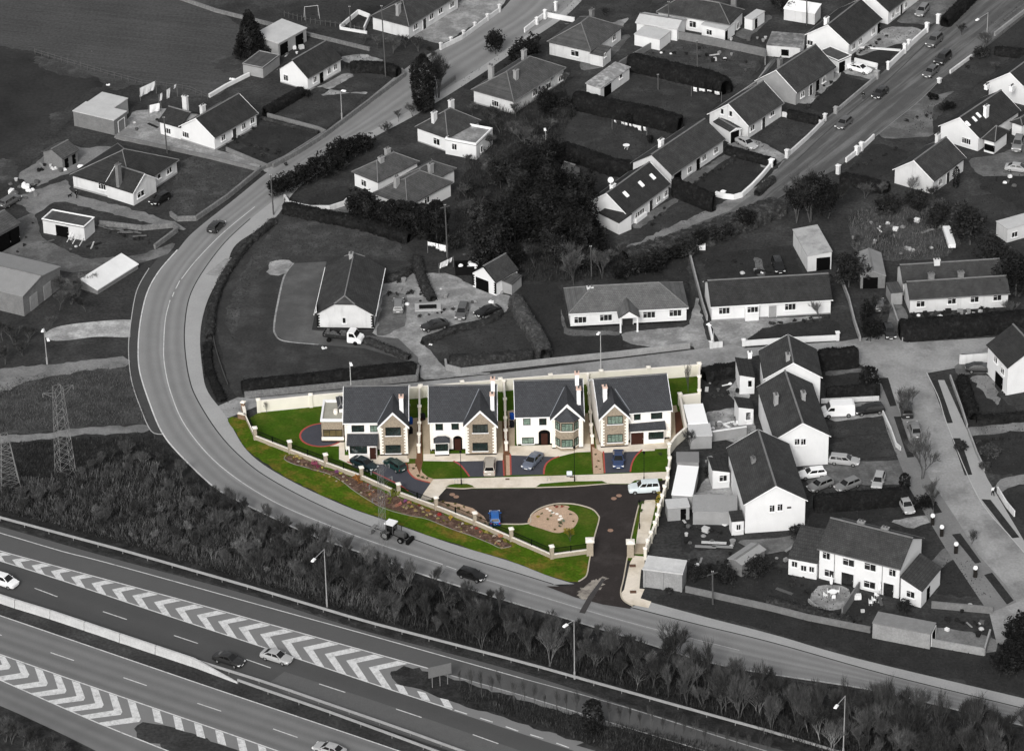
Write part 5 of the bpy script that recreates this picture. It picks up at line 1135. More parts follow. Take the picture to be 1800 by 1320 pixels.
# House 1
h1 = ehouse(1, 'leftmost new house with flat-roofed sunroom, slate roof and cream walls')
m1 = h1.block((602, 744), (719, 742), W=11.0, H=5.1, roof='gable', pitch=30, over=0.3, trim=(0.3, TRIM), gutter=TRIM, base=BASEP, **EK)
g1 = h1.block((663, 752), (719, 751), W=6.9, H=5.1, roof='gable', ridge='ac', pitch=47, over=0.3, wall=ESTONE, rm=ESLATE, ridge_tiles=False, trim=(0.34, TRIM), base=BASEP, drop=0)
m1.chimney(705, 697, h=0.35, m=TRIM, capm=EPINK, along='x', pots=1)
m1.win('ab', 629, 753, 1.9, 1.1, 3, DFRAME, EGLASS); m1.win('ab', 657, 753, 1.1, 1.1, 2, DFRAME, ECURT)
gablewin(g1, 691, (758, 789)); g1.quoins([('ab', 0), ('ab', 1)], ECAP)
sb = h1.block((609, 783), (664, 783), W=2.0, H=2.6, roof='mono', ridge='ab', rise=0.85, over=0.25, wall=ECREAM, rm=ESLATE, t=0.12)
sb.win('ab', 630, 790, 2.6, 1.3, 4, DFRAME, EGLASS); sb.door('ab', 656, 0.95, 2.1, EDOOR, v=795, frame=False)
m1.quoins([('ab', 0)], ECAP)
fx = h1.block((563, 741), (604, 741), W=6.0, H=3.75, roof='flat', over=0.12, wall=ESTONE, rm=mat('felt_roof', (160, 158, 148), var=0.1), parapet=(0.35, 0.3, TRIM), base=BASEP)
fx.win('ab', 585, 761, 2.9, 1.25, 3, DFRAME, mat('amber_glass', (98, 88, 62), rough=0.15, var=0.4, fine=0.1)); 
MB().box((0, 0, 0), (fx.wL+0.1, 0.14, 0.5)).build('sill_band', ECAP, h1.root, fx.place('ab', fx.wL/2, 0.72, 0.04)[0], (0, 0, fx.place('ab', 0, 0, 0)[1]))
sd_ = h1.block((594, 718), (606, 717), W=3.4, H=4.6, roof='hip', over=0.2, pitch=40, wall=ECREAM, rm=ESLATE, ridge='ac')
dr = MB().lathe((0, 0, 0), [(0.3, 0), (0.34, 0.2), (0.34, 0.55), (0.3, 0.75)], 12).build('water_barrel', ECAP); dr.location = P(590, 727, 3.8); dr.location.z = 3.76; tag(dr, 'pale striped round tub standing on the flat sunroom roof', 'tub')
# House 2
h2 = ehouse(2, 'second new house from left with bay window and stone gable beside silver people carrier')
m2 = h2.block((752, 743), (875, 741), W=11.0, H=5.1, roof='gable', pitch=30, over=0.3, trim=(0.3, TRIM), gutter=TRIM, base=BASEP, **EK)
g2 = h2.block((814, 751), (875, 750), W=6.9, H=5.1, roof='gable', ridge='ac', pitch=47, over=0.3, wall=ESTONE, rm=ESLATE, ridge_tiles=False, trim=(0.34, TRIM), base=BASEP)
m2.chimney(865, 693, h=0.35, m=TRIM, capm=EPINK, along='x', pots=1); m2.chimney(866, 666, h=1.35, m=TRIM, capm=EPINK, along='x', pots=1)
m2.win('ab', 772, 750, 1.05, 1.15, 1, DFRAME, EGLASS); m2.win('ab', 800, 749, 1.05, 1.15, 1, DFRAME, EGLASS)
gablewin(g2, 844, (753, 785)); g2.quoins([('ab', 0), ('ab', 1)], ECAP); m2.quoins([('ab', 0)], ECAP)
b2 = h2.block((762, 778), (791, 777), W=1.3, H=2.55, roof='hip', over=0.2, pitch=48, wall=ECREAM, rm=ESLATE, base=BASEP, ridge_tiles=False); b2.win('ab', 776, 786, 1.9, 1.25, 3, DFRAME, EGLASS)
def arch_porch(h, b, u, v, w, hh):
    s_, z, ln = b.hit('ab', u, v); loc, th = b.place('ab', s_, 0, 0.02); n = 10; mb = MB(); pts = [(-w/2, 0, 0.05), (w/2, 0, 0.05)] + [(w/2*math.cos(math.pi*i/n), 0, hh-0.55+0.55*math.sin(math.pi*i/n)) for i in range(n+1)]
    mb.poly([(x, -0.02, z_) for x, y, z_ in pts]); o = mb.build('porch_arch', DARK, h.root, loc, (0, 0, th)); MB().box((0, -0.06, 1.05), (0.95, 0.05, 2.05)).build('door', EDOOR, o)
    ab = MB()
    for i in range(n): a0, a1 = math.pi*i/n, math.pi*(i+1)/n; r0, r1 = w/2, w/2+0.14; ab.poly([(r0*math.cos(a0), -0.05, hh-0.55+0.55*math.sin(a0)), (r0*math.cos(a1), -0.05, hh-0.55+0.55*math.sin(a1)), (r1*math.cos(a1), -0.05, hh-0.55+0.69*math.sin(a1)), (r1*math.cos(a0), -0.05, hh-0.55+0.69*math.sin(a0))])
    ab.build('arch_trim', ECAP, o)
arch_porch(h2, m2, 805, 790, 1.35, 2.6)
# House 3
h3 = ehouse(3, 'third new house from left with two-storey curved bay under its gable')
m3 = h3.block((904, 734), (1028, 731), W=11.0, H=5.1, roof='gable', pitch=30, over=0.3, trim=(0.3, TRIM), gutter=TRIM, base=BASEP, **EK)
g3 = h3.block((967, 740), (1028, 738.5), W=6.9, H=5.1, roof='gable', ridge='ac', pitch=47, over=0.3, wall=ECREAM, rm=ESLATE, ridge_tiles=False, trim=(0.34, TRIM), base=BASEP)
m3.chimney(1017, 683, h=0.35, m=TRIM, capm=EPINK, along='x', pots=1); m3.chimney(1014, 656, h=1.35, m=TRIM, capm=EPINK, along='x', pots=1)
for (u, v, w_) in ((926, 741, 1.05), (954, 741, 1.05), (928, 774, 1.75)): m3.win('ab', u, v, w_, 1.15, 2 if w_ > 1.2 else 1, DFRAME, ECURT if u != 954 else EGLASS)
m3.quoins([('ab', 0)], ECAP); g3.quoins([('ab', 0), ('ab', 1)], ECAP); arch_porch(h3, m3, 957, 778, 1.75, 2.7)
def bay(h, b, uc, w, d, z0, z1, wins, m_, rm_, apex):
    """three-sided two-storey bay with its own pointed roof tucked under the gable"""
    s_, z, ln = b.hit('ab', uc, 760); loc, th = b.place('ab', s_, 0, 0.0); pl = [(-w/2, 0), (-w*0.27, -d), (w*0.27, -d), (w/2, 0)]; mb = MB()
    mb.v += [(x, y, z0) for x, y in pl] + [(x, y, z1) for x, y in pl]; mb.f += [(0, 1, 5, 4), (1, 2, 6, 5), (2, 3, 7, 6), (3, 2, 1, 0), (4, 5, 6, 7), (0, 4, 7, 3)]
    o = mb.build('bay', m_, h.root, loc, (0, 0, th)); rb = MB(); k = 1.12; q = [(x*k, y*k, z1) for x, y in pl]
    rb.v += q + [(0, -0.02, apex)] + [(x, y, z1-0.12) for x, y, _ in q]; rb.f += [(0, 1, 4), (1, 2, 4), (2, 3, 4), (0, 5, 6, 1), (1, 6, 7, 2), (2, 7, 8, 3), (8, 7, 6, 5)]
    rb.build('bay_roof', rm_, h.root, loc, (0, 0, th))
    for zc in wins:
        for a, c in ((0, 1), (1, 2), (2, 3)):
            A, B_ = Vector((*pl[a], 0)), Vector((*pl[c], 0)); dd = B_-A; nrm = Vector((dd.y, -dd.x, 0)).normalized(); mid = (A+B_)/2 + nrm*0.03; t2 = math.atan2(dd.y, dd.x)
            fr, g, sl_ = window_mesh(dd.length-0.2, 1.3, 2 if c != 2 else 3, DFRAME, ECURT, False)
            M = Matrix.Translation(loc) @ Matrix.Rotation(th, 4, 'Z'); pp = M @ mid; wo_ = link('window', fr, h.root, (pp.x, pp.y, zc), (0, 0, th+t2)); link('pane', g, wo_)
        sm = MB()
        for a, c in ((0, 1), (1, 2), (2, 3)):
            A, B_ = Vector((*pl[a], 0)), Vector((*pl[c], 0)); dd = B_-A; sm.box(((A.x+B_.x)/2, (A.y+B_.y)/2-0.05, zc-0.75), (dd.length, 0.2, 0.14), math.atan2(dd.y, dd.x))
        sm.build('bay_sill', ECAP, h.root, loc, (0, 0, th))
bay(h3, g3, 996.5, 3.5, 0.95, 0.25, 5.35, (1.55, 4.35), ESTONE, ESLATE, 7.2)
# House 4
h4 = ehouse(4, 'rightmost new house with stone gable on its left and long porch roof')
m4 = h4.block((1051, 731), (1183, 721), W=11.0, H=5.1, roof='gable', pitch=30, over=0.3, trim=(0.3, TRIM), gutter=TRIM, base=BASEP, **EK)
g4 = h4.block((1053, 738), (1108, 735), W=6.9, H=5.1, roof='gable', ridge='ac', pitch=47, over=0.3, wall=ESTONE, rm=ESLATE, ridge_tiles=False, trim=(0.34, TRIM), base=BASEP)
m4.chimney(1063, 680, h=0.35, m=TRIM, capm=EPINK, along='x', pots=1)
m4.win('ab', 1120, 732, 1.0, 1.15, 1, DFRAME, EGLASS); m4.win('ab', 1154, 730, 1.7, 1.15, 2, DFRAME, EGLASS)
gablewin(g4, 1081, (738, 770), gm=ECURT); g4.quoins([('ab', 0), ('ab', 1)], ECAP); m4.quoins([('ab', 1)], ECAP)
s4 = h4.block((1106, 758), (1171, 754), W=2.0, H=2.6, roof='mono', ridge='ab', rise=0.85, over=0.25, wall=ECREAM, rm=ESLATE, t=0.12)
s4.win('ab', 1154, 765, 2.3, 1.25, 3, DFRAME, EGLASS); s4.door('ab', 1118, 1.9, 2.1, EDOOR, v=770, frame=False)

for m_, u_ in ((m1, 606), (m2, 756), (m3, 907), (m4, 1178)): m_.downpipe('ab', u_, 760, TRIM)
LEAD = mat('lead_valley', (128, 132, 138), var=0.1)
for m_, a, b in ((m1, (663, 744), (689, 697)), (m2, (815, 743), (842, 684)), (m3, (967, 732), (992, 681)), (m4, (1107, 722), (1081, 684))):
    p, q = m_.onroof(*a), m_.onroof(*b); o_ = Vector((0, 0, 0.04)); MB().tube(p-m_.root.location+o_, q-m_.root.location+o_, 0.07, n=4).build('roof_valley', LEAD, m_.root)
# ---- estate walls
hp = 2.25
wallrun('garden_wall', 'long cream rendered back wall with square pillars behind the new houses', 'wall', BW, 2.0, 0.22, EWALL, cap=ECAP,
        pillars=[(q, 2.25, 0.5) for q in ((455, 725), (547, 716), (648, 708), (740, 700), (813, 693), (880, 688), (968, 681), (1057, 674), (1140, 668), (1229, 661))])
DW = [('second divider', [(738, 701), (738, 735), (737.5, 757), (737, 776), (736.5, 796)], 'white pillared wall between the first and second new houses'), ('', [(886, 690), (888, 722), (888.5, 748), (889, 770), (890, 792)], 'white pillared wall between the second and third new houses'), ('', [(1033, 678), (1036, 712), (1038, 738), (1039, 760), (1041, 780)], 'white pillared wall between the third and fourth new houses')]
for _, pts, lb in DW: wallrun('divider_wall', lb, 'wall', pts, 1.8, 0.2, EWALL, cap=ECAP, hs=[1.9, 1.7, 1.2, 1.1], pillars=[(q, 2.1 if i < 2 else 1.4, 0.42) for i, q in enumerate(pts)], group='walls dividing the new gardens')
wallrun('boundary_wall', 'white pillared boundary wall between the new estate and the older yards', 'wall', [(1229, 661), (1229, 708)], 1.9, 0.2, EWALL, cap=ECAP, pillars=[((1229, 683), 2.2, 0.45), ((1229, 708), 2.2, 0.45)])
wallrun('boundary_wall', 'cream wall curving round the flat white shed roof beside the rightmost new house', 'wall', [(1229, 709), (1195, 713), (1200, 738), (1206, 768), (1188, 784), (1176, 800)], 1.7, 0.25, EWALL, cap=ECAP, pillars=[((1195, 713), 2.1, 0.5), ((1176, 800), 2.0, 0.45)])
BWp = [(1176, 800), (1177, 823), (1174, 842), (1173, 858), (1168, 873), (1164, 889), (1158, 906), (1155, 923), (1151, 937), (1144, 954), (1138, 968), (1134, 983)]
wallrun('boundary_wall', 'stepped white boundary wall with many small pillars running down beside the estate entrance', 'wall', BWp, 1.5, 0.2, EWALL, cap=ECAP, pillars=[(q, 1.85, 0.42) for q in BWp[1:]])
ST = mat('brown_stone', (128, 106, 88), var=0.3, scale=2, fine=0.25, bump=0.5)
wallrun('stone_stub_wall', 'low brown stone wall at the left corner of the green verge', 'wall', [(419, 735), (432, 738), (428, 722)], 0.9, 0.4, ST, cap=ECAP, pillars=[((428, 722), 1.5, 0.5)])
# front wall: low wall, capped pillars, black railings
fr_ = wallrun('front_wall', 'low buff wall with capped pillars and black railings along the green verge', 'wall', FW, 0.75, 0.22, ELOW, cap=ECAP,
              pillars=[(q, 2.1, 0.52, ELOW) for q in FW[1:-1]])
RAILM = mat('black_railing', (16, 22, 16), var=0.1, fine=0, rough=0.5)
pw = [P(*q) for q in FW]
for a, b in zip(pw, pw[1:]):
    d = b-a; ln = d.length; rz = math.atan2(d.y, d.x); mb = MB(); mb.box((ln/2, 0, 1.0), (ln-0.6, 0.05, 0.05)); mb.box((ln/2, 0, 1.72), (ln-0.6, 0.05, 0.05)); o = mb.build('railing', RAILM, fr_, a-pw[0], (0, 0, rz))
    bars = MB(); n = int((ln-0.6)/0.13)
    for i in range(n+1): bars.box((0.3+(ln-0.6)*i/max(n, 1), 0, 1.3), (0.028, 0.028, 1.0))
    bars.box((ln/2, 0, 1.25), (0.12, 0.12, 1.15)); tag(bars.build('railing_bars', RAILM, o), kind='stuff')
for q, lb in (((1037, 975), 'left gate pillar with broad cream cap at the estate entrance'), ((1108, 978), 'right gate pillar with broad cream cap at the estate entrance')):
    r_ = empty('gate_pillar', P(*q), 0, lb, 'gate pillar', 'gate pillars of the new estate'); MB().box((0, 0, 1.2), (0.95, 0.95, 2.4)).build('shaft', ELOW, r_)
    MB().box((0, 0, 2.5), (1.25, 1.25, 0.2)).box((0, 0, 2.68), (1.1, 1.1, 0.18), taper=0.3).build('cap', ECAP, r_)
# planting in the beds
FL = [((521, 805), (205, 190, 110), 0.5), ((528, 808), (190, 172, 100), 0.45), ((533, 805), (168, 150, 90), 0.4), ((517, 806), (150, 70, 50), 0.25), ((524, 813), (214, 205, 190), 0.3), ((553, 818), (165, 70, 110), 0.75), ((560, 822), (150, 60, 100), 0.5), ((566, 824), (205, 190, 90), 0.3), ((592, 831), (140, 70, 140), 0.4), ((599, 834), (190, 190, 80), 0.4), ((604, 839), (220, 215, 205), 0.25),
      ((628, 844), (165, 105, 50), 0.9), ((632, 850), (150, 90, 40), 0.5), ((647, 854), (150, 50, 40), 0.3), ((656, 864), (220, 215, 200), 0.25), ((650, 870), (190, 130, 100), 0.35), ((692, 873), (96, 110, 30), 1.1), ((685, 880), (110, 120, 40), 0.5), ((703, 888), (200, 120, 110), 0.45), ((711, 883), (140, 70, 140), 0.45), ((698, 890), (190, 130, 110), 0.35), ((720, 886), (200, 130, 100), 0.5),
      ((737, 890), (130, 40, 40), 0.3), ((723, 893), (180, 160, 90), 0.4), ((742, 895), (225, 215, 190), 0.35), ((731, 900), (180, 160, 110), 0.4), ((752, 899), (170, 120, 50), 0.4), ((758, 906), (215, 190, 150), 0.35), ((765, 908), (225, 215, 210), 0.25), ((772, 907), (185, 40, 45), 0.5), ((792, 912), (205, 170, 60), 0.5), ((812, 922), (215, 210, 200), 0.3), ((829, 929), (215, 195, 180), 0.3), ((838, 931), (175, 40, 40), 0.4),
      ((845, 936), (200, 130, 110), 0.35), ((855, 937), (190, 180, 90), 0.4), ((868, 944), (220, 210, 200), 0.3), ((880, 945), (205, 140, 110), 0.6), ((877, 952), (215, 210, 190), 0.3), ((887, 954), (140, 130, 50), 0.5),
      ((945, 910), (180, 165, 60), 0.35), ((963, 914), (90, 100, 50), 0.3), ((985, 921), (70, 84, 60), 0.4), ((984, 927), (84, 100, 80), 0.3), ((990, 917), (120, 150, 130), 0.35), ((968, 908), (96, 110, 80), 0.3), ((952, 904), (70, 90, 50), 0.25), ((980, 893), (150, 50, 45), 0.35), ((988, 892), (160, 60, 50), 0.3), ((975, 890), (60, 30, 30), 0.25), ((1003, 905), (90, 90, 80), 0.25), ((1008, 917), (90, 80, 50), 0.25), ((975, 932), (90, 80, 40), 0.25), ((970, 902), (150, 160, 150), 0.3), ((996, 930), (90, 80, 50), 0.2),
      ((778, 884), (90, 84, 40), 0.35), ((788, 890), (84, 90, 40), 0.35), ((800, 887), (84, 90, 40), 0.3), ((806, 895), (80, 84, 40), 0.35), ((815, 893), (90, 90, 50), 0.3), ((823, 902), (84, 80, 40), 0.3), ((835, 903), (80, 84, 40), 0.35), ((845, 912), (84, 80, 40), 0.3), ((760, 880), (90, 90, 40), 0.35), ((852, 921), (80, 84, 40), 0.25),
      ((735, 838), (44, 70, 36), 0.35), ((743, 841), (50, 76, 36), 0.35), ((752, 842), (50, 74, 36), 0.3), ((726, 825), (90, 84, 60), 0.3), ((731, 820), (70, 70, 40), 0.25), ((1047, 800), (70, 74, 40), 0.25), ((1052, 812), (80, 74, 40), 0.25), ((1048, 822), (70, 74, 40), 0.25), ((1055, 826), (74, 70, 40), 0.2),
      ((1157, 868), (168, 154, 60), 0.6), ((1158, 876), (180, 160, 60), 0.6), ((1156, 885), (170, 150, 56), 0.6), ((1155, 893), (140, 134, 50), 0.5), ((1127, 887), (50, 84, 30), 0.6), ((1126, 900), (44, 70, 26), 0.4), ((1161, 800), (40, 60, 30), 0.4)]
rp_ = random.Random(12)
for _ in range(75):
    t = rp_.random(); u = 512+t*375; v0_ = 803+(u-512)*0.392; FL.append(((u, v0_+rp_.uniform(4, 17)*min(1, 0.4+t*2)), rp_.choice(((205, 195, 180), (190, 170, 140), (176, 120, 96), (120, 124, 50), (96, 104, 44), (160, 130, 100), (200, 190, 120), (92, 72, 40))), rp_.uniform(0.14, 0.3)))
def cname(c):
    r, g, b = c
    if r > 195 and g > 180 and b > 140: return 'whitish'
    if r > 150 and g < 90 and b < 60: return 'red'
    if b > 90 and g < 80: return 'purple'
    if r > 180 and g < 150: return 'salmon pink'
    if r > 150 and g > 140: return 'yellow'
    if r > 130 and g < 110: return 'rusty orange'
    if r < 75: return 'dark green'
    return 'olive green'
for i, ((u, v), c, r) in enumerate(FL):
    cn = cname(c); c = tuple(int(a*0.68+b*0.32) for a, b in zip(c, (118, 104, 84))); mm = leafmat('petals_%d_%d_%d' % c, c, tuple(min(255, int(x*1.15)) for x in c), var=0.2)
    if v < 800 or u > 1150: where = 'by the boundary wall'
    elif u > 925 and v > 885 and u < 1020: where = 'in the round gravel bed of the turning island'
    elif u > 1040: where = 'in the narrow gravel strip by the fourth house' if u < 1065 else 'beside the right footpath'
    elif 755 < u < 860 and v < 925 and (v-880)/(u-755+.1) < 0.42 and v < 0.42*(u-755)+882 and c[0] < 100: where = 'in the long gravel bed behind the front wall'
    elif v < 845 and u > 720: where = 'in the gravel corner between the first two houses'
    else: where = 'in the mulch bed on the green verge'
    if any(k in where for k in ('gravel', 'mulch')): gr = '%s plants %s' % (cn, where)
    else: gr = '%s plants %s' % (cn, where)
    bush(u, v, r, r*1.1, mm, 'small %s plant %s' % (cn, where), gr, 'plant', 'flowering_plant', var=i % 4, n=300, leaf=0.3)
# young yellow tree on the island and lamp posts
bare(1002, 952, 2.6, leafmat('yellow_twigs', (132, 122, 36), (150, 138, 50)), BARK, 'small young tree with yellow-green leaves on the turning island lawn', 'tree', None, 'young_tree', var=2, wide=0.9, twn=700, tw=0.012)
for (u, v, h_, hd, lb) in ((811, 853, 5.6, (815, 786), 'slim black lamp post on the grass strip before the second new house'), (1010, 847, 5.8, (1014, 780), 'slim black lamp post on the grass strip before the third new house'), (1124, 930, 4.6, (1128, 870), 'slim black lamp post beside the right footpath of the entrance'), (1132, 848, 5.0, (1136, 790), 'slim black lamp post behind the ice-silver people carrier')):
    p = P(u, v); r_ = empty('estate_lamp', p, 0, lb, 'street lamp', 'black lamp posts in the new estate'); MB().tube((0, 0, 0), (0, 0, 1), 0.09, n=7).tube((0, 0, 1), (0, 0, h_), 0.05, 0.035, n=7).build('pole', BLACKM, r_); MB().lathe((0, 0, h_), [(0.12, 0), (0.2, 0.12), (0.17, 0.3), (0.05, 0.42)], 10).build('lantern', BLACKM, r_)
sg_ = empty('notice_stand', P(1001, 838), 0, 'small grey notice stand on the cream pavement before the third new house', 'stand'); MB().box((0, 0, 0.12), (0.9, 0.4, 0.24)).build('base', DSTEEL, sg_); MB().box((0, 0.05, 0.62), (0.8, 0.08, 0.7)).build('panel', PAINTS['ice'], sg_)
for i, (u, v) in enumerate(((802, 850), (965, 846))):
    r_ = empty('hoop_barrier', P(u, v), 0, 'small metal hoop on the grass strip, %s' % ('left one near the curved corner' if i == 0 else 'right one before the third house'), 'hoop', 'metal hoops on the grass strips'); MB().tube((-0.25, 0, 0), (-0.25, 0, 0.75), 0.03).tube((-0.25, 0, 0.75), (0.25, 0, 0.75), 0.03).tube((0.25, 0, 0.75), (0.25, 0, 0), 0.03).build('hoop', STEEL, r_)
BB = mat('blue_bin', (28, 70, 150), var=0.05, fine=0)
BK = mat('dark_bin', (26, 26, 30), var=0.05, fine=0)
box_bin(722, 745, BB, 'blue wheelie bin between the first and second new houses', 'wheelie bins beside the new houses'); box_bin(900, 737, BB, 'blue wheelie bin left of the third new house', 'wheelie bins beside the new houses'); box_bin(900, 751, BK, 'dark bin left of the third new house, in front of the blue one', 'wheelie bins beside the new houses'); box_bin(744, 738, BK, 'dark bin at the left rear side of the second new house', 'wheelie bins beside the new houses'); box_bin(722, 762, BK, 'dark bin beside the stone gable of the first new house', 'wheelie bins beside the new houses')
bush(1045, 713, 0.5, 1.1, leafmat('reddish', (70, 44, 36), (90, 60, 44)), 'small dark red shrub in the back garden left of the fourth new house', None, n=400)
bush(741, 742, 0.4, 0.8, leafmat('reddish', (70, 44, 36), (90, 60, 44)), 'small dark red shrub beside the wall of the second new house', None, n=300)
bare(1210, 690, 6.0, leafmat('brown_twigs', (92, 78, 66), (110, 92, 80)), BARK, 'thin bare young tree on the green lawn behind the rightmost new house', 'tree', None, 'bare_tree', var=1, wide=0.28, twn=250)
bare(469, 728, 2.6, leafmat('brown_twigs', (92, 78, 66), (110, 92, 80)), BARK, 'tiny bare sapling before the left end of the cream back wall', 'tree', None, 'bare_tree', var=3, wide=0.4, twn=250)
# estate cars
EC = dict(colour=True)
car(640, 814, 1, 0.45, 'saloon', 'navy', 'dark blue-green saloon on the drive, left of two before the leftmost new house', 'cars in the new estate', **EC)
car(694, 816, -1, -0.62, 'hatch', 'green', 'dark green hatchback parked right of the blue saloon at the leftmost new house', 'cars in the new estate', **EC)
car(861, 819, 0.06, -1, 'suv', 'gold', 'champagne people carrier on the drive of the second new house', 'cars in the new estate', **EC)
car(936, 809, -0.7, 0.75, 'saloon', 'lilac', 'pale blue-silver car with dark roof on the drive of the third new house', 'cars in the new estate', **EC)
car(1087, 806, 0.0, 1, 'saloon', 'blue', 'blue saloon facing the pavement on the drive of the fourth new house', 'cars in the new estate', **EC)
car(1132, 857, -1, 0.06, 'suv', 'ice', 'ice-silver people carrier parked at the right end of the estate asphalt', 'cars in the new estate', **EC)
car(870, 909, -0.05, -1, 'small', 'bright', 'bright blue small car at the end of the long gravel bed', 'cars in the new estate', **EC)
# ================================================================== THE OLDER HOUSES
def H(name, label, cat='house', group=None): return House(name, label, cat, group)
B = 'bungalow'
WG = dict(gutter=DSTEEL)
# --- left side, near the bend
h = H('shed', 'flat pale-roofed block shed at the edge of the dark field', 'shed')
b = h.block((200, 212), (127, 195), (227, 196), H=3.0, roof='flat', over=0.1, wall=BLOCK, rm=TINW, t=0.12); b.door('ac', 214, 1.9, 2.1, mat('grey_door', 120), v=228, garage=True)
b = h.block((200, 190), (154, 179), (227, 173), H=2.98, roof='flat', over=0.1, wall=GREYW, rm=TINW, t=0.12)
h = H(B, 'white bungalow with two chimneys beside the washing lines')
b = h.block((377, 244), (312, 223), (455, 199), H=2.6, ridge='ac', pitch=33, wall=WHITE, rm=SLATED, trim=(0.16, TRIM), base=(0.3, GREYW), **WG); MB_ = b
b.win('ab', 327, 237, 1.5, 1.1, 3)
for (u, v) in ((392, 242), (428, 222), (443, 212)): b.win('ac', u, v, 1.1, 1.1, 2)
b.door('ac', 412, 1.0, 2.1, DOOR, v=236)
c = h.block((318, 225), (276, 213), W=6.5, H=2.6, ridge='ab', pitch=26, wall=WHITE, rm=SLATED); c.win('ab', 295, 230, 1.4, 1.1, 3)
b.chimney(356, 186, 0.9); c.chimney(325, 170, 2.2)
h = H(B, 'hipped bungalow with stone-faced porch gable beside the dark parked hatchback')
b = h.block((232, 337), (123, 307), (315, 281), H=2.6, roof='hip', ridge='ac', pitch=27, wall=OFFW, rm=SLATED, base=(0.3, GREYW), **WG)
b.win('ab', 180, 328, 1.6, 1.1, 3); b.win('ac', 297, 300, 1.5, 1.1, 2); b.win('ac', 279, 309, 1.0, 1.1, 1)
c = h.block((234, 340), (182, 325), (277, 314), H=2.55, roof='gable', ridge='ab', pitch=35, wall=OFFW, rm=SLATED, trim=(0.16, TRIM), over=0.25); c.win('ac', 247, 341, 1.9, 1.1, 2); b.chimney(207, 290, 0.8, m=BLOCK)
h = H('outbuilding', 'small stone outbuilding with sagging roof behind the hipped bungalow', 'outbuilding')
b = h.block((109, 280), (71, 267), (141, 263), H=2.4, ridge='ac', pitch=25, wall=BLOCK, rm=SLATEM); b.door('ac', 117, 0.9, 1.8, DARK, v=288, frame=False); b.door('ac', 130, 0.8, 1.8, DARK, v=282, frame=False)
h = H('barn', 'dark open-fronted barn at the left edge', 'barn')
b = h.block((-30, 428), (-90, 410), (38, 391), H=3.6, ridge='ac', pitch=20, wall=BLOCK, rm=SLATEM); b.door('ac', 6, 3.4, 3.0, DARK, v=425, frame=False); b.door('ac', 26, 2.4, 3.0, DARK, v=412, frame=False)
h = H('farm_shed', 'large shed with pale grey sheet roof at the left edge', 'shed')
b = h.block((40, 521), (-80, 492), (101, 467), H=3.8, ridge='ab', pitch=10, wall=BLOCK, rm=mat('pale_grey_sheet', 140, var=0.06), over=0.15); b.door('ac', 60, 2.2, 2.6, mat('shed_door', 150), v=535, frame=False); b.door('ac', 84, 2.2, 2.6, mat('shed_door', 150), v=518, frame=False)
h = H('shed', 'flat-roofed shed with white fascia and open black doorway among scrap timber', 'shed')
b = h.block((148, 400), (73, 386), (173, 384), H=2.6, roof='flat', over=0.12, wall=OFFW, rm=SLATEM, parapet=(0.16, 0.2, TRIM)); b.door('ab', 110, 2.4, 2.0, DARK, v=411, frame=False)
h = H('store_shed', 'low shed with bright metal roof beside the dark footway', 'shed')
b = h.block((171, 510), (149, 495), (244, 464), H=0.9, roof='mono', ridge='ac', rise=1.0, wall=BLOCK, rm=mat('bright_metal', 222, var=0.12, scale=0.3, fine=0.05, rough=0.6, c2=120, c2scale=0.12, c2lo=0.6, c2hi=0.8), over=0.1)
# --- upper left
h = H(B, 'long hipped bungalow with white walls at the top left of the main road')
b = h.block((719, 47), (647, 31), (809, -9), H=2.7, roof='hip', ridge='ac', pitch=30, wall=OFFW, rm=SLATE, **WG)
for (u, v) in ((730, 47), (758, 29), (774, 19), (794, 8)): b.win('ac', u, v, 1.4, 1.15, 2)
b.door('ac', 746, 1.0, 2.1, DOOR, v=43); b.chimney(700, 8, 0.4, m=GREYW)
h = H('shed', 'open shed with pale lean-to roof beside the dark conical tree', 'shed')
b = h.block((489, 77), (460, 55), (540, 49), H=2.8, roof='mono', ridge='ac', rise=0.3, wall=GREYW, rm=TINW, over=0.15); b.door('ac', 499, 2.2, 2.2, DARK, v=83, frame=False); b.door('ac', 526, 2.2, 2.2, DARK, v=65, frame=False)
h = H('outbuilding', 'low flat-roofed extension behind the small white gabled cottage', 'outbuilding')
b = h.block((462, 120), (437, 104), (492, 97), H=2.1, roof='flat', over=0.08, wall=GREYW, rm=SLATEM, parapet=(0.1, 0.15, GREYW))
h = H('cottage', 'small white gabled cottage facing the main road beside a pale shed')
b = h.block((541, 139), (485, 124), (603, 103), H=2.6, ridge='ac', pitch=38, wall=WHITE, rm=SLATED, base=(0.2, GREYW), **WG)
b.win('ab', 503, 137, 1.1, 1.2, 2); [b.win('ac', u, v, 1.0, 1.1, 2) for (u, v) in ((553, 140), (578, 125), (589, 118))]; b.door('ac', 565, 1.0, 2.0, DARK, v=136, frame=False)
h = H(B, 'hipped bungalow with three chimneys right of the main road')
b = h.block((903, 179), (823, 161), (995, 119), H=2.7, roof='hip', ridge='ac', pitch=32, wall=OFFW, rm=SLATEM, base=(0.25, GREYW), **WG)
b.win('ab', 871, 182, 1.5, 1.15, 3); [b.win('ac', u, v, 1.5, 1.15, 2) for (u, v) in ((964, 151), (985, 138), (940, 163))]
b.chimney(907, 124, 0.5, m=GREYW); b.chimney(863, 116, 0.8, m=GREYW, along='x'); b.chimney(921, 89, 0.9, m=GREYW)
h = H(B, 'white hipped house with an unfinished roofless extension at its corner')
b = h.block((787, 244), (720, 228), (846, 212), H=2.9, roof='hip', ridge='ac', pitch=36, wall=WHITE, rm=SLATE, base=(0.2, GREYW)); b.win('ab', 768, 249, 1.5, 1.3, 2)
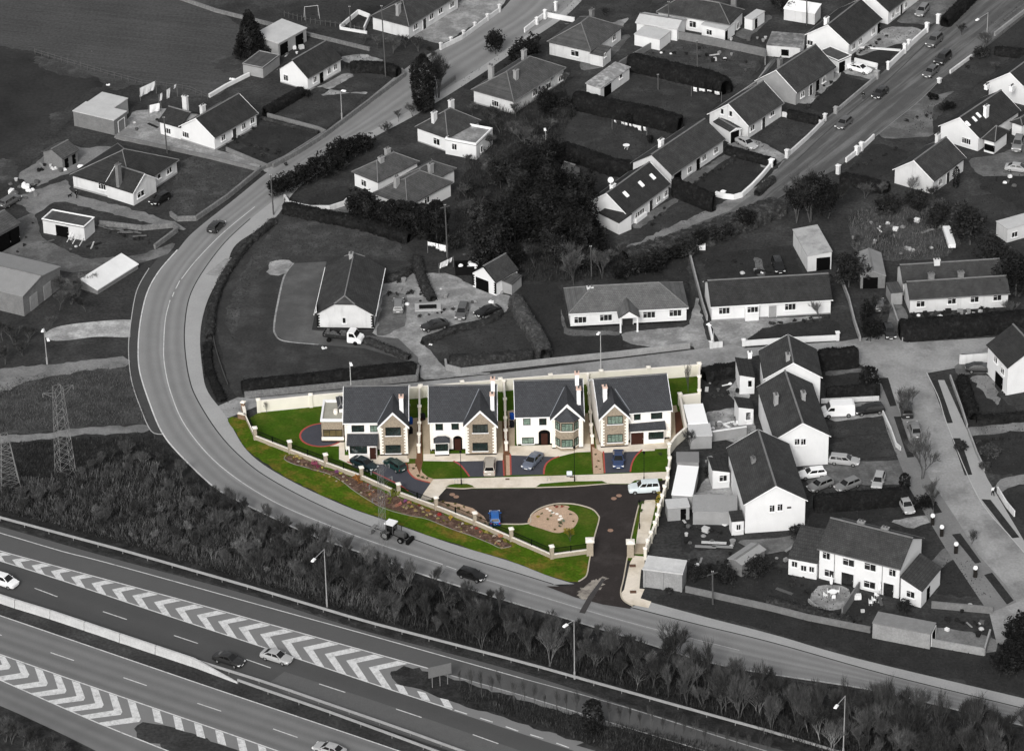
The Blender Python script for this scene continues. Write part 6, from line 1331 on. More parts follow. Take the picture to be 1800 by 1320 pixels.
c = h.block((837, 256), (783, 245), (866, 228), H=2.8, roof='flat', over=0.02, wall=WHITE, rm=YARD, parapet=(0.35, 0.22, TRIM), drop=0.4); c.win('ab', 799, 258, 1.0, 1.2, 2); c.win('ac', 846, 262, 0.8, 1.2, 1, gm=DARK)
b.chimney(763, 198, 0.2, m=OFFW); b.chimney(793, 177, 0.8, m=OFFW)
h = H(B, 'sprawling bungalow with several hipped roofs and four chimneys behind tall conifers')
b = h.block((664, 321), (612, 305), (738, 284), H=2.7, roof='hip', ridge='ac', pitch=32, wall=WHITE, rm=SLATEM); b.win('ab', 640, 322, 1.2, 1.2, 2)
c = h.block((716, 363), (644, 345), (797, 320), H=2.7, roof='hip', ridge='ac', pitch=32, wall=WHITE, rm=SLATEM); c.win('ab', 670, 360, 1.3, 1.2, 2); c.win('ac', 750, 352, 1.3, 1.2, 2); c.win('ac', 732, 362, 1.0, 1.2, 2)
e = h.block((742, 330), (700, 312), (803, 296), H=2.7, roof='hip', ridge='ac', pitch=30, wall=WHITE, rm=SLATEM)
b.chimney(670, 277, 0.5, m=GREYW); b.chimney(681, 262, 0.8, m=GREYW); e.chimney(757, 289, 0.7, m=GREYW); c.chimney(697, 312, 0.6, m=GREYW)
# --- upper middle
h = H(B, 'hipped bungalow with a lean-to corner below the pale garage roofs')
b = h.block((1039, 91), (959, 75), (1096, 47), H=2.7, roof='hip', ridge='ac', pitch=32, wall=OFFW, rm=SLATEM); b.win('ab', 1011, 94, 1.7, 1.2, 2); b.win('ac', 1079, 66, 1.3, 1.2, 2); b.chimney(1040, 18, 0.9, m=BLOCK)
c = h.block((1060, 99), (1036, 94), (1075, 87), H=2.3, roof='mono', ridge='ab', rise=0.5, wall=OFFW, rm=SLATEM, over=0.1); c.win('ac', 1063, 97, 0.7, 0.8, 1)
h = H('garage', 'long garage with pale roof beside the white hipped house at the top', 'garage')
b = h.block((1192, 52), (1115, 40), W=5.0, H=2.6, roof='gable', ridge='ab', pitch=18, wall=WHITE, rm=TINW)
b = h.block((1160, 70), (1114, 60), W=4.5, H=2.3, roof='flat', wall=WHITE, rm=TINW, over=0.1)
h = H(B, 'long white hipped bungalow at the top beside a flat porch block')
b = h.block((1283, 44), (1153, 21), (1328, 21), H=2.8, roof='hip', ridge='ab', pitch=32, wall=WHITE, rm=SLATE, **WG); [b.win('ab', u, v, 1.4, 1.3, 2) for (u, v) in ((1199, 39), (1218, 43))]; b.win('ac', 1297, 45, 1.3, 1.2, 2); b.chimney(1290, -8, 0.5, m=BLOCK)
c = h.block((1275, 53), (1232, 43), W=4, H=2.5, roof='flat', wall=WHITE, rm=TINW, over=0.12); c.win('ab', 1247, 57, 1.2, 1.1, 2); c.door('ac', 1275, 0.9, 2.0, DARK, v=62, frame=False)
h = H('outhouse', 'small white outhouse with flat roof right of the long hipped bungalow', 'outhouse')
b = h.block((1323, 35), (1311, 29), (1345, 20), H=2.3, roof='flat', wall=WHITE, rm=TINW, over=0.08); b.door('ac', 1329, 0.8, 1.9, DARK, v=38, frame=False)
h = H('shed', 'mono-pitch garden shed with open dark front at the head of the long lawn', 'shed')
b = h.block((1056, 156), (1031, 147), (1109, 118), H=2.5, roof='mono', ridge='ac', rise=0.3, wall=OFFW, rm=mat('lichened_sheet', 138, var=0.3, scale=1.2, fine=0.15, c2=176, c2scale=0.6), over=0.2); b.door('ac', 1068, 2.4, 2.0, DARK, v=158, frame=False); b.win('ac', 1091, 134, 1.0, 0.9, 1)
# --- row along the upper right road, left side
h = H(B, 'gabled bungalow with two small upper windows in its white end wall')
b = h.block((1316, 223), (1243, 201), (1379, 181), H=2.6, ridge='ac', pitch=36, wall=OFFW, rm=SLATE, trim=(0.15, TRIM), **WG); b.win('ab', 1270, 196, 0.7, 1.1, 1); b.win('ab', 1285, 200, 0.7, 1.1, 1)
b.win('ac', 1357, 199, 1.4, 1.1, 2); b.win('ac', 1322, 225, 1.4, 1.1, 2); b.door('ac', 1342, 1.0, 2.1, DOOR, v=212)
c = h.block((1284, 232), (1300, 223), (1253, 214), H=2.4, roof='gable', ridge='ac', pitch=16, wall=WHITE, rm=SLATE, over=0.15, trim=(0.2, TRIM)); c.door('ab', 1291, 1.8, 2.1, DARK, v=241, garage=True, frame=False)
h = H(B, 'long gabled bungalow facing the oval dark lawn behind a zigzag white wall')
b = h.block((1181, 309), (1108, 287), (1276, 244), H=2.6, ridge='ac', pitch=33, wall=OFFW, rm=SLATE, **WG); [b.win('ac', u, v, 1.3, 1.1, 2) for (u, v) in ((1212, 298), (1237, 277), (1258, 264))]; b.door('ac', 1227, 1.0, 2.1, DARK, v=289, frame=False); b.door('ac', 1191, 2.2, 2.1, DARK, v=318, frame=False); b.chimney(1162, 246, 0.5, m=TRIM)
h = H(B, 'white bungalow with three roof lights and a satellite dish, gable end to the trees')
b = h.block((1103, 380), (1027, 359), (1180, 323), H=2.6, ridge='ac', pitch=36, wall=WHITE, rm=SLATED, trim=(0.16, TRIM), **WG)
for q in ((1127, 324), (1147, 311), (1100, 342)): b.skylight(*q, 0.65, 1.1)
[b.win('ac', u, v, 1.1, 1.1, 2) for (u, v) in ((1157, 350), (1170, 340))]; b.win('ac', 1124, 375, 2.9, 1.1, 4); b.door('ac', 1144, 1.0, 2.0, DOOR, v=362); b.chimney(1077, 325, 0.5, m=TRIM)
MB().box((0, 0, 0), (3.4, 0.5, 0.8)).build('bay_plinth', TRIM, h.root, b.place('ac', b.hit('ac', 1124, 380)[0], 0.4, 0.25)[0], (0, 0, b.place('ac', 0, 0)[1]))
c = h.block((1088, 392), (1052, 374), W=3.0, H=2.3, roof='mono', ridge='ab', rise=0.7, wall=WHITE, rm=SLATED, over=0.1)
h = H(B, 'large white gabled bungalow at the top beside the parked silver estate')
b = h.block((1493, 80), (1411, 64), (1552, 33), H=2.7, ridge='ac', pitch=33, wall=WHITE, rm=SLATED, trim=(0.15, TRIM), **WG); b.win('ab', 1422, 75, 1.2, 1.0, 2); [b.win('ac', u, v, 1.2, 1.1, 2) for (u, v) in ((1500, 82), (1512, 73), (1535, 55))]; b.door('ac', 1551, 1.0, 2.0, DARK, v=52, frame=False); b.chimney(1453, 32, 0.6, m=TRIM)
h = H(B, 'long bungalow running off the top edge behind a parked silver estate')
b = h.block((1563, 22), (1497, 6), (1640, -38), H=2.7, ridge='ac', pitch=33, wall=WHITE, rm=SLATED, **WG); [b.win('ac', u, v, 1.1, 1.1, 2) for (u, v) in ((1569, 27), (1577, 18), (1592, 9))]; b.door('ac', 1584, 0.9, 2.0, DOOR, v=20)
h = H('garage', 'flat-roofed garage with white front between two bungalows by the white saloon', 'garage')
b = h.block((1474, 108), (1436, 92), (1488, 94), H=2.5, roof='flat', wall=WHITE, rm=SLATEM, over=0.1, parapet=(0.12, 0.15, TRIM)); b.door('ac', 1480, 1.5, 2.0, DARK, v=112, frame=False)
h = H(B, 'plain gabled bungalow with a grey end wall and a long dark roof')
b = h.block((1400, 164), (1325, 143), (1471, 117), H=2.6, ridge='ac', pitch=36, wall=GREYW, rm=SLATE, trim=(0.12, TRIM)); [b.win('ac', u, v, 1.2, 1.1, 2) for (u, v) in ((1410, 166), (1448, 140))]; b.door('ac', 1425, 1.0, 2.0, DOOR, v=158); b.door('ac', 1437, 1.0, 2.0, DARK, v=150, frame=False); b.chimney(1371, 104, 0.4, m=BLOCK)
h = H('shed', 'stone-roofed shed with small openings behind the grey-gabled bungalow', 'shed')
b = h.block((1407, 84), (1347, 79), W=6.0, H=2.3, roof='flat', wall=OFFW, rm=mat('mossy_flat_roof', 112, var=0.3, scale=1, c2=140, c2scale=0.5), over=0.05); b.door('ab', 1380, 1.4, 1.2, DARK, v=90, frame=False, z0=0.4)
h = H('shed', 'bright lean-to shed behind the large white gabled bungalow at the top', 'shed')
b = h.block((1433, 24), (1377, 15), W=3.5, H=2.4, roof='mono', ridge='ab', rise=0.5, wall=OFFW, rm=TINWW, over=0.1)
# right side of that road
h = H(B, 'white gabled house with two chimneys at the upper right edge')
b = h.block((1812, 166), (1729, 149), (1880, 115), H=2.7, ridge='ac', pitch=34, wall=WHITE, rm=SLATED, trim=(0.15, TRIM)); b.chimney(1735, 150, -1.0, m=TRIM); b.chimney(1779, 152, -1.0, m=TRIM)
h = H(B, 'white bungalow with three roof lights and a projecting hipped wing')
b = h.block((1721, 244), (1640, 228), (1795, 194), H=2.7, ridge='ac', pitch=34, wall=WHITE, rm=SLATED, trim=(0.15, TRIM)); b.win('ab', 1699, 248, 1.8, 1.1, 4); [b.skylight(*q, 0.5, 1.0) for q in ((1701, 218), (1713, 210), (1720, 203))]; b.chimney(1734, 187, 0.6, m=TRIM)
c = h.block((1749, 250), (1724, 245), (1775, 230), H=2.6, roof='hip', ridge='ab', pitch=32, wall=WHITE, rm=SLATED); c.door('ab', 1736, 2.0, 1.2, DARK, v=262, z0=0.4, frame=False)
c = h.block((1797, 221), (1771, 216), (1838, 196), H=2.6, roof='hip', ridge='ac', pitch=25, wall=WHITE, rm=SLATED)
h = H(B, 'gabled bungalow with a plain pale end wall half hidden by bare shrubs')
b = h.block((1641, 320), (1561, 304), (1699, 277), H=2.6, ridge='ac', pitch=35, wall=OFFW, rm=SLATE, trim=(0.15, TRIM)); [b.win('ac', u, v, 1.2, 1.1, 2) for (u, v) in ((1652, 320), (1682, 298))]; b.door('ac', 1666, 1.0, 2.0, DOOR, v=312); b.chimney(1649, 237, 0.8, m=OFFW)
# --- middle
QD = mat('dark_quoin', 26, var=0.05)
h = H(B, 'large bungalow with half-hipped roof and black corner stones inside the bend')
b = h.block((660, 555), (552, 555), (677, 471), H=2.7, roof='jerkin', ridge='ac', pitch=32, wall=OFFW, rm=SLATE, base=(0.25, QD), over=0.35, jf=0.66, gutter=TRIM); b.win('ab', 605, 563, 0.55, 1.1, 1); b.quoins([('ab', 0), ('ab', 1)], QD, w=0.3, h=0.24); b.chimney(617, 446, 0.5, m=GREYW)
b.win('bd', 556, 545, 1.5, 1.2, 2) ; b.win('ac', 665, 540, 1.4, 1.2, 2)
h = H('garage', 'white garage with open black doorway and dark corner stones', 'garage')
b = h.block((872, 497), (820, 484), (912, 474), H=2.6, ridge='ac', pitch=38, wall=WHITE, rm=SLATE, over=0.2, trim=(0.14, QD)); b.door('ab', 848, 2.7, 2.1, DARK, v=506, garage=True, frame=False); b.quoins([('ab', 0), ('ab', 1)], QD, w=0.28, h=0.22)
c = h.block((900, 500), (874, 494), (918, 484), H=2.0, roof='mono', ridge='ac', rise=0.4, wall=GREYW, rm=SLATEM, over=0.1)
h = H(B, 'wide hipped bungalow with pale tiled roof and columned porch facing the lane')
b = h.block((999, 552), (1211, 541), (983, 507), H=2.7, roof='hip', ridge='ab', pitch=30, wall=WHITE, rm=SLATEL, base=(0.25, QD), gutter=TRIM)
[b.win('ab', u, v, 2.0, 1.2, 3) for (u, v) in ((1020, 562), (1065, 558), (1141, 553), (1187, 550))]
b.door('ab', 1103, 1.7, 2.1, DOOR, v=562); b.chimney(1037, 505, -0.2, m=OFFW)
s_, z_, ln_ = b.hit('ab', 1103, 562); loc_, th_ = b.place('ab', s_, 0, 0.0)
pr_ = MB(); pr_.prism([(-2.6, 2.6), (-2.6, 2.75), (0.1, 2.75), (0.1, 2.6)], -1.5, 1.5); po = pr_.build('porch_beam', TRIM, h.root, loc_, (0, 0, th_))
mb = MB(); mb.v += [(-1.75, -2.75, 2.76), (1.75, -2.75, 2.76), (0, -2.75, 4.0), (-1.75, 2.2, 2.76), (1.75, 2.2, 2.76), (0, 2.2, 4.0)]; mb.f += [(0, 2, 5, 3), (2, 1, 4, 5), (0, 3, 4, 1)]; mb.build('porch_roof', SLATEL, h.root, loc_, (0, 0, th_))
MB().poly([(-1.55, -2.78, 2.76), (1.55, -2.78, 2.76), (0, -2.78, 3.85)]).build('porch_gable', WHITE, h.root, loc_, (0, 0, th_))
for x in (-1.35, 1.35): MB().lathe((x, -2.4, 0), [(0.2, 0), (0.14, 0.2), (0.14, 2.5), (0.2, 2.6)], 10).build('porch_column', TRIM, h.root, loc_, (0, 0, th_))
h = H(B, 'white bungalow with bay window and long dark roof facing its forecourt')
b = h.block((1248, 540), (1465, 527), W=8.6, H=2.7, ridge='ab', pitch=30, wall=WHITE, rm=SLATED, base=(0.2, GREYW), gutter=TRIM)
b.win('ab', 1273, 546, 1.8, 1.2, 3); b.win('ab', 1389, 539, 1.8, 1.2, 3); b.door('ab', 1358, 1.2, 2.1, mat('pale_door', 150), v=546); c = h.block((1310, 541), (1335, 539.5), W=0.9, H=2.5, roof='flat', wall=WHITE, rm=TRIM, over=0.05); c.win('ab', 1323, 544, 1.8, 1.1, 3)
h = H('garage', 'pale sheet-roofed garage with open black door beside the dark estate car', 'garage')
b = h.block((1419, 450), (1465, 448), (1393, 403), H=3.0, roof='mono', ridge='ac', rise=0.4, wall=OFFW, rm=mat('patched_sheet_roof', 170, var=0.1, c2=140, c2scale=0.3), over=0.12); b.door('ab', 1447, 2.3, 2.3, DARK, v=466, garage=True, frame=False)
h = H('shed', 'narrow tin shed with pale striped roof and black doorway', 'shed')
b = h.block((1512, 486), (1557, 482), (1504, 445), H=2.3, ridge='ac', pitch=24, wall=BLOCK, rm=TING, over=0.1); b.door('ab', 1530, 2.4, 2.0, DARK, v=496, garage=True, frame=False)
h = H('cottage_row', 'pair of old cottages with twin parallel tiled roofs beside a black hedge', 'cottages')
b = h.block((1597, 527), (1777, 516), W=5.6, H=2.6, ridge='ab', pitch=32, wall=OFFW, rm=SLATE, **WG); [b.win('ab', u, v, 1.4, 1.1, 2) for (u, v) in ((1618, 534), (1673, 529), (1713, 526), (1753, 523))]; b.chimney(1637, 482, 0.9, m=BLOCK); b.chimney(1689, 479, 0.9, m=BLOCK)
c = h.block((1585, 497), (1764, 486), W=5.6, H=2.6, ridge='ab', pitch=32, wall=OFFW, rm=SLATE); c.chimney(1647, 457, 0.6, m=OFFW)
c = h.block((1566, 515), (1588, 513), W=3.5, H=2.3, roof='flat', wall=GREYW, rm=SLATEM, over=0.1); c.door('ab', 1580, 1.0, 1.9, mat('pale_door', 150), v=525, frame=False)
h = H('mobile_home', 'pale flat-roofed cabin at the right edge beyond the rubble plot', 'cabin')
b = h.block((1771, 403), (1860, 378), (1753, 388), H=2.6, roof='flat', wall=OFFW, rm=TINW, over=0.1); b.win('ab', 1783, 412, 1.2, 1.0, 2)
h = H('house', 'white two-storey house with dark roof at the right edge')
b = h.block((1771, 647), (1743, 604), (1862, 630), H=5.0, ridge='ab', pitch=33, wall=WHITE, rm=SLATED, over=0.25); b.win('ab', 1751, 632, 1.2, 1.1, 2); b.win('ab', 1763, 652, 1.2, 1.1, 2); b.door('ab', 1756, 2.6, 2.1, DARK, v=672, frame=False); b.win('ab', 1766, 695, 1.4, 1.2, 2)
# --- semi-detached pairs right of the estate
SD = dict(H=5.0, pitch=31, wall=WHITE, rm=SLATE, over=0.3)
h = H('semi_detached_house', 'white two-storey pair nearest the lane, behind its black hedge')
b = h.block((1446, 664), (1342, 667), (1429, 613), ridge='ac', **SD, trim=(0.14, TRIM)); b.chimney(1385, 623, 0.5, m=GREYW)
c = h.block((1328, 663), (1300, 667), (1320, 632), H=3.0, roof='mono', ridge='ac', rise=0.6, wall=WHITE, rm=SLATED, over=0.12); c.win('ab', 1318, 674, 0.7, 1.2, 1, gm=DARK); c.chimney(1318, 620, 0.4, m=TRIM, size=(0.6, 0.6), pots=1)
h = H('semi_detached_house', 'middle white two-storey pair with a van parked beside it')
b = h.block((1461, 767), (1359, 769), (1428, 673), ridge='ac', **SD, trim=(0.14, TRIM)); b.win('ab', 1401, 776, 0.75, 1.15, 2, gm=DARK); b.win('ab', 1412, 776, 0.75, 1.15, 2, gm=DARK); b.chimney(1364, 694, 0.0, m=GREYW); b.chimney(1412, 690, 0.2, m=GREYW)
c = h.block((1326, 718), (1299, 724), (1318, 700), H=2.8, roof='mono', ridge='ac', rise=0.6, wall=WHITE, rm=SLATED, over=0.1); c.win('ab', 1315, 731, 0.8, 1.4, 1, gm=DARK); c.door('ab', 1317, 0.8, 1.9, TRIM, v=738, frame=False)
h = H('semi_detached_house', 'lower white two-storey pair with two small gable windows and a dark wall plaque')
b = h.block((1420, 880), (1307, 887), (1387, 779), ridge='ac', **SD, trim=(0.14, TRIM)); b.win('ab', 1357, 893, 0.75, 1.25, 2, gm=DARK); b.win('ab', 1371, 891, 0.75, 1.25, 2, gm=DARK); b.chimney(1324, 806, -0.6, m=BLOCK)
d_ = b.place('ab', b.hit('ab', 1387, 893)[0], 3.9, 0.05); MB().box((0, 0, 0), (0.6, 0.06, 0.25)).build('wall_plaque', DFRAME, h.root, d_[0], (0, 0, d_[1]))
c = h.block((1284, 829), (1254, 838), (1276, 806), H=2.8, roof='mono', ridge='ac', rise=0.6, wall=WHITE, rm=SLATED, over=0.1); c.win('ab', 1271, 840, 1.2, 1.1, 2)
c = h.block((1309, 914), (1286, 917), (1304, 901), H=2.5, roof='mono', ridge='ab', rise=0.5, wall=WHITE, rm=SLATED, over=0.1); c.win('ab', 1298, 926, 0.7, 1.0, 2, gm=DARK)
h = H('semi_detached_house', 'white two-storey pair at the lower right with rear garden walls and patio sets')
b = h.block((1436, 964), (1584, 1001), W=9.0, H=5.1, ridge='ab', pitch=30, wall=WHITE, rm=SLATE, over=0.3, gutter=DSTEEL)
for (u, v, w_) in ((1453, 976, 1.2), (1492, 988, 1.8), (1530, 996, 1.8), (1569, 1006, 1.1), (1458, 1007, 1.5), (1529, 1027, 1.8)): b.win('ab', u, v, w_, 1.2, 2)
b.door('ab', 1490, 1.8, 2.1, GLASS, v=1018, name='patio_door'); b.door('ab', 1562, 1.5, 2.1, GLASS, v=1040, name='patio_door'); b.downpipe('ab', 1467, 990); b.downpipe('ab', 1551, 1010); b.chimney(1514, 917, -0.3, m=GREYW); b.chimney(1556, 928, -0.3, m=GREYW)
c = h.block((1437, 990), (1384, 980), W=6.5, H=2.9, roof='mono', ridge='ab', rise=1.6, wall=WHITE, rm=SLATE, over=0.15); [c.win('ab', u, v, w_, 1.0, 2) for (u, v, w_) in ((1397, 991, 0.9), (1413, 998, 0.9), (1427, 1000, 0.8))]
c = h.block((1621, 1039), (1587, 1021), (1656, 997), H=2.9, roof='mono', ridge='ac', rise=1.4, wall=WHITE, rm=SLATE, over=0.15); c.win('ab', 1601, 1044, 1.3, 1.1, 2); c.door('ac', 1631, 1.0, 2.0, DARK, v=1050, frame=False)
h = H('garage', 'flat pale garage with white end frame above the dark grass bank', 'garage')
b = h.block((1636, 1114), (1533, 1094), (1652, 1095), H=2.6, roof='flat', wall=BLOCKL, rm=mat('pale_felt', 128, var=0.12), over=0.08); b.door('ac', 1644, 2.0, 2.1, DARK, v=1120, frame=True, garage=True)
h = H('shed', 'concrete shed with corrugated pale roof at the bottom of the estate footpath', 'shed')
b = h.block((1200, 1009), (1130, 1000), (1207, 989), H=3.0, roof='mono', ridge='ab', rise=0.45, wall=BLOCKL, rm=mat('corrugated_pale', 186, var=0.14, scale=1.0, fine=0.1), over=0.05); MB().box((0, 0, 0), (b.wL+0.2, 0.3, 0.22)).build('parapet', TINW, h.root, b.place('ab', b.wL/2, 3.05, 0.02)[0], (0, 0, b.place('ab', 0, 0)[1]))
for q in (0.0, 0.5, 1.0): MB().box((0, 0, 1.5), (0.28, 0.16, 3.0)).build('pier', BLOCKL, h.root, b.place('ab', 0.15+(b.wL-0.3)*q, 0, 0.06)[0], (0, 0, b.place('ab', 0, 0)[1]))
# little flat roofs between estate and semis
for A_, B_, C_, m_, H_, lb in (((1210, 745), (1244, 740), (1201, 711), TINWW, 2.4, 'flat white shed roof beside the curved cream wall'), ((1212, 767), (1252, 763), (1208, 745), mat('light_grey_sheet', 196, var=0.04), 2.3, 'light grey shed roof joined below the flat white one'),
        ((1189, 812), (1229, 812), (1184, 794), mat('mid_grey_sheet', 128, var=0.08), 2.2, 'mid grey shed roof left of the low garden yard'), ((1180, 869), (1218, 871), (1191, 817), TINWW, 2.4, 'long bright white shed roof beside the pillared boundary wall'),
        ((1173, 893), (1213, 890), (1172, 877), TINW, 2.3, 'small pale shed roof with a dark doorway under the long white one')):
    h = H('shed', lb, 'shed'); b = h.block(A_, B_, C_, H=H_, roof='flat', wall=GREYW, rm=m_, over=0.08, t=0.1)
    if 'doorway' in lb: b.door('ab', 1201, 0.8, 1.9, DARK, v=905, frame=False)
h = H('shed', 'long grey panelled shed with pale lean-to edge below the yard', 'shed')
b = h.block((1217, 899), (1296, 900), W=4.2, H=2.3, roof='mono', ridge='ab', rise=0.3, wall=GREYW, rm=mat('grey_felt', 148, var=0.06), over=0.1)
h = H('shed', 'small garden shed with grey felt roof among dark shrubs', 'shed')
b = h.block((1305, 993), (1292, 972), (1347, 965), H=2.2, ridge='ac', pitch=15, wall=BLOCK, rm=mat('grey_felt', 128, var=0.06), over=0.15); b.win('ac', 1332, 986, 0.9, 0.6, 2)
# ================================================================== older walls and fences
def gw(pts, h_, m_, lb, th=0.25, cap=None, pil=None, group=None): return wallrun('garden_wall', lb, 'wall', pts, h_, th, m_, cap=cap, pillars=pil, group=group)
SW = mat('rubble_stone_wall', 118, var=0.3, scale=2, fine=0.3, fscale=5, bump=0.6)
gw([(430, 699), (540, 688), (640, 678), (733, 669), (736, 650)], 1.0, SW, 'grey stone wall under the long hedge, left of the driveway mouth', 0.4)
gw([(783, 640), (785, 650), (811, 657), (920, 645), (963, 640), (1090, 627), (1213, 612)], 1.0, BLOCKL, 'pale block wall along the lane before the wide hipped bungalow', 0.3)
gw([(480, 296), (530, 268), (573, 240), (655, 178), (712, 135), (706, 128)], 0.9, SW, 'stone wall along the left side of the main road', 0.35)
gw([(398, 266), (470, 296), (500, 282), (573, 236), (560, 230), (470, 206)], 0.8, BLOCK, 'block wall around the front lawn of the bungalow with two chimneys', 0.25)
gw([(204, 244), (290, 262), (370, 280), (457, 302), (470, 294)], 0.7, BLOCK, 'low wall along the concrete drive below the white bungalow', 0.3)
gw([(300, 380), (312, 389), (345, 388), (400, 350), (457, 303)], 0.9, SW, 'stone wall on the corner lawn where the dark car turns', 0.35)
gw([(175, 396), (250, 405), (305, 400), (312, 408), (272, 438)], 0.9, SW, 'old stone wall curving round the scrap yard by the bend', 0.35)
gw([(800, 140), (740, 184), (722, 195)], 0.9, BLOCK, 'wall behind the tall cypress on the right side of the main road', 0.25)
gw([(775, 88), (812, 70), (880, 20)], 0.9, OFFW, 'pale wall with small pillars along the main road before the top bungalow', 0.25, pil=[((775, 88), 1.3, 0.4), ((793, 78), 1.3, 0.4), ((815, 66), 1.3, 0.4), ((835, 52), 1.3, 0.4), ((857, 37), 1.3, 0.4), ((878, 22), 1.5, 0.4)])
gw([(598, 52), (630, 25), (650, 33), (640, 55)], 0.9, WHITE, 'white angled wall beside the long hipped bungalow at the top', 0.25)
gw([(645, 60), (598, 52)], 0.5, WHITE, 'short white kerb wall below the angled white wall', 0.3)
gw([(922, 58), (950, 36), (958, 30), (1010, 40)], 1.0, WHITE, 'white wall with pillars at the hipped bungalow beside the main road', 0.25, pil=[((958, 34), 1.8, 0.45), ((977, 20), 1.8, 0.45), ((944, 44), 1.4, 0.45)])
gw([(500, 350), (508, 362), (545, 370), (580, 370), (605, 362), (615, 352)], 0.9, OFFW, 'curved pale entrance wall on the corner before the conifer belt', 0.3)
gw([(368, 172), (398, 154), (438, 134)], 0.7, WHITE, 'straight white wall between the pasture and the bungalow garden', 0.4)
gw([(1176, 67), (1090, 118), (1085, 125)], 1.2, BLOCK, 'block wall running down beside the overgrown plot', 0.25)
gw([(1176, 66), (1260, 82), (1345, 100), (1345, 115)], 1.6, BLOCK, 'tall block wall across the head of the overgrown plot', 0.25)
gw([(1345, 128), (1362, 108), (1330, 150), (1250, 205)], 0.9, BLOCKL, 'rear wall of the overgrown plot beside the grey gable', 0.25)
gw([(1383, 278), (1420, 245), (1448, 217)], 0.9, OFFW, 'pale front wall with vase pillar before the dark lawn', 0.25, pil=[((1383, 278), 1.5, 0.55), ((1450, 213), 1.3, 0.5)])
gw([(1469, 200), (1510, 165), (1540, 140)], 0.8, BLOCKL, 'front wall with round-capped pillar before the grey-gabled bungalow', 0.25, pil=[((1469, 200), 1.2, 0.6), ((1541, 139), 1.5, 0.7)])
gw([(1561, 122), (1592, 92), (1597, 88)], 1.1, WHITE, 'white front wall below the gap, before the top white bungalow', 0.3, pil=[((1561, 123), 1.5, 0.45), ((1590, 94), 1.8, 0.55)])
gw([(1597, 86), (1628, 58), (1632, 50)], 1.1, WHITE, 'white front wall above the gap, before the top white bungalow', 0.3, pil=[((1597, 86), 1.7, 0.5), ((1629, 57), 1.8, 0.6), ((1649, 42), 1.8, 0.6)])
gw([(1502, 110), (1542, 120), (1540, 128)], 0.9, WHITE, 'white side wall beside the parked white saloon', 0.25)
gw([(1505, 84), (1583, 90)], 0.25, WHITE, 'low white garden path edge before the top bungalow', 0.5)
gw([(1258, 345), (1272, 349), (1290, 351), (1304, 347), (1322, 331), (1340, 312), (1355, 294)], 0.9, TRIM, 'zigzag white wall around the oval dark lawn', 0.35, pil=[((1271, 348), 1.2, 0.6), ((1356, 293), 1.3, 0.7)])
gw([(1375, 205), (1420, 214), (1445, 220)], 0.9, OFFW, 'white side wall dividing two dark front lawns', 0.25)
gw([(1487, 286), (1505, 272), (1512, 267)], 0.9, WHITE, 'bright white wall left of the twin pillars on the right road', 0.3, pil=[((1506, 272), 1.5, 0.6), ((1473, 306), 1.6, 0.6)])
gw([(1514, 265), (1536, 244)], 0.9, WHITE, 'bright white wall right of the twin pillars on the right road', 0.3, pil=[((1514, 265), 1.5, 0.6)])
gw([(1670, 130), (1708, 102)], 0.7, OFFW, 'pale wall along the road before the white gabled house', 0.3, pil=[((1651, 146), 0.8, 0.6)])
gw([(1748, 64), (1800, 24), (1850, -12)], 0.8, BLOCKL, 'pale wall at the top right corner of the residential road', 0.3)
gw([(1209, 438), (1222, 490), (1235, 540), (1243, 564)], 1.0, BLOCKL, 'long thin wall between the wide hipped bungalow and its neighbour', 0.25)
gw([(1209, 438), (1240, 438)], 0.9, TRIM, 'short white wall at the top of the narrow garden', 0.9)
gw([(1246, 575), (1252, 600)], 0.8, TRIM, 'short white wall by the gravel drive mouth', 0.3)
gw([(1250, 612), (1270, 610)], 1.0, OFFW, 'stub wall block at the lane beside the gravel drive', 0.3, pil=[((1250, 612), 1.1, 0.5)])
gw([(1307, 608), (1390, 602), (1472, 598)], 0.9, WHITE, 'white wall along the lane before the bay-window bungalow', 0.3, pil=[((1307, 608), 1.1, 0.5), ((1472, 598), 1.4, 0.5)])
gw([(1473, 480), (1492, 530), (1502, 570), (1512, 600)], 0.9, BLOCKL, 'slanting wall beside the dark grass strip and shrubs', 0.25)
gw([(1568, 540), (1582, 580), (1587, 600)], 0.7, BLOCKL, 'slanting low wall beside the two parked cars at the cottages', 0.25)
gw([(1686, 640), (1742, 636)], 1.6, OFFW, 'pale wall left of the white house at the right edge', 0.25)
gw([(1443, 709), (1545, 704)], 0.8, OFFW, 'pale wall behind the white van and black car', 0.2)
gw([(1551, 727), (1565, 757), (1575, 785), (1583, 792)], 0.7, OFFW, 'low white wall before the middle lawns', 0.22)
gw([(1670, 665), (1690, 720), (1700, 752)], 0.7, BLOCKL, 'low wall on the right side of the road, upper part', 0.2)
gw([(1702, 760), (1717, 800), (1730, 828)], 0.7, BLOCKL, 'low wall on the right side of the road, middle part', 0.2)
gw([(1753, 865), (1768, 890), (1783, 908)], 1.0, OFFW, 'pale wall beside the standing person at the right', 0.2)
gw([(1250, 776), (1312, 767)], 1.7, GREYW, 'rear yard wall with white coping between the paired houses', 0.2, cap=TRIM)
gw([(1215, 870), (1297, 878)], 0.5, GREYW, 'low yard edge above the grey panelled shed', 0.2)
gw([(1205, 1040), (1350, 1072), (1420, 1090), (1530, 1112)], 1.0, BLOCK, 'long back wall above the dark grass bank', 0.25)
gw([(1636, 1135), (1730, 1152), (1740, 1118)], 1.2, BLOCKL, 'block wall right of the pale garage', 0.25)
gw([(1637, 1068), (1745, 1078)], 1.1, BLOCK, 'garden wall right of the lower white pair', 0.25) 
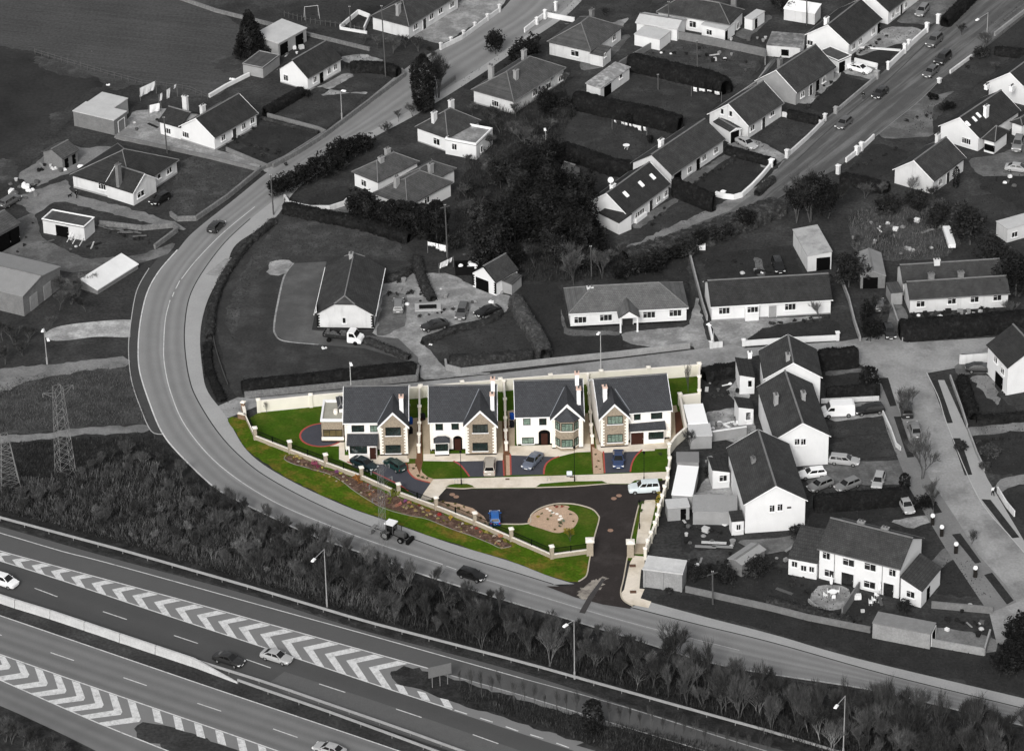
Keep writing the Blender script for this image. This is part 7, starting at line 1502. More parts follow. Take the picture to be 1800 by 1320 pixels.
gw([(1480, 1085), (1510, 1040)], 1.7, BLOCK, 'dark fence wall between the two rear patios', 0.2)
gw([(1421, 1058), (1432, 1068), (1440, 1072)], 0.6, BLOCKL, 'curved pale wall at the round patio', 0.2)
# farm fence of posts and rails between the pastures
fp = [P(*q) for q in ((62, 96), (130, 116), (190, 134), (250, 150), (330, 160), (365, 175))]; rt_ = empty('post_fence', fp[0], 0, 'thin post and wire fence between the two pastures', 'fence'); q_ = resample(fp, 26); mb = MB()
pm_ = MB().box((0, 0, 0.6), (0.12, 0.12, 1.2)).mesh('post', WOOD)
for p_ in q_: link('post', pm_, rt_, p_-fp[0])
for z in (0.5, 1.0):
    for a, c in zip(q_, q_[1:]): mb.tube(a-fp[0]+Vector((0, 0, z)), c-fp[0]+Vector((0, 0, z)), 0.02, n=3)
mb.build('wire', DSTEEL, rt_)
fp = [P(*q) for q in ((500, 30), (545, 42), (600, 50), (640, 58))]; rt_ = empty('post_fence', fp[0], 0, 'dark post fence behind the climbing frame at the top', 'fence'); q_ = resample(fp, 18)
for p_ in q_: link('post', pm_, rt_, p_-fp[0])
mb = MB(); [mb.tube(a-fp[0]+Vector((0, 0, 0.9)), c-fp[0]+Vector((0, 0, 0.9)), 0.04, n=4) for a, c in zip(q_, q_[1:])]; mb.build('rail', WOOD, rt_)

# ================================================================== motorway furniture
def guardrail(pts, label, group=None, ext=2.0, m_=STEEL):
    c = resample([P(*q) for q in pts], max(3, int(sum((P(*a)-P(*b_)).length for a, b_ in zip(pts, pts[1:]))/4))); root = empty('guard_rail', c[0], 0, label, 'guard rail', group)
    pm = MB().box((0, 0, 0.3), (0.12, 0.12, 0.7)).mesh('post', DSTEEL)
    for p_ in c: link('post', pm, root, p_-c[0])
    mb = MB(); cc = [p_-c[0] for p_ in c]; strip_mesh(mb, cc, 0.16, 0.42, 0.78); k = MB(); strip_mesh(k, offs(cc, 0.0), 0.22, 0.56, 0.64); mb.build('rail', m_, root); k.build('rail_ridge', m_, root)
guardrail([(-80, 890), (0, 915), (213, 972), (440, 1037), (640, 1097), (920, 1170), (1173, 1241), (1360, 1293), (1600, 1365)], 'long steel guard rail between the bare scrub and the slip road')
guardrail([(350, 1168), (480, 1209), (560, 1237), (700, 1285), (830, 1332)], 'steel guard rail along the near side of the upper carriageway', 'guard rails on the central reserve')
guardrail([(418, 1201), (480, 1223), (560, 1250), (700, 1301), (800, 1338)], 'steel guard rail nearest the lower carriageway on the central reserve', 'guard rails on the central reserve')
cb = [(-90, 1030), (-32, 1047), (28, 1067), (90, 1086), (150, 1106), (212, 1127), (275, 1148), (341, 1170)]
rt_ = empty('concrete_barrier', P(*cb[0]), 0, 'pale concrete barrier in segments on the central reserve', 'barrier'); CBM = mat('barrier_concrete', 182, var=0.12, scale=0.5, fine=0.1, fscale=4)
for a, c in zip(cb, cb[1:]):
    A_, C_ = P(*a), P(*c); d = C_-A_; MB().prism([(-0.34, 0), (0.32, 0), (0.25, 0.35), (0.16, 1.3), (-0.16, 1.3), (-0.25, 0.35)], 0.05, d.length-0.05).build('barrier_segment', CBM, rt_, A_-P(*cb[0]), (0, 0, math.atan2(d.y, d.x)))
A_, C_ = P(341, 1170), P(418, 1200); d = C_-A_; mb = MB(); mb.v += [(0, -.32, 0), (0, .32, 0), (0, .16, 1.3), (0, -.16, 1.3), (d.length, -.2, 0), (d.length, .2, 0), (d.length, .1, 0.12), (d.length, -.1, 0.12)]; mb.f += [(0, 3, 2, 1), (4, 5, 6, 7), (0, 4, 7, 3), (3, 7, 6, 2), (2, 6, 5, 1)]
mb.build('barrier_end', CBM, rt_, A_-P(*cb[0]), (0, 0, math.atan2(d.y, d.x)))
# sign seen from behind on the island
p = P(774, 1206); rt_ = empty('road_sign', p, R(20), 'large road sign seen from behind on the grass island between slip road and motorway', 'sign')
MB().box((0, 0, 2.6), (3.3, 0.06, 1.7)).build('panel', mat('sign_back', 108, var=0.06), rt_)
for x in (-1.1, 0, 1.1): MB().tube((x, 0.08, 0), (x, 0.08, 3.4), 0.06, n=6).build('post', DSTEEL, rt_)
for z in (2.1, 3.1): MB().box((0, 0.06, z), (3.2, 0.06, 0.07)).build('brace', DSTEEL, rt_)
# lamps
lamp_post(575, 1066, 9.6, (551, 984), 'tall street lamp behind the guard rail beside the pale shrubs', 'motorway street lamps')
lamp_post(1010, 1193, 9.6, (994, 1099), 'tall street lamp at the guard rail below the estate entrance', 'motorway street lamps')
lamp_post(1482, 1328, 9.6, (1470, 1241), 'street lamp among the bare trees at the lower right', 'motorway street lamps')
lamp_post(83, 640, 6.5, [(75, 581), (88, 606)], 'double-headed street lamp in the rough field on the left', None, double=True)
lamp_post(618, 705, 7.0, (617, 640), 'street lamp on the lane behind the leftmost new house', 'old street lamps', m=CONC)
lamp_post(1056, 652, 7.0, (1052, 586), 'street lamp on the lane behind the third new house', 'old street lamps', m=CONC)
lamp_post(1254, 611, 3.6, (1246, 571), 'short white-headed lamp at the gravel drive mouth', None)
lamp_post(601, 210, 5.6, (604, 160), 'thin street lamp at the wall of the cottage lawn', 'old street lamps')
lamp_post(960, 285, 5.5, (958, 228), 'pale pole lamp in the dark trees behind the round lawn', 'old street lamps')
lamp_post(1734, 75, 6.0, (1718, 35), 'street lamp at the upper right road', 'old street lamps')
for (u, v, h_, lb, cr) in ((294, 270, 7.0, 'utility pole before the white bungalow with two chimneys', 0), (678, 135, 14.0, 'tall utility pole on the left of the main road by the hedge', 0), (617, 55, 5.0, 'short pole at the angled white wall', 0), (481, 378, 7.6, 'utility pole at the right edge of the bend', 0),
        (787, 455, 10.0, 'tall utility pole rising from the conifers by the laundry', 1), (1176, 60, 6.5, 'utility pole at the pale garage roofs', 1), (1226, 138, 7.5, 'utility pole in the overgrown plot', 0), (1418, 45, 8.0, 'utility pole beside the bright lean-to shed', 0), (1040, 490, 6.0, 'thin pole behind the wide hipped bungalow', 0), (1253, 1062, 5.5, 'twin-legged timber pole on the grass bank', 1),
        (1157, 158, 3.0, 'short clothes pole on the long lawn', 0)):
    pole(u, v, h_, lb, 'timber poles', cross=bool(cr), lean=-0.02)
PYM = mat('mast_steel', 118, var=0.25)
pylon(116, 838, 15.5, 2.5, 1.2, 'right one of the two lattice masts standing in the rough field', [(15.0, 2.4)], rot=0.5, r=0.03, m=PYM)
pylon(18, 866, 10.0, 3.2, 1.0, 'left one of the two lattice masts, at the picture edge', [(9.6, 1.8)], rot=0.3, r=0.032, m=PYM)
pylon(676, 1012, 18.5, 0.85, 0.6, 'slender lattice mast rising in front of the green verge beside the tractor', [(18.0, 1.5), (15.8, 1.9), (13.4, 1.5)], rot=0.6, r=0.014, m=PYM, n=16)

# ================================================================== vehicles
CP = 'cars parked in the older streets and drives'
car(1642, 72, -0.75, 0.7, 'suv', 'grey', 'dark people carrier parked farthest up the residential road, facing the camera', CP)
car(1657, 103, -0.75, 0.7, 'suv', 'dark', 'dark van-like car behind a saloon on the residential road', CP)
car(1636, 126, -0.75, 0.7, 'hatch', 'grey', 'dark hatchback close in front of a van-like car on the residential road', CP)
car(1547, 163, -0.75, 0.65, 'hatch', 'dark', 'dark hatchback near the walking person on the residential road', CP)
car(1483, 216, -0.75, 0.65, 'hatch', 'grey', 'grey hatchback nearest the camera on the residential road', CP)
car(1621, 18, -0.6, 0.8, 'estate', 'mid', 'silver-grey estate in the drive at the top edge', CP)
car(1511, 120, 1, 0.28, 'saloon', 'white', 'white saloon in the drive beside the grey-gabled bungalow', CP)
car(1312, 251, 0.9, 0.5, 'saloon', 'silver', 'silver saloon outside the garage above the oval lawn', CP)
car(1789, 254, -0.3, 1, 'suv', 'mid', 'grey jeep at the right edge below the white bungalow wing', CP)
car(1790, 295, 1, 0.12, 'saloon', 'silver', 'pale saloon in the yard at the right edge', CP)
car(281, 349, -0.8, 0.45, 'hatch', 'black', 'small black hatchback beside the hipped bungalow porch', CP)
car(380, 397, 0.8, -0.75, 'hatch', 'dark', 'dark hatchback driving round the bend', None, name='car')
car(700, 536, 0.05, -1, 'estate', 'mid', 'grey estate in the drive beside the half-hipped bungalow', CP)
car(764, 571, -1, 0.22, 'saloon', 'dark', 'dark saloon beside the curved hedge of the round lawn', CP)
car(812, 547, -0.35, 1, 'estate', 'grey', 'grey estate standing between the saloon and the white garage', CP)
car(857, 546, -1, 0.32, 'saloon', 'black', 'black saloon below the white garage', CP)
car(1368, 466, 0.35, 1, 'estate', 'black', 'dark estate on the grass beside the pale sheet-roofed garage', CP)
car(1546, 535, -0.12, -1, 'hatch', 'grey', 'grey hatchback in the narrow drive beside the cottages', CP)
car(1563, 582, 0.35, 1, 'hatch', 'dark', 'dark hatchback at the lane end of the cottage drive', CP)
car(1723, 646, 1, 0.02, 'saloon', 'dark', 'dark saloon under the wall of the right-edge house', CP)
van(1473, 720, -1, 0.05, 'white van parked beside the middle white pair')
car(1528, 719, -1, 0.12, 'estate', 'black', 'black estate parked behind the white van', CP)
car(1593, 719, -0.2, -1, 'suv', 'dark', 'dark jeep parked on the street verge', CP)
car(1608, 754, -0.35, -1, 'saloon', 'mid', 'grey saloon behind the dark jeep on the street', CP)
car(1484, 808, 1, 0.1, 'estate', 'silver', 'silver estate under the middle lawns', CP)
car(1428, 831, -1, 0.12, 'hatch', 'white', 'white hatchback against the lower white pair', CP)
car(1442, 851, -1, 0.4, 'hatch', 'mid', 'grey hatchback nosing at the black hedge beside the white hatchback', CP)
car(1490, 851, -1, 0.4, 'hatch', 'mid', 'middle grey hatchback half hidden by the black hedge', CP)
car(1544, 844, -0.3, 1, 'hatch', 'silver', 'pale hatchback half hidden at the right of the black hedge', CP)
car(1593, 887, 0.55, 1, 'hatch', 'silver', 'pale hatchback alone on the dark grass below the black hedge', CP)
car(829, 1009, 1, 0.3, 'hatch', 'black', 'black hatchback driving along the road below the green verge', None, name='car')
MC = 'cars driving on the motorway'
car(6, 1020, 1, 0.32, 'mpv', 'white', 'white car entering at the left edge of the motorway', MC, name='car')
car(402, 1158, 1, 0.32, 'saloon', 'dark', 'dark saloon driving on the motorway beside the barrier end', MC, name='car')
car(486, 1153, 1, 0.3, 'saloon', 'silver', 'bright silver saloon driving next to the chevrons', MC, name='car')
car(579, 1316, -1, -0.3, 'saloon', 'silver', 'silver saloon at the bottom edge on the lower carriageway', MC, name='car')
dropside(604, 591, 1, 0.12, 'small flatbed truck with white cab before the half-hipped bungalow')
tractor(692, 938, 1, 0.28, 'tractor with white cab roof and rear implement driving on the road')
# scrapped vehicle and junk on the left
car(18, 352, 0.8, -0.5, 'estate', 'grey', 'old grey car among the junk at the left edge', None)

# ================================================================== people, washing, garden things
DKC = mat('dark_cloth', 26, var=0.2); GRC = mat('grey_cloth', 70, var=0.2); WHC = mat('white_cloth', 225, var=0.05)
person(135, 349, 1.0, 'person in dark clothes standing on the drive before the hipped bungalow', DKC, DKC)
person(1517, 176, -2.2, 'person in dark coat walking beside the residential road', DKC, GRC)
person(1745, 872, 2.0, 'person in white top and dark trousers on the right pavement', WHC, DKC)
def dog(u, v, label):
    root = empty('dog', P(u, v), 0.6, label, 'dog'); mb = MB()
    mb.tube((-0.3, 0, 0.42), (0.05, 0, 0.44), 0.11, 0.13, n=8).tube((0.05, 0, 0.44), (0.25, 0, 0.46), 0.13, 0.12, n=8).tube((0.25, 0, 0.48), (0.4, 0, 0.62), 0.08, 0.07, n=7).tube((0.36, 0, 0.63), (0.58, 0, 0.6), 0.085, 0.04, n=7).tube((-0.3, 0, 0.46), (-0.5, 0, 0.6), 0.03, 0.015, n=5)
    for x in (-0.26, 0.22):
        for y in (-0.08, 0.08): mb.tube((x, y, 0.4), (x-0.04 if x < 0 else x+0.02, y, 0.2), 0.05, 0.035, n=6).tube((x-0.04 if x < 0 else x+0.02, y, 0.2), (x, y, 0.0), 0.035, 0.03, n=6)
    mb.build('body', DKC, root); MB().box((0.4, 0.06, 0.72), (0.05, 0.05, 0.1), taper=0.3).box((0.4, -0.06, 0.72), (0.05, 0.05, 0.1), taper=0.3).build('ears', DKC, root)
dog(123, 347, 'dark dog beside the person on the drive')
def cline(a, b_, h_, label):
    A_, B2 = P(*a), P(*b_); root = empty('clothes_line', A_, 0, label, 'clothes line'); d = B2-A_
    for q in (Vector((0, 0, 0)), d): MB().tube(q, q+Vector((0, 0, h_)), 0.04, n=5).build('post', DSTEEL, root)
    MB().tube((0, 0, h_-0.05), d+Vector((0, 0, h_-0.05)), 0.012, n=3).build('line', DSTEEL, root); return d
def washrow(lineend, h_, pieces, what, group):
    a, b_ = lineend; A_, B2 = P(*a), P(*b_); d = B2-A_; rz = math.atan2(d.y, d.x)
    for i, (t, w_, hh) in enumerate(pieces):
        mb = MB(); p = A_.lerp(B2, t); p.z = h_-0.06; n = 6; rnd = random.Random(i+int(a[0]))
        for j in range(4):
            for k in range(n+1): mb.v.append((w_*(k/n-0.5), 0.1*math.sin(k*1.7+j+i)*(j/3)+0.2*(j/3)**2, -hh*j/3))
        for j in range(3):
            for k in range(n): q = j*(n+1)+k; mb.f.append((q, q+n+1, q+n+2, q+1))
        kk = len(mb.v); mb.v += [(x, y+0.012, z) for x, y, z in mb.v[:kk]]; mb.f += [tuple(i2+kk for i2 in f[::-1]) for f in mb.f[:]]
        o = mb.build('laundry', LAMPM, None, p, (0, 0, rz)); tag(o, what, 'laundry', group)
cline((752, 445), (785, 452), 2.2, 'clothes line full of white washing before the conifers'); washrow(((752, 445), (785, 452)), 2.2, [(0.12, 0.9, 0.8), (0.3, 0.7, 0.7), (0.5, 0.5, 1.1), (0.7, 0.6, 1.3), (0.88, 0.6, 1.3)], 'white washing hanging on the line before the conifers', 'washing before the conifers')
cline((772, 482), (797, 470), 2.0, 'second clothes line beside the black skip'); washrow(((772, 482), (797, 470)), 2.0, [(0.25, 1.0, 1.1), (0.55, 0.9, 1.2), (0.85, 0.6, 0.9)], 'white washing on the line beside the black skip', 'washing beside the black skip')
cline((1076, 228), (1137, 242), 2.0, 'clothes line along the dark hedge of the round lawn'); washrow(((1076, 228), (1137, 242)), 2.0, [(0.08, 0.4, 0.5), (0.3, 0.5, 0.5), (0.4, 0.5, 0.6), (0.52, 0.4, 0.6), (0.66, 0.9, 0.6), (0.78, 0.7, 1.0), (0.93, 0.5, 0.8)], 'white washing along the dark hedge of the round lawn', 'washing at the round lawn')
cline((1215, 170), (1268, 180), 2.0, 'clothes line below the long dark hedge'); washrow(((1215, 170), (1268, 180)), 2.0, [(0.12, 0.7, 0.9), (0.35, 1.1, 0.6), (0.6, 0.8, 0.4), (0.85, 0.9, 0.7)], 'white washing below the long dark hedge', 'washing below the long dark hedge')
cline((247, 178), (275, 165), 2.6, 'clothes line with big white sheets behind the white bungalow'); washrow(((247, 178), (275, 165)), 2.6, [(0.3, 2.2, 1.8), (0.75, 1.6, 1.7)], 'big white sheet on the left line behind the white bungalow', 'sheets on the left line')
cline((280, 190), (312, 170), 2.6, 'right-hand clothes line behind the white bungalow'); washrow(((280, 190), (312, 170)), 2.6, [(0.15, 0.6, 1.5), (0.55, 1.0, 1.9), (0.92, 0.6, 0.8)], 'white washing on the right line behind the white bungalow', 'washing on the right line')
cline((262, 205), (284, 200), 2.2, 'near clothes line on the concrete yard'); washrow(((262, 205), (284, 200)), 2.2, [(0.5, 1.9, 1.6)], 'white sheet hanging over the concrete yard', None)
# skip with bags
p = P(822, 478); rt_ = empty('skip', p, 0.05, 'black open skip filled with white bags', 'skip'); mb = MB().box((0, 0, 0.05), (4.0, 2.2, 0.1)); [mb.box(c_, d_) for c_, d_ in (((0, -1.1, 0.8), (4.0, 0.08, 1.5)), ((0, 1.1, 0.8), (4.0, 0.08, 1.5)), ((-2, 0, 0.8), (0.08, 2.2, 1.5)), ((2, 0, 0.8), (0.08, 2.2, 1.5)))]; mb.build('body', BLACKM, rt_)
rnd = random.Random(5)
for i in range(9): o = MB().lathe((0, 0, 0), [(0.2, 0), (0.42, 0.18), (0.38, 0.42), (0.1, 0.6)], 8).build('rubbish_bag', LAMPM if i % 3 else CONC, None, p+Vector((rnd.uniform(-1.4, 1.5), rnd.uniform(-.7, .7), 0.95+rnd.uniform(0, .35))), (rnd.uniform(-.4, .4), rnd.uniform(-.4, .4), 0)); tag(o, 'pale rubbish bag lying in the black skip', 'bag', 'bags in the black skip')
# dishes, tables
rt_ = empty('satellite_dish', P(1073, 317, 5.3), 0, 'large white satellite dish at the chimney of the bungalow with roof lights', 'satellite dish'); MB().lathe((0, 0, 0), [(0.05, 0), (0.3, 0.05), (0.52, 0.18), (0.5, 0.2), (0.28, 0.09)], 16).build('dish', LAMPM, rt_, None, (R(60), 0, 0.3)); MB().tube((0, 0, -2.2), (0, 0.1, 0), 0.04).build('mast', STEEL, rt_)
bench_table(1101, 262, 'white round table on the round dark lawn'); TB = 'white patio furniture at the lower white pair'
bench_table(1464, 1047, 'white table on the round patio'); [chair(u, v, rz, 'white chair around the table on the round patio', TB) for u, v, rz in ((1457, 1044, 0), (1472, 1043, 3.1), (1465, 1054, 1.6), (1451, 1050, 0.5))]
CR2 = [((1530, 1063), 0), ((1536, 1058), 0.4), ((1541, 1050), 0.8)]
for i, ((u, v), rz) in enumerate(CR2): chair(u, v, rz, 'white garden chair in the row beside the patio door', 'row of white chairs by the patio door')
for (u, v, lb) in ((1461, 1035, 'closed white parasol on the round patio'), (1546, 1046, 'closed white parasol beside the patio door')):
    rt_ = empty('parasol', P(u, v), 0, lb, 'parasol', 'closed parasols'); MB().tube((0, 0, 0), (0, 0, 2.4), 0.03).build('pole', STEEL, rt_); MB().lathe((0, 0, 0.9), [(0.2, 0), (0.24, 0.3), (0.12, 1.0), (0.03, 1.5)], 8).build('canopy', LAMPM, rt_)
for i, (u, v, s_, c_, lb) in enumerate(((42, 328, 1.4, 235, 'white tarpaulin heap among the junk at the left edge'), (52, 336, 1.1, 225, 'white sack pile beside the old grey car'), (20, 340, 1.5, 90, 'heap of dark scrap at the left edge'), (60, 343, 1.0, 120, 'grey scrap heap near the track'), (145, 296, 1.2, 240, 'white flat panel leaning at the hipped bungalow'),
        (95, 298, 0.9, 200, 'white junk by the small stone outbuilding'), (70, 300, 0.9, 30, 'black drum by the small stone outbuilding'), (408, 140, 0.7, 230, 'white round tank behind the straight white wall'), (190, 150, 0.5, 230, 'small white bucket at the pasture fence'), (1345, 905, 0.01, 0, ''), (1150, 1033, 0.01, 0, ''),
        (1305, 492, 0.5, 235, 'white pot behind the bay-window bungalow'), (1338, 480, 0.5, 240, 'white pot on the concrete pad'), (1638, 436, 0.8, 240, 'bright white object on the rubble plot'), (1600, 440, 1.2, 170, 'pale heap on the rubble plot'), (862, 531, 0.8, 235, 'white pot near the white garage'), (757, 606, 0.4, 235, 'small white stone on the round lawn'), (570, 612, 0.6, 200, 'white stone at the truck driveway edge'), (793, 579, 0.5, 150, 'grey stone on the curved kerb of the round lawn'))):
    if not lb: continue
    rnd = random.Random(i+50); vs = []; mb = MB()
    for k in range(4): mb.lathe((rnd.uniform(-.5, .5)*s_, rnd.uniform(-.4, .4)*s_, 0), [(s_*0.35, 0), (s_*rnd.uniform(.3, .42), s_*0.15), (s_*0.22, s_*rnd.uniform(.25, .4)), (0.03, s_*0.45)], 7)
    tag(mb.build('garden_clutter', mat('clutter_%d' % c_, c_, var=0.15)), lb, 'clutter').location = P(u, v)
# climbing frame and trampoline-like frame at the top, boat/caravan on the rubble plot
rt_ = empty('climbing_frame', P(548, 32), 0.2, 'metal climbing frame in the field at the top', 'climbing frame'); mb = MB()
for x in (-1.4, 1.4):
    for y in (-0.8, 0.8): mb.tube((x, y, 0), (x*0.9, 0, 2.4), 0.06)
mb.tube((-1.3, 0, 2.4), (1.3, 0, 2.4), 0.06); mb.build('frame', STEEL, rt_); MB().box((0.3, 0, 0.7), (0.5, 0.3, 0.06)).tube((0.1, 0, 0.7), (0.1, 0, 2.4), 0.02).tube((0.5, 0, 0.7), (0.5, 0, 2.4), 0.02).build('swing', BLACKM, rt_)
rt_ = empty('trailer', P(1668, 425), R(92), 'long narrow white trailer standing on the rubble plot', 'trailer'); MB().box((0, 0, 0.9), (6.5, 1.2, 0.7)).build('body', LAMPM, rt_)
for s_ in (-1, 1): MB().tube((-0.3, s_*0.7-0.1, 0.3), (-0.3, s_*0.7+0.1, 0.3), 0.3, n=10).build('wheel', TYRE, rt_)
# timber and scrap in the yard by the bend
rnd = random.Random(9)
for i in range(9):
    u, v = 175+i*9+rnd.uniform(-3, 3), 398+i*2.0+rnd.uniform(-2, 5); o = MB().box((0, 0, 0.3), (rnd.uniform(2, 3.6), 0.25, 0.15)).build('timber', mat('old_timber', 100, var=0.3, scale=2), None, P(u, v), (0, 0, rnd.uniform(-0.6, 0.2))); tag(o, 'weathered timber length lying in the scrap yard by the bend', 'timber', 'timber in the scrap yard')
for i, (u, v, a) in enumerate(((118, 425, 1.2), (128, 428, 1.3), (140, 432, 0.8), (160, 437, 0.4))): tag(MB().box((0, 0, 0.9), (0.2, 0.1, 2.0), 0).build('plank', OFFW, None, P(u, v), (0.5, 0.2, a)), 'pale plank leaning outside the open shed doorway', 'plank', 'planks by the shed doorway')
for i, (u, v) in enumerate(((1255, 955), (1240, 962), (1270, 962))): tag(MB().box((0, 0, 0.15), (3.6 if i == 0 else 3.0, 0.5, 0.12)).build('garden_bed_edge', TING if i else TINW, None, P(u, v), (0, 0, -0.12)), ('widest pale sheet lying in the garden below the grey panelled shed' if i == 0 else ('left' if i == 1 else 'right')+' narrow grey board beside the widest pale sheet'), 'board')
# round patio things on the middle garden
bx = MB().box((0, 0, 0.05), (4.2, 2.4, 0.3)); tag(bx.build('raised_bed', CONC, None, P(752, 541), (0, 0, 0.03)), 'pale raised rectangular pond surround in the middle garden', 'pond surround')
tag(MB().box((0, 0, 0.22), (2.8, 1.2, 0.06)).build('pond_cover', BLACKM, None, P(752, 541, 0.1), (0, 0, 0.03)), 'dark pond cover inside the pale surround', 'pond cover')

# ================================================================== hedges and trees
hedge([(425, 688), (540, 676), (640, 664), (732, 655)], 2.6, 1.7, 'long clipped hedge along the lane left of the driveway mouth')
hedge([(790, 640), (860, 638), (935, 630)], 2.6, 1.4, 'clipped hedge on the lane below the round lawn', HEDGE2)
hedge([(742, 606), (790, 585), (860, 566), (880, 548)], 1.4, 0.7, 'low curved hedge around the top of the round lawn', HEDGE2)
hedge([(905, 535), (925, 570), (945, 600), (958, 632)], 2.6, 1.9, 'ivy-covered hedge between the round lawn and the wide hipped bungalow', IVY)
hedge([(1106, 118), (1180, 135), (1250, 152), (1275, 166)], 3.6, 2.6, 'long tall dark hedge above the long lawn')
hedge([(1010, 185), (1070, 200), (1130, 212), (1196, 230)], 3.6, 2.6, 'tall dark hedge between the long lawn and the round lawn')
hedge([(988, 272), (1040, 290), (1080, 304), (1112, 305)], 3.0, 2.4, 'dark hedge at the foot of the round lawn')
hedge([(1183, 342), (1255, 372)], 1.6, 3.2, 'flat-sided black hedge beside the bungalow with roof lights')
hedge([(1276, 268), (1320, 280), (1362, 292)], 2.0, 1.2, 'low dark hedge beside the silver saloon drive')
hedge([(1580, 592), (1660, 586), (1760, 578), (1850, 572)], 3.8, 2.6, 'long black hedge before the twin-roofed cottages')
hedge([(1436, 646), (1508, 641)], 2.6, 3.0, 'black block hedge behind the upper white pair')
hedge([(1452, 704), (1546, 697)], 1.6, 2.2, 'straight black hedge above the white van')
hedge([(1430, 896), (1500, 891), (1596, 882)], 2.2, 2.4, 'straight black hedge hiding the grey hatchbacks', rough=0.1)
hedge([(465, 205), (495, 188), (532, 166)], 1.8, 1.6, 'dark hedge between the two left gardens')
hedge([(616, 126), (645, 125), (678, 128), (700, 135)], 2.2, 1.8, 'dark hedge at the drive of the small cottage')
hedge([(455, 208), (500, 220), (560, 235)], 0.7, 0.5, 'low hedge line across the front lawn of the white bungalow', HEDGE2)
hedge([(1660, 48), (1700, 8), (1730, -25)], 2.2, 2.0, 'dark hedge beside the upper end of the residential road')
hedge([(1748, 95), (1800, 100), (1850, 104)], 2.0, 1.4, 'dark hedge across the dark field at the upper right')
hedge([(1478, 320), (1520, 328), (1562, 338)], 2.6, 1.6, 'dark hedge below the white twin pillars')
hedge([(1385, 205), (1410, 212), (1440, 218)], 1.6, 1.4, 'dark hedge between the two front lawns on the residential road')
hedge([(484, 390), (440, 427), (410, 464), (388, 502), (374, 545), (368, 596)], 1.3, 0.8, 'low rough hedge inside the bend between pavement and field', HEDGE2, rough=0.25)
hedge([(366, 604), (366, 640), (376, 672), (392, 706)], 1.4, 0.4, 'dark overgrown bank inside the lower bend', HEDGE, rough=0.3)
hedge([(500, 372), (560, 384), (640, 400), (720, 425)], 2.6, 1.6, 'dark ragged hedge below the curved entrance wall', HEDGE, rough=0.22, dens=34)
hedge([(730, 455), (745, 500), (760, 530)], 1.6, 1.0, 'rough shrub row beside the middle vegetable garden', HEDGE2, rough=0.25, dens=34)
hedge([(660, 497), (700, 490), (720, 478)], 1.6, 1.0, 'rough shrub row right of the half-hipped bungalow', HEDGE2, rough=0.25, dens=34)
hedge([(1100, 462), (1180, 440), (1260, 412), (1330, 385), (1372, 368)], 5.0, 2.0, 'long overgrown bank of brambles below the track', TWIGD, rough=0.2, dens=40, leaf=0.13)
for i, (u, v) in enumerate(((1090, 490), (1115, 478), (1135, 482), (1160, 468), (1185, 455), (1205, 448), (1230, 436), (1255, 428), (1150, 455), (1280, 418), (1310, 402))): tree(u, v, 1.9+(i%3)*0.5, 2.2+(i%4)*0.5, 'round', EVG if i%2 else EVG2, 'dark bush in the thicket line behind the wide hipped bungalow', 'bush', 'thicket line behind the wide hipped bungalow', 'dark_bush', i%5, 1800)
hedge([(1330, 345), (1345, 330), (1360, 318)], 1.4, 1.0, 'short hedge near the zigzag white wall', HEDGE2)
hedge([(640, 600), (680, 615), (720, 632)], 1.4, 0.7, 'low shrubs along the truck driveway', HEDGE2, rough=0.25, dens=34)
hedge([(1236, 667), (1262, 660), (1296, 656)], 3.2, 1.5, 'dark shrub border behind the white pillared wall end', rough=0.22, dens=34)
hedge([(1690, 668), (1700, 700), (1712, 738)], 1.8, 1.2, 'dark shrubs along the right-hand front garden', rough=0.25, dens=34)
hedge([(1716, 742), (1780, 738), (1850, 730)], 1.8, 1.0, 'low dark hedge between the right-hand gardens', rough=0.3)
hedge([(1345, 1060), (1430, 1082), (1500, 1100)], 1.6, 1.0, 'rough plants along the long back wall', HEDGE2, rough=0.3, dens=34)
for i, (u, v) in enumerate(((1772, 1180), (1782, 1160), (1800, 1175), (1805, 1150), (1825, 1165))): tree(u, v, 2.6, 2.6+0.2*i, 'round', EVG2, 'dark shrub in the mass at the lower right edge', 'bush', 'dark shrubs at the lower right edge', 'dark_bush', i, 2400)
for (u, v, r, h_, lb, k) in ((488, 345, 2.3, 3.2, 0, 0), (505, 338, 2.5, 3.6, 0, 1), (522, 330, 2.4, 3.4, 0, 2), (540, 325, 2.6, 3.8, 0, 3), (557, 316, 2.5, 4.0, 0, 0), (575, 308, 2.6, 4.2, 0, 1), (592, 298, 2.7, 4.2, 0, 2), (608, 285, 2.6, 4.4, 0, 3), (625, 276, 2.4, 3.8, 0, 0), (644, 268, 2.4, 3.2, 0, 1)):
    tree(u, v, r, h_, 'round', EVG2, 'dark rounded conifer in the belt along the main road bend', 'tree', 'conifer belt along the main road bend', 'conifer_bush', k, 2600, leaf=0.14)
gw([(305, -4), (380, 22), (480, 47), (560, 68), (650, 90)], 0.7, SW, 'old rubble wall along the far edge of the pasture', 0.4)
for i, (u, v, r_, h_) in enumerate(((962, 415, 4.4, 13), (1003, 440, 4.0, 11), (922, 410, 3.8, 11.5), (1030, 455, 3.2, 8.5), (868, 465, 3.6, 9.5))): tree(u, v, r_, h_, 'cone', EVG2, ('tallest', 'broad right-hand', 'left-hand', 'lowest right', 'front left')[i]+' layered conifer standing out of the dense middle tree group', 'tree', None, 'conifer', i, 4600, leaf=0.13)
tree(1425, 388, 5.4, 8.6, 'round', EVG2, 'broad dark tree at the end of the track above the pale garage', var=3, n=4200, leaf=0.08)
tree(440, 97, 3.1, 9.0, 'cone', EVG2, 'broad dark conical tree at the corner of the pasture', var=1, n=5200, leaf=0.13)
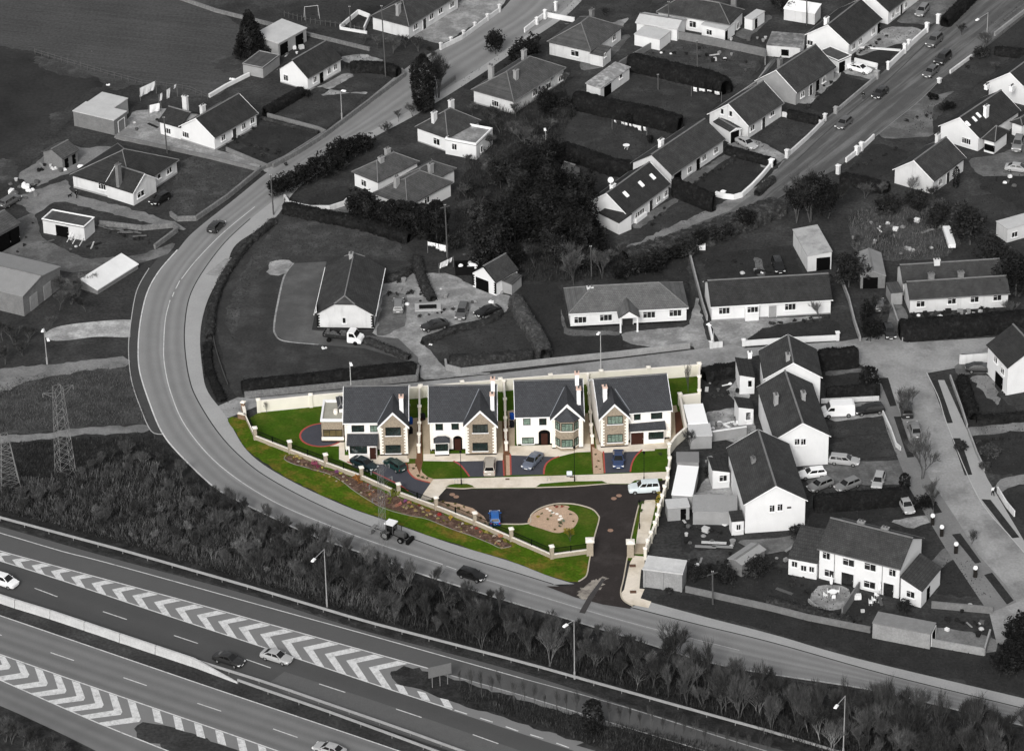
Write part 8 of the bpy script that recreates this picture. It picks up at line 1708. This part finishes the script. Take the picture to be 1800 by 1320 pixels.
tree(745, 196, 2.0, 11.2, 'column', EVG2, 'tall dark cypress column beside the main road', var=1, n=5200, leaf=0.15)
bare(770, 172, 9.0, TWIGD, BARK, 'airy dark tree behind the tall cypress', var=5, wide=0.8, twn=2600)
tree(871, 96, 2.3, 4.6, 'round', EVG2, 'round dark bush, left of two beside the hipped bungalow with three chimneys', var=1)
tree(922, 112, 3.4, 5.2, 'round', EVG2, 'broad round dark bush, right of two beside the hipped bungalow with three chimneys', var=2)
tree(1064, 28, 1.0, 1.6, 'round', EVG, 'small round clipped bush on the lawn at the top', var=0, n=900)
for i, (u, v, r, h_) in enumerate(((632, 388, 2.7, 5.2), (655, 394, 2.4, 5.0), (675, 398, 1.6, 4.6), (690, 402, 1.5, 5.4), (707, 408, 2.1, 5.8), (725, 412, 2.1, 6.0), (745, 416, 1.9, 6.0), (768, 424, 2.1, 7.6))):
    tree(u, v, r, h_, 'column' if i > 1 else 'round', EVG2, ('leftmost', 'second', 'third', 'fourth', 'fifth', 'sixth', 'seventh', 'rightmost')[i]+' tall dark conifer in the row screening the sprawling bungalow', 'tree', 'conifer row screening the sprawling bungalow', 'conifer', i % 3, 3600, leaf=0.15)
for i, (u, v, r, h_, m_) in enumerate(((858, 462, 4.6, 8.0, EVG), (955, 400, 4.6, 10.0, EVG2), (1000, 415, 4.2, 8.5, EVG2), (925, 385, 4.0, 8.5, EVG), (1040, 440, 3.4, 5.8, EVG2), (880, 330, 3.0, 5.5, EVG), (985, 350, 3.4, 6.0, EVG2), (975, 465, 3.2, 5.5, EVG), (1035, 478, 3.0, 4.0, EVG), (905, 470, 2.6, 3.6, EVG2), (830, 345, 2.2, 2.6, EVG), (1000, 300, 2.0, 2.4, EVG2), (985, 190, 2.4, 3.2, EVG), (935, 300, 2.6, 4.0, EVG), (800, 440, 2.2, 3.0, EVG), (940, 350, 4.2, 10.0, EVG2), (970, 430, 4.4, 10.0, EVG2), (1010, 375, 3.8, 8.0, EVG2), (1020, 420, 3.8, 8.0, EVG2), (860, 420, 4.0, 7.0, EVG2), (905, 430, 3.6, 7.0, EVG2), (975, 290, 2.8, 5.0, EVG2), (960, 200, 2.6, 4.4, EVG2))):
    tree(u, v, r, h_, 'round', m_, 'dark evergreen in the dense tree group left of the bungalow with roof lights', 'tree', 'dense dark tree group in the middle', 'evergreen_tree', i % 5, 3400, leaf=0.11)
for i, (u, v, r, h_, m_, lb) in enumerate(((1425, 392, 5.2, 9.0, TWIGD, 'broad bare dark tree at the end of the track'), (1010, 500, 3, 6.5, TWIG, 'grey bare tree behind the wide hipped bungalow'), (1058, 490, 3, 5.5, TWIG, 'smaller grey bare tree right of the grey bare tree'), (940, 255, 3, 7.5, TWIGD, 'bare tree standing behind the round lawn'), (1440, 565, 3, 4.5, TWIGL, 'pale bare tree before the bay-window bungalow'),
        (1590, 735, 3, 6.0, TWIG, 'bare street tree beside the dark jeep'), (1622, 842, 3, 8.0, TWIG, 'bare street tree with spreading crown at the middle verge'), (1640, 905, 2, 6.0, TWIG, 'thin bare street tree below the spreading one'), (1708, 956, 2, 2.6, TWIGD, 'small bare bush in the lower street verge'), (1212, 790, 3, 3.8, TWIGD, 'bare dark shrub in the corner by the flat shed roofs'), (1600, 345, 3, 4.0, TWIGL, 'bare shrub before the plain pale gable'), (1690, 870, 1, 0.5, TWIG, ''))):
    if lb: bare(u, v, h_, m_, BARK, lb, 'tree', None, 'bare_tree', var=i % 7, wide=1.15 if i == 0 else 0.85, twn=2600 if i in (0, 1, 2) else 1500)
for k, (u, v) in enumerate(((1400, 392), (1455, 385), (1425, 372))): bare(u, v, 8.0, TWIGD, BARK, 'stem crown clustered within the broad bare dark tree', 'tree', 'crowns clustered at the end of the track', 'bare_tree', var=k+3, wide=0.9, twn=2600)
for i, (u, v, r, h_, m_, lb) in enumerate(((1492, 505, 3.6, 6.0, EVG, 'rounded dark shrub beside the narrow tin shed'), (1530, 600, 2.4, 4.2, EVG2, 'dark evergreen at the lane by the parked hatchback'), (1522, 575, 1.6, 4.5, EVG2, 'slim dark evergreen above the lane-side one'), (1705, 430, 4.2, 7.0, EVG, 'big dark tree between the rubble plot and the pale cabin'), (1745, 470, 3.8, 5.5, EVG, 'dark bush below the pale cabin'), (1785, 520, 4.0, 7.0, EVG2, 'dark tree at the right end of the cottages'),
        (1528, 683, 1.5, 3.8, EVG2, 'tall clipped dark topiary beside the street verge'), (1788, 1120, 2.8, 3.0, EVG2, 'dark bush at the lower right edge'), (1590, 860, 0.8, 2.8, EVG2, 'narrow dark conifer at the end of the black hedge'), (1624, 897, 2.0, 2.6, EVG2, 'dark bush at the street corner below the narrow conifer'), (1330, 1010, 2.6, 2.6, EVG, 'dark bush beside the small garden shed'), (1275, 1020, 2.6, 2.4, EVG, 'dark bush left of the small garden shed'), (1230, 1015, 2.2, 2.0, EVG, 'dark bush behind the concrete shed'), (1592, 1078, 1.4, 1.9, EVG, 'round bush below the right wing of the lower white pair'),
        (1650, 395, 3.0, 3.6, EVG, 'dark thicket above the rubble plot'), (1560, 375, 3.0, 3.0, EVG, 'dark thicket left of the pale gable'), (1610, 370, 3.0, 3.2, EVG, 'dark thicket under the pale gable'), (1680, 330, 0.6, 4.0, EVG2, 'slim dark cypress right of the pale gable'), (1663, 193, 1.8, 1.4, EVG2, 'dark bush on the oval front garden'), (1640, 176, 1.2, 1.2, EVG2, 'dark bush at the kerb of the oval front garden'), (1725, 100, 2.0, 1.8, HEDGE2, 'greyish shrub by the upper right wall'), (540, 172, 1.0, 1.4, EVG2, 'round dark bush before the small cottage'),
        (1143, 253, 0.9, 1.9, EVG2, 'small clipped dome bush at the back of the long gabled bungalow'), (1105, 222, 0.6, 2.6, EVG2, 'small dark spike conifer in the hedge above the washing'), (1004, 205, 0.8, 2.4, HEDGE2, 'pale clipped column bush at the hedge corner'), (1042, 1290, 1.3, 5.6, EVG2, 'dark young conifer on the motorway island'), (1385, 30, 2.0, 3.0, EVG2, 'dark bush at the white outhouse'), (1372, 12, 2.4, 3.4, EVG, 'dark bushy tree behind the white outhouse'),
        (1175, 1040, 0.8, 0.5, HEDGE2, 'tiny pale shrub on the grass bank'), (1690, 790, 1.5, 1.2, HEDGE2, 'grey shrub at the right-hand garden wall'), (1742, 800, 2.0, 1.4, IVY, 'pale shrub in the right-hand flower border'), (1730, 825, 1.2, 1.2, IVY, 'smaller pale shrub below the flower border'), (1440, 1000, 0.8, 0.7, EVG, 'small dark shrub at the foot of the white wing'), (1400, 945, 2.0, 1.6, EVG, 'dark shrubs at the corner of the lower paired house'), (1250, 835, 1.4, 1.0, EVG, 'dark plants in the small yard by the long white roof'))):
    knd = 'column' if r <= 0.9 and h_ > 2.2 or 'topiary' in lb or 'conifer on' in lb else 'round'
    tree(u, v, r, h_, knd, m_, lb, 'bush' if 'bush' in lb or 'shrub' in lb or 'thicket' in lb else 'tree', None, 'dark_bush' if h_ < 4 else 'evergreen_tree', i % 5, 2600 if r > 1.5 else 1200, leaf=0.12 if r > 1.5 else 0.22)
for i, (u, v, h_, m_) in enumerate(((665, 88, 3.2, TWIG), (690, 95, 3.6, TWIG), (712, 85, 3.0, TWIGD), (735, 92, 3.0, TWIGD), (757, 98, 2.6, TWIGD), (640, 78, 2.2, TWIG), (760, 110, 2.2, TWIGD))): bare(u, v, h_, m_, BARK, 'bare shrub in the clump at the wall below the top bungalow', 'shrub', 'bare shrubs below the top bungalow', 'bare_shrub', var=i, wide=1.2)
for i, (u, v, h_, m_) in enumerate(((105, 545, 4, TWIG), (125, 535, 4, TWIG), (135, 520, 3.6, TWIG), (110, 515, 3.4, TWIG), (150, 548, 3.4, TWIGD), (50, 600, 3, TWIGD), (25, 608, 3.6, TWIGD), (5, 600, 4.2, TWIGD), (40, 625, 3, TWIGD), (10, 640, 3, TWIGD), (90, 575, 2.2, TWIG), (155, 505, 2.6, TWIGL), (165, 500, 2.2, TWIGL))): bare(u, v, h_, m_, BARK, 'bare shrub in the rough ground beside the large pale-roofed shed', 'shrub', 'bare shrubs beside the pale-roofed shed', 'bare_shrub', var=i % 7, wide=1.2)
for i, (u, v, h_) in enumerate(((790, 245, 2.5), (800, 225, 2.5), (830, 205, 3.0), (870, 215, 3.0), (815, 290, 2.4), (850, 300, 3.2), (880, 300, 3.0), (905, 210, 3.2), (900, 240, 3.2), (880, 240, 4), (920, 260, 4.6), (860, 260, 3.6), (900, 290, 4.5), (945, 280, 4.4), (865, 320, 4.0), (920, 330, 5.0), (950, 330, 4.4), (840, 400, 4.2), (870, 390, 4.6), (820, 380, 3.4), (895, 430, 4.6), (940, 470, 4.6), (1000, 470, 4.6), (960, 240, 3.4), (975, 380, 4.4), (1070, 430, 3), (935, 175, 3.0), (960, 160, 3.0), (990, 150, 2.8), (820, 350, 3.0), (845, 360, 3.0), (1065, 470, 3.5), (1085, 455, 3.0), (1130, 470, 3.0), (1155, 455, 2.8), (700, 215, 2.4), (680, 235, 2.4), (725, 205, 2.6), (650, 262, 2.6), (1200, 440, 2.6), (1260, 420, 2.6), (1310, 400, 2.8), (1480, 350, 3), (1520, 350, 3), (1550, 345, 3), (1640, 355, 3.4), (1500, 430, 2.6), (1560, 420, 2.0), (1600, 400, 2.2), (1630, 445, 1.8), (1750, 125, 2), (1690, 62, 2.6), (1735, 85, 3.4), (1545, 560, 3.2), (1535, 545, 3.0), (1775, 560, 3))):
    bare(u, v, h_, TWIG if i % 3 else TWIGD, BARK, 'bare scrubby bush filling the gaps between the old gardens', 'shrub', 'scrubby bushes between the old gardens', 'bare_shrub', var=i % 7, wide=1.3)

# scrub belt between the road and the motorway
def inpoly(x, y, pl):
    c = False; j = len(pl)-1
    for i in range(len(pl)):
        (xi, yi), (xj, yj) = pl[i], pl[j]
        if (yi > y) != (yj > y) and x < (xj-xi)*(y-yi)/(yj-yi)+xi: c = not c
        j = i
    return c
rnd = random.Random(21)
belt = [(-40, 850), (60, 870), (120, 850), (200, 810), (240, 815), (300, 830), (345, 865), (400, 895), (477, 928), (560, 962), (662, 1000), (742, 1032), (880, 1078), (1080, 1145), (1275, 1200), (1420, 1245), (1533, 1262), (1757, 1300), (1860, 1330), (1860, 1460), (1600, 1380), (1420, 1316), (1173, 1232), (920, 1160), (640, 1086), (440, 1024), (213, 956), (0, 900), (-40, 890)]
pts = []; tries = 0
while len(pts) < 299 and tries < 40000:
    tries += 1; u, v = rnd.uniform(-40, 1860), rnd.uniform(810, 1400)
    if not inpoly(u, v, belt): continue
    p = P(u, v)
    if all((p-q[2]).length > 1.9 for q in pts): pts.append((u, v, p))
btop = lin([(x, y-14) for x, y in belt[:20]])
for i, (u, v, p) in enumerate(pts):
    t = rnd.random(); right = u > 1150
    m_ = TWIGL if (t < 0.07 and not right) else (TWIGD if t < 0.5 else TWIG); h_ = rnd.uniform(3.0, 6.8)*(1.12 if right else 1.0)*(0.6 if u < 330 else 0.8 if u < 560 else 1)*(0.8 if t > 0.9 else 1)
    h_ = max(1.6, min(h_, (v-btop(u)+(26 if u < 1120 else 62))/10.5))
    lb = {'pale_twigs': 'pale-twigged bare tree in the scrub belt beside the motorway', 'dark_twigs': 'dark bare tree in the scrub belt beside the motorway'}.get(m_.name, 'grey bare tree in the scrub belt beside the motorway')
    wh = ' by the lattice masts' if u < 250 else ' above the first chevrons' if u < 480 else ' round the first tall lamp' if u < 760 else ' behind the motorway sign' if u < 960 else ' round the lamp below the estate entrance' if u < 1180 else ' opposite the grass bank' if u < 1480 else ' at the lower right corner'
    lb = lb.replace(' beside the motorway', '')+wh
    bare(u, v, h_, m_, BARKL if i % 9 == 0 else BARK, lb, 'tree', lb.split(' bare')[0]+' trees of the scrub belt'+wh, 'bare_tree', var=i % 8, wide=rnd.uniform(0.55, 1.0), twn=2300, p=p)
# tall thin bare saplings over the lower road and on the island
for i, (u, v) in enumerate(((1228, 1225), (1300, 1240), (1330, 1245), (1440, 1280), (1500, 1290), (1555, 1290), (1560, 1300), (1650, 1310), (1690, 1310), (1720, 1320), (1245, 1226), (1590, 1320), (1760, 1330))):
    bare(u, v, rnd.uniform(8.0, 10.5), TWIGD, BARK, 'tall thin bare tree rising above the scrub at the lower right', 'tree', 'tall thin trees at the lower right', 'bare_tree', var=i % 8, wide=0.42, twn=900)
for i in range(30):
    t = (i+0.5)/30; u = 800+t*560; v = 1212+t*126+rnd.uniform(-3, 5)
    bare(u, v, rnd.uniform(3.5, 5.5), TWIGD, BARK, 'thin bare sapling on the grass island between slip road and motorway', 'tree', 'saplings on the motorway island', 'bare_sapling', var=i % 8, wide=0.35, twn=400)
for i in range(9):
    u = -10+i*16+rnd.uniform(-4, 4); v = 1275+i*7+rnd.uniform(0, 14)
    bare(u, v+12, rnd.uniform(2.6, 4.2), TWIG if i % 2 else TWIGD, BARK, 'bare shrub at the lower left corner of the motorway', 'shrub', 'bare shrubs at the lower left corner', 'bare_shrub', var=i % 8, wide=1.1)
# tangled undergrowth below the belt: nobody could count it
def undergrowth(name, pl, n, m_, size, zmax, seed, label):
    rn = random.Random(seed); x0 = min(a for a, _ in pl); x1 = max(a for a, _ in pl); y0 = min(b_ for _, b_ in pl); y1 = max(b_ for _, b_ in pl); vs = []; fs = []; c = 0
    while c < n:
        u, v = rn.uniform(x0, x1), rn.uniform(y0, y1)
        if not inpoly(u, v, pl): continue
        c += 1; p = P(u, v); a = rn.uniform(0, 6.28); l_ = size*rn.uniform(0.5, 1.4); z = rn.uniform(0.05, zmax)*rn.random()**0.5; q = p+Vector((math.cos(a)*l_*0.6, math.sin(a)*l_*0.6, z+l_*0.8)); s_ = Vector((-math.sin(a), math.cos(a), 0.3))*0.035
        k = len(vs); p = p+Vector((0, 0, z*0.6)); vs += [tuple(p-s_), tuple(p+s_), tuple(q+s_*0.6), tuple(q-s_*0.6)]; fs.append((k, k+1, k+2, k+3))
    return tag(meshobj(name, vs, fs, m_), label, 'undergrowth', kind='stuff')
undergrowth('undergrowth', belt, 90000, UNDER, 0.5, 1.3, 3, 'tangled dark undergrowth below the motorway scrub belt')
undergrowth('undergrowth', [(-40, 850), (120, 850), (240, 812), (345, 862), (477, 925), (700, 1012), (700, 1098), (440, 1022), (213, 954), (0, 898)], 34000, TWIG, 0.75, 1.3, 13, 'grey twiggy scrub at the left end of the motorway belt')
undergrowth('undergrowth', [(1490, 380), (1560, 360), (1660, 350), (1690, 430), (1660, 455), (1560, 460), (1500, 440)], 5000, TWIG, 0.4, 0.8, 4, 'weeds and brambles over the rubble plot')
undergrowth('undergrowth', [(845, 200), (990, 150), (1010, 200), (960, 300), (1020, 360), (1060, 430), (1100, 440), (1110, 490), (1000, 500), (920, 495), (860, 450), (800, 420), (800, 340), (830, 280), (865, 250)], 16000, UNDER, 0.5, 1.4, 5, 'dark undergrowth between the trees in the middle')
undergrowth('undergrowth', [(800, 1212), (1360, 1335), (1200, 1370), (920, 1268), (820, 1240)], 6000, UNDER, 0.4, 0.9, 6, 'weeds on the motorway island')
undergrowth('undergrowth', [(-60, 690), (140, 655), (225, 645), (240, 700), (255, 742), (60, 756), (-60, 762)], 7000, mat('dry_grass_blades', 84, var=0.3), 0.25, 0.2, 7, 'rough dry grass tufts in the left meadow')
undergrowth('undergrowth', [(-60, 785), (130, 772), (265, 762), (320, 815), (200, 815), (60, 860), (-60, 850)], 9000, UNDER, 0.3, 0.4, 8, 'rough dark grass around the lattice masts')

# globe-topped gate posts along the lower street
for i, (u, v) in enumerate(((1639, 922), (1655, 942), (1680, 972), (1714, 1014))):
    r_ = empty('gate_post', P(u, v), 0, ('topmost', 'second', 'third', 'lowest')[i]+' of the four dark gate posts with white globes along the lower street', 'gate post'); MB().box((0, 0, 0.6), (0.5, 0.5, 1.2)).build('shaft', DFRAME, r_); MB().lathe((0, 0, 1.2), [(0.1, 0), (0.3, 0.15), (0.36, 0.35), (0.25, 0.6), (0.05, 0.68)], 10).build('globe', LAMPM, r_)
# small garden shrubs in beds and along walls
rnd = random.Random(77)
for i, (a, b, n, wh) in enumerate((((395, 258), (450, 225), 6, 'before the white bungalow with two chimneys'), ((420, 250), (500, 275), 7, 'along the front path of the white bungalow'), ((440, 268), (500, 292), 5, 'on the lower front lawn of the white bungalow'), ((165, 290), (215, 268), 9, 'behind the hipped bungalow roof'), ((1215, 330), (1300, 275), 12, 'round the oval dark lawn'), ((1140, 400), (1175, 365), 4, 'before the roof-light bungalow'),
    ((1415, 195), (1465, 140), 8, 'on the lawn before the grey-gabled bungalow'), ((1515, 98), (1560, 62), 8, 'before the large white bungalow at the top'), ((1700, 120), (1715, 100), 4, 'inside the pale wall at the upper right'), ((1500, 300), (1580, 262), 8, 'on the garden left of the plain pale gable'), ((680, 520), (760, 515), 9, 'in the middle vegetable garden'), ((735, 560), (800, 545), 6, 'round the pond in the middle garden'), ((745, 605), (870, 562), 9, 'along the kerb of the round lawn'),
    ((1345, 570), (1465, 560), 10, 'along the bed before the bay-window bungalow'), ((1605, 557), (1760, 545), 12, 'before the twin-roofed cottages'), ((1715, 780), (1790, 770), 8, 'in the right-hand flower border'), ((1240, 700), (1300, 690), 6, 'in the yard behind the upper white pair'), ((1200, 925), (1270, 940), 8, 'in the garden below the grey panelled shed'), ((1215, 985), (1290, 1010), 9, 'behind the concrete shed'), ((1385, 1015), (1420, 1045), 6, 'in the rear garden of the lower white pair'),
    ((1430, 1080), (1520, 1095), 6, 'along the long back wall'), ((1660, 1090), (1730, 1100), 7, 'beside the pale garage'), ((1500, 100), (1540, 85), 3, 'by the white garden path'), ((1590, 215), (1640, 200), 4, 'on the oval front garden'), ((505, 355), (560, 366), 5, 'inside the curved entrance wall'), ((640, 470), (700, 500), 6, 'at the corner of the half-hipped bungalow'), ((1130, 90), (1320, 110), 10, 'on the overgrown plot'), ((1225, 455), (1390, 475), 8, 'on the dark back lawn of the bay-window bungalow'),
    ((20, 480), (60, 395), 6, 'in the yard at the left edge'), ((190, 410), (270, 428), 8, 'in the scrap yard by the bend'), ((610, 120), (700, 130), 5, 'at the drive of the small cottage'), ((850, 140), (900, 110), 4, 'beside the hipped bungalow with three chimneys'))):
    for k in range(n):
        t = (k+rnd.random())/n; r_ = rnd.uniform(0.25, 0.6); bush(a[0]+(b[0]-a[0])*t+rnd.uniform(-6, 6), a[1]+(b[1]-a[1])*t+rnd.uniform(-3, 3), r_, r_*rnd.uniform(0.8, 1.5), (HEDGE2, IVY, EVG, HEDGE2)[rnd.randrange(4)], 'small garden shrub '+wh, 'small shrubs '+wh, var=k % 5, n=300, leaf=0.3)
# loose things lying about in yards and gardens
rnd = random.Random(99)
ITM = [('crate', lambda: MB().box((0, 0, 0.25), (0.7, 0.5, 0.5))), ('board', lambda: MB().box((0, 0, 0.06), (1.9, 0.35, 0.08))), ('plant_pot', lambda: MB().lathe((0, 0, 0), [(0.2, 0), (0.3, 0.4), (0.32, 0.45), (0.26, 0.46)], 8)), ('bucket', lambda: MB().lathe((0, 0, 0), [(0.15, 0), (0.2, 0.35), (0.17, 0.36)], 8)), ('stone', lambda: MB().lathe((0, 0, 0), [(0.3, 0), (0.34, 0.12), (0.2, 0.26), (0.05, 0.3)], 6))]
ITM = [(n_, f_()) for n_, f_ in ITM]; TONES = [mat('item_%d' % c_, c_, var=0.1) for c_ in (235, 190, 140, 90, 40)]
for (x0, y0, x1, y1, n, wh) in ((225, 190, 300, 230, 6, 'on the concrete yard behind the white bungalow'), (10, 318, 70, 350, 12, 'in the junk yard at the left edge'), (70, 285, 120, 305, 8, 'by the small stone outbuilding'), (85, 410, 180, 440, 10, 'before the open shed doorway'), (500, 70, 530, 100, 8, 'behind the small cottage'), (690, 490, 800, 540, 8, 'in the middle vegetable garden'), (830, 500, 900, 535, 6, 'before the white garage'),
    (1295, 470, 1370, 485, 4, 'behind the bay-window bungalow'), (1500, 385, 1670, 450, 22, 'on the rubble plot'), (1610, 548, 1740, 560, 12, 'before the twin-roofed cottages'), (1240, 665, 1300, 700, 8, 'behind the upper white pair'), (1245, 725, 1310, 760, 12, 'in the yard of the middle white pair'), (1235, 800, 1270, 850, 7, 'in the small yard by the long white roof'), (1195, 910, 1290, 975, 14, 'in the garden below the grey panelled shed'), (1210, 985, 1300, 1010, 9, 'behind the concrete shed'),
    (1350, 960, 1430, 1040, 10, 'in the rear garden of the lower white pair'), (1500, 1050, 1560, 1080, 5, 'by the row of white chairs'), (1650, 1060, 1740, 1120, 8, 'beside the pale garage'), (1150, 85, 1320, 130, 10, 'on the overgrown plot'), (1740, 310, 1795, 330, 5, 'below the pale saloon at the right edge'), (960, 295, 1000, 330, 5, 'beside the small wooden playhouse'), (1280, 60, 1350, 80, 5, 'by the outhouse at the top')):
    for k in range(n):
        n_, g_ = ITM[rnd.choices(range(5), (3, 3, 3, 1, 4))[0]]; ti = rnd.randrange(5); tn = ('white', 'pale', 'grey', 'dark grey', 'black')[ti]
        key = ('item', n_, ti)
        if key not in CR: CR[key] = g_.mesh(n_, TONES[ti])
        o = link(n_, CR[key], None, P(rnd.uniform(x0, x1), rnd.uniform(y0, y1)), (0, 0, rnd.uniform(0, 3))); s_ = rnd.uniform(0.7, 1.5); o.scale = (s_, s_, s_); tag(o, '%s %s lying %s' % (tn, n_.replace('_', ' '), wh), n_.replace('_', ' '), 'loose %s %s items %s' % (tn, n_.replace('_', ' '), wh))
h = H('playhouse', 'small wooden playhouse behind the dark hedge of the round lawn', 'playhouse'); b = h.block((1003, 306), (983, 300), W=3.0, H=1.8, ridge='ab', pitch=35, wall=BLOCK, rm=SLATEM, over=0.1)
# grass tufts over the lawns and rough gardens
vs = []; fs = []; rnd = random.Random(5); TUF = mat('grass_blades', 54, var=0.4, scale=0.5, fine=0.5)
for pl, mn in LAWNPOLY:
    x0, x1, y0, y1 = min(p[0] for p in pl), max(p[0] for p in pl), min(p[1] for p in pl), max(p[1] for p in pl)
    for _ in range(int((x1-x0)*(y1-y0)*(0.05 if mn != 'dark_lawn' else 0.03))):
        u, v = rnd.uniform(x0, x1), rnd.uniform(y0, y1)
        if inpoly(u, v, pl):
            p = P(u, v, 0.03); k = len(vs); a = rnd.uniform(0, 6.28); w_ = 0.1; h_ = rnd.uniform(0.06, 0.22); d = Vector((math.cos(a)*w_, math.sin(a)*w_, 0)); vs += [tuple(p-d), tuple(p+d), tuple(p+Vector((d.y, -d.x, h_)))]; fs.append((k, k+1, k+2))
tag(meshobj('grass_tufts', vs, fs, TUF), 'uneven grass tufts over the garden lawns', 'grass', kind='stuff')
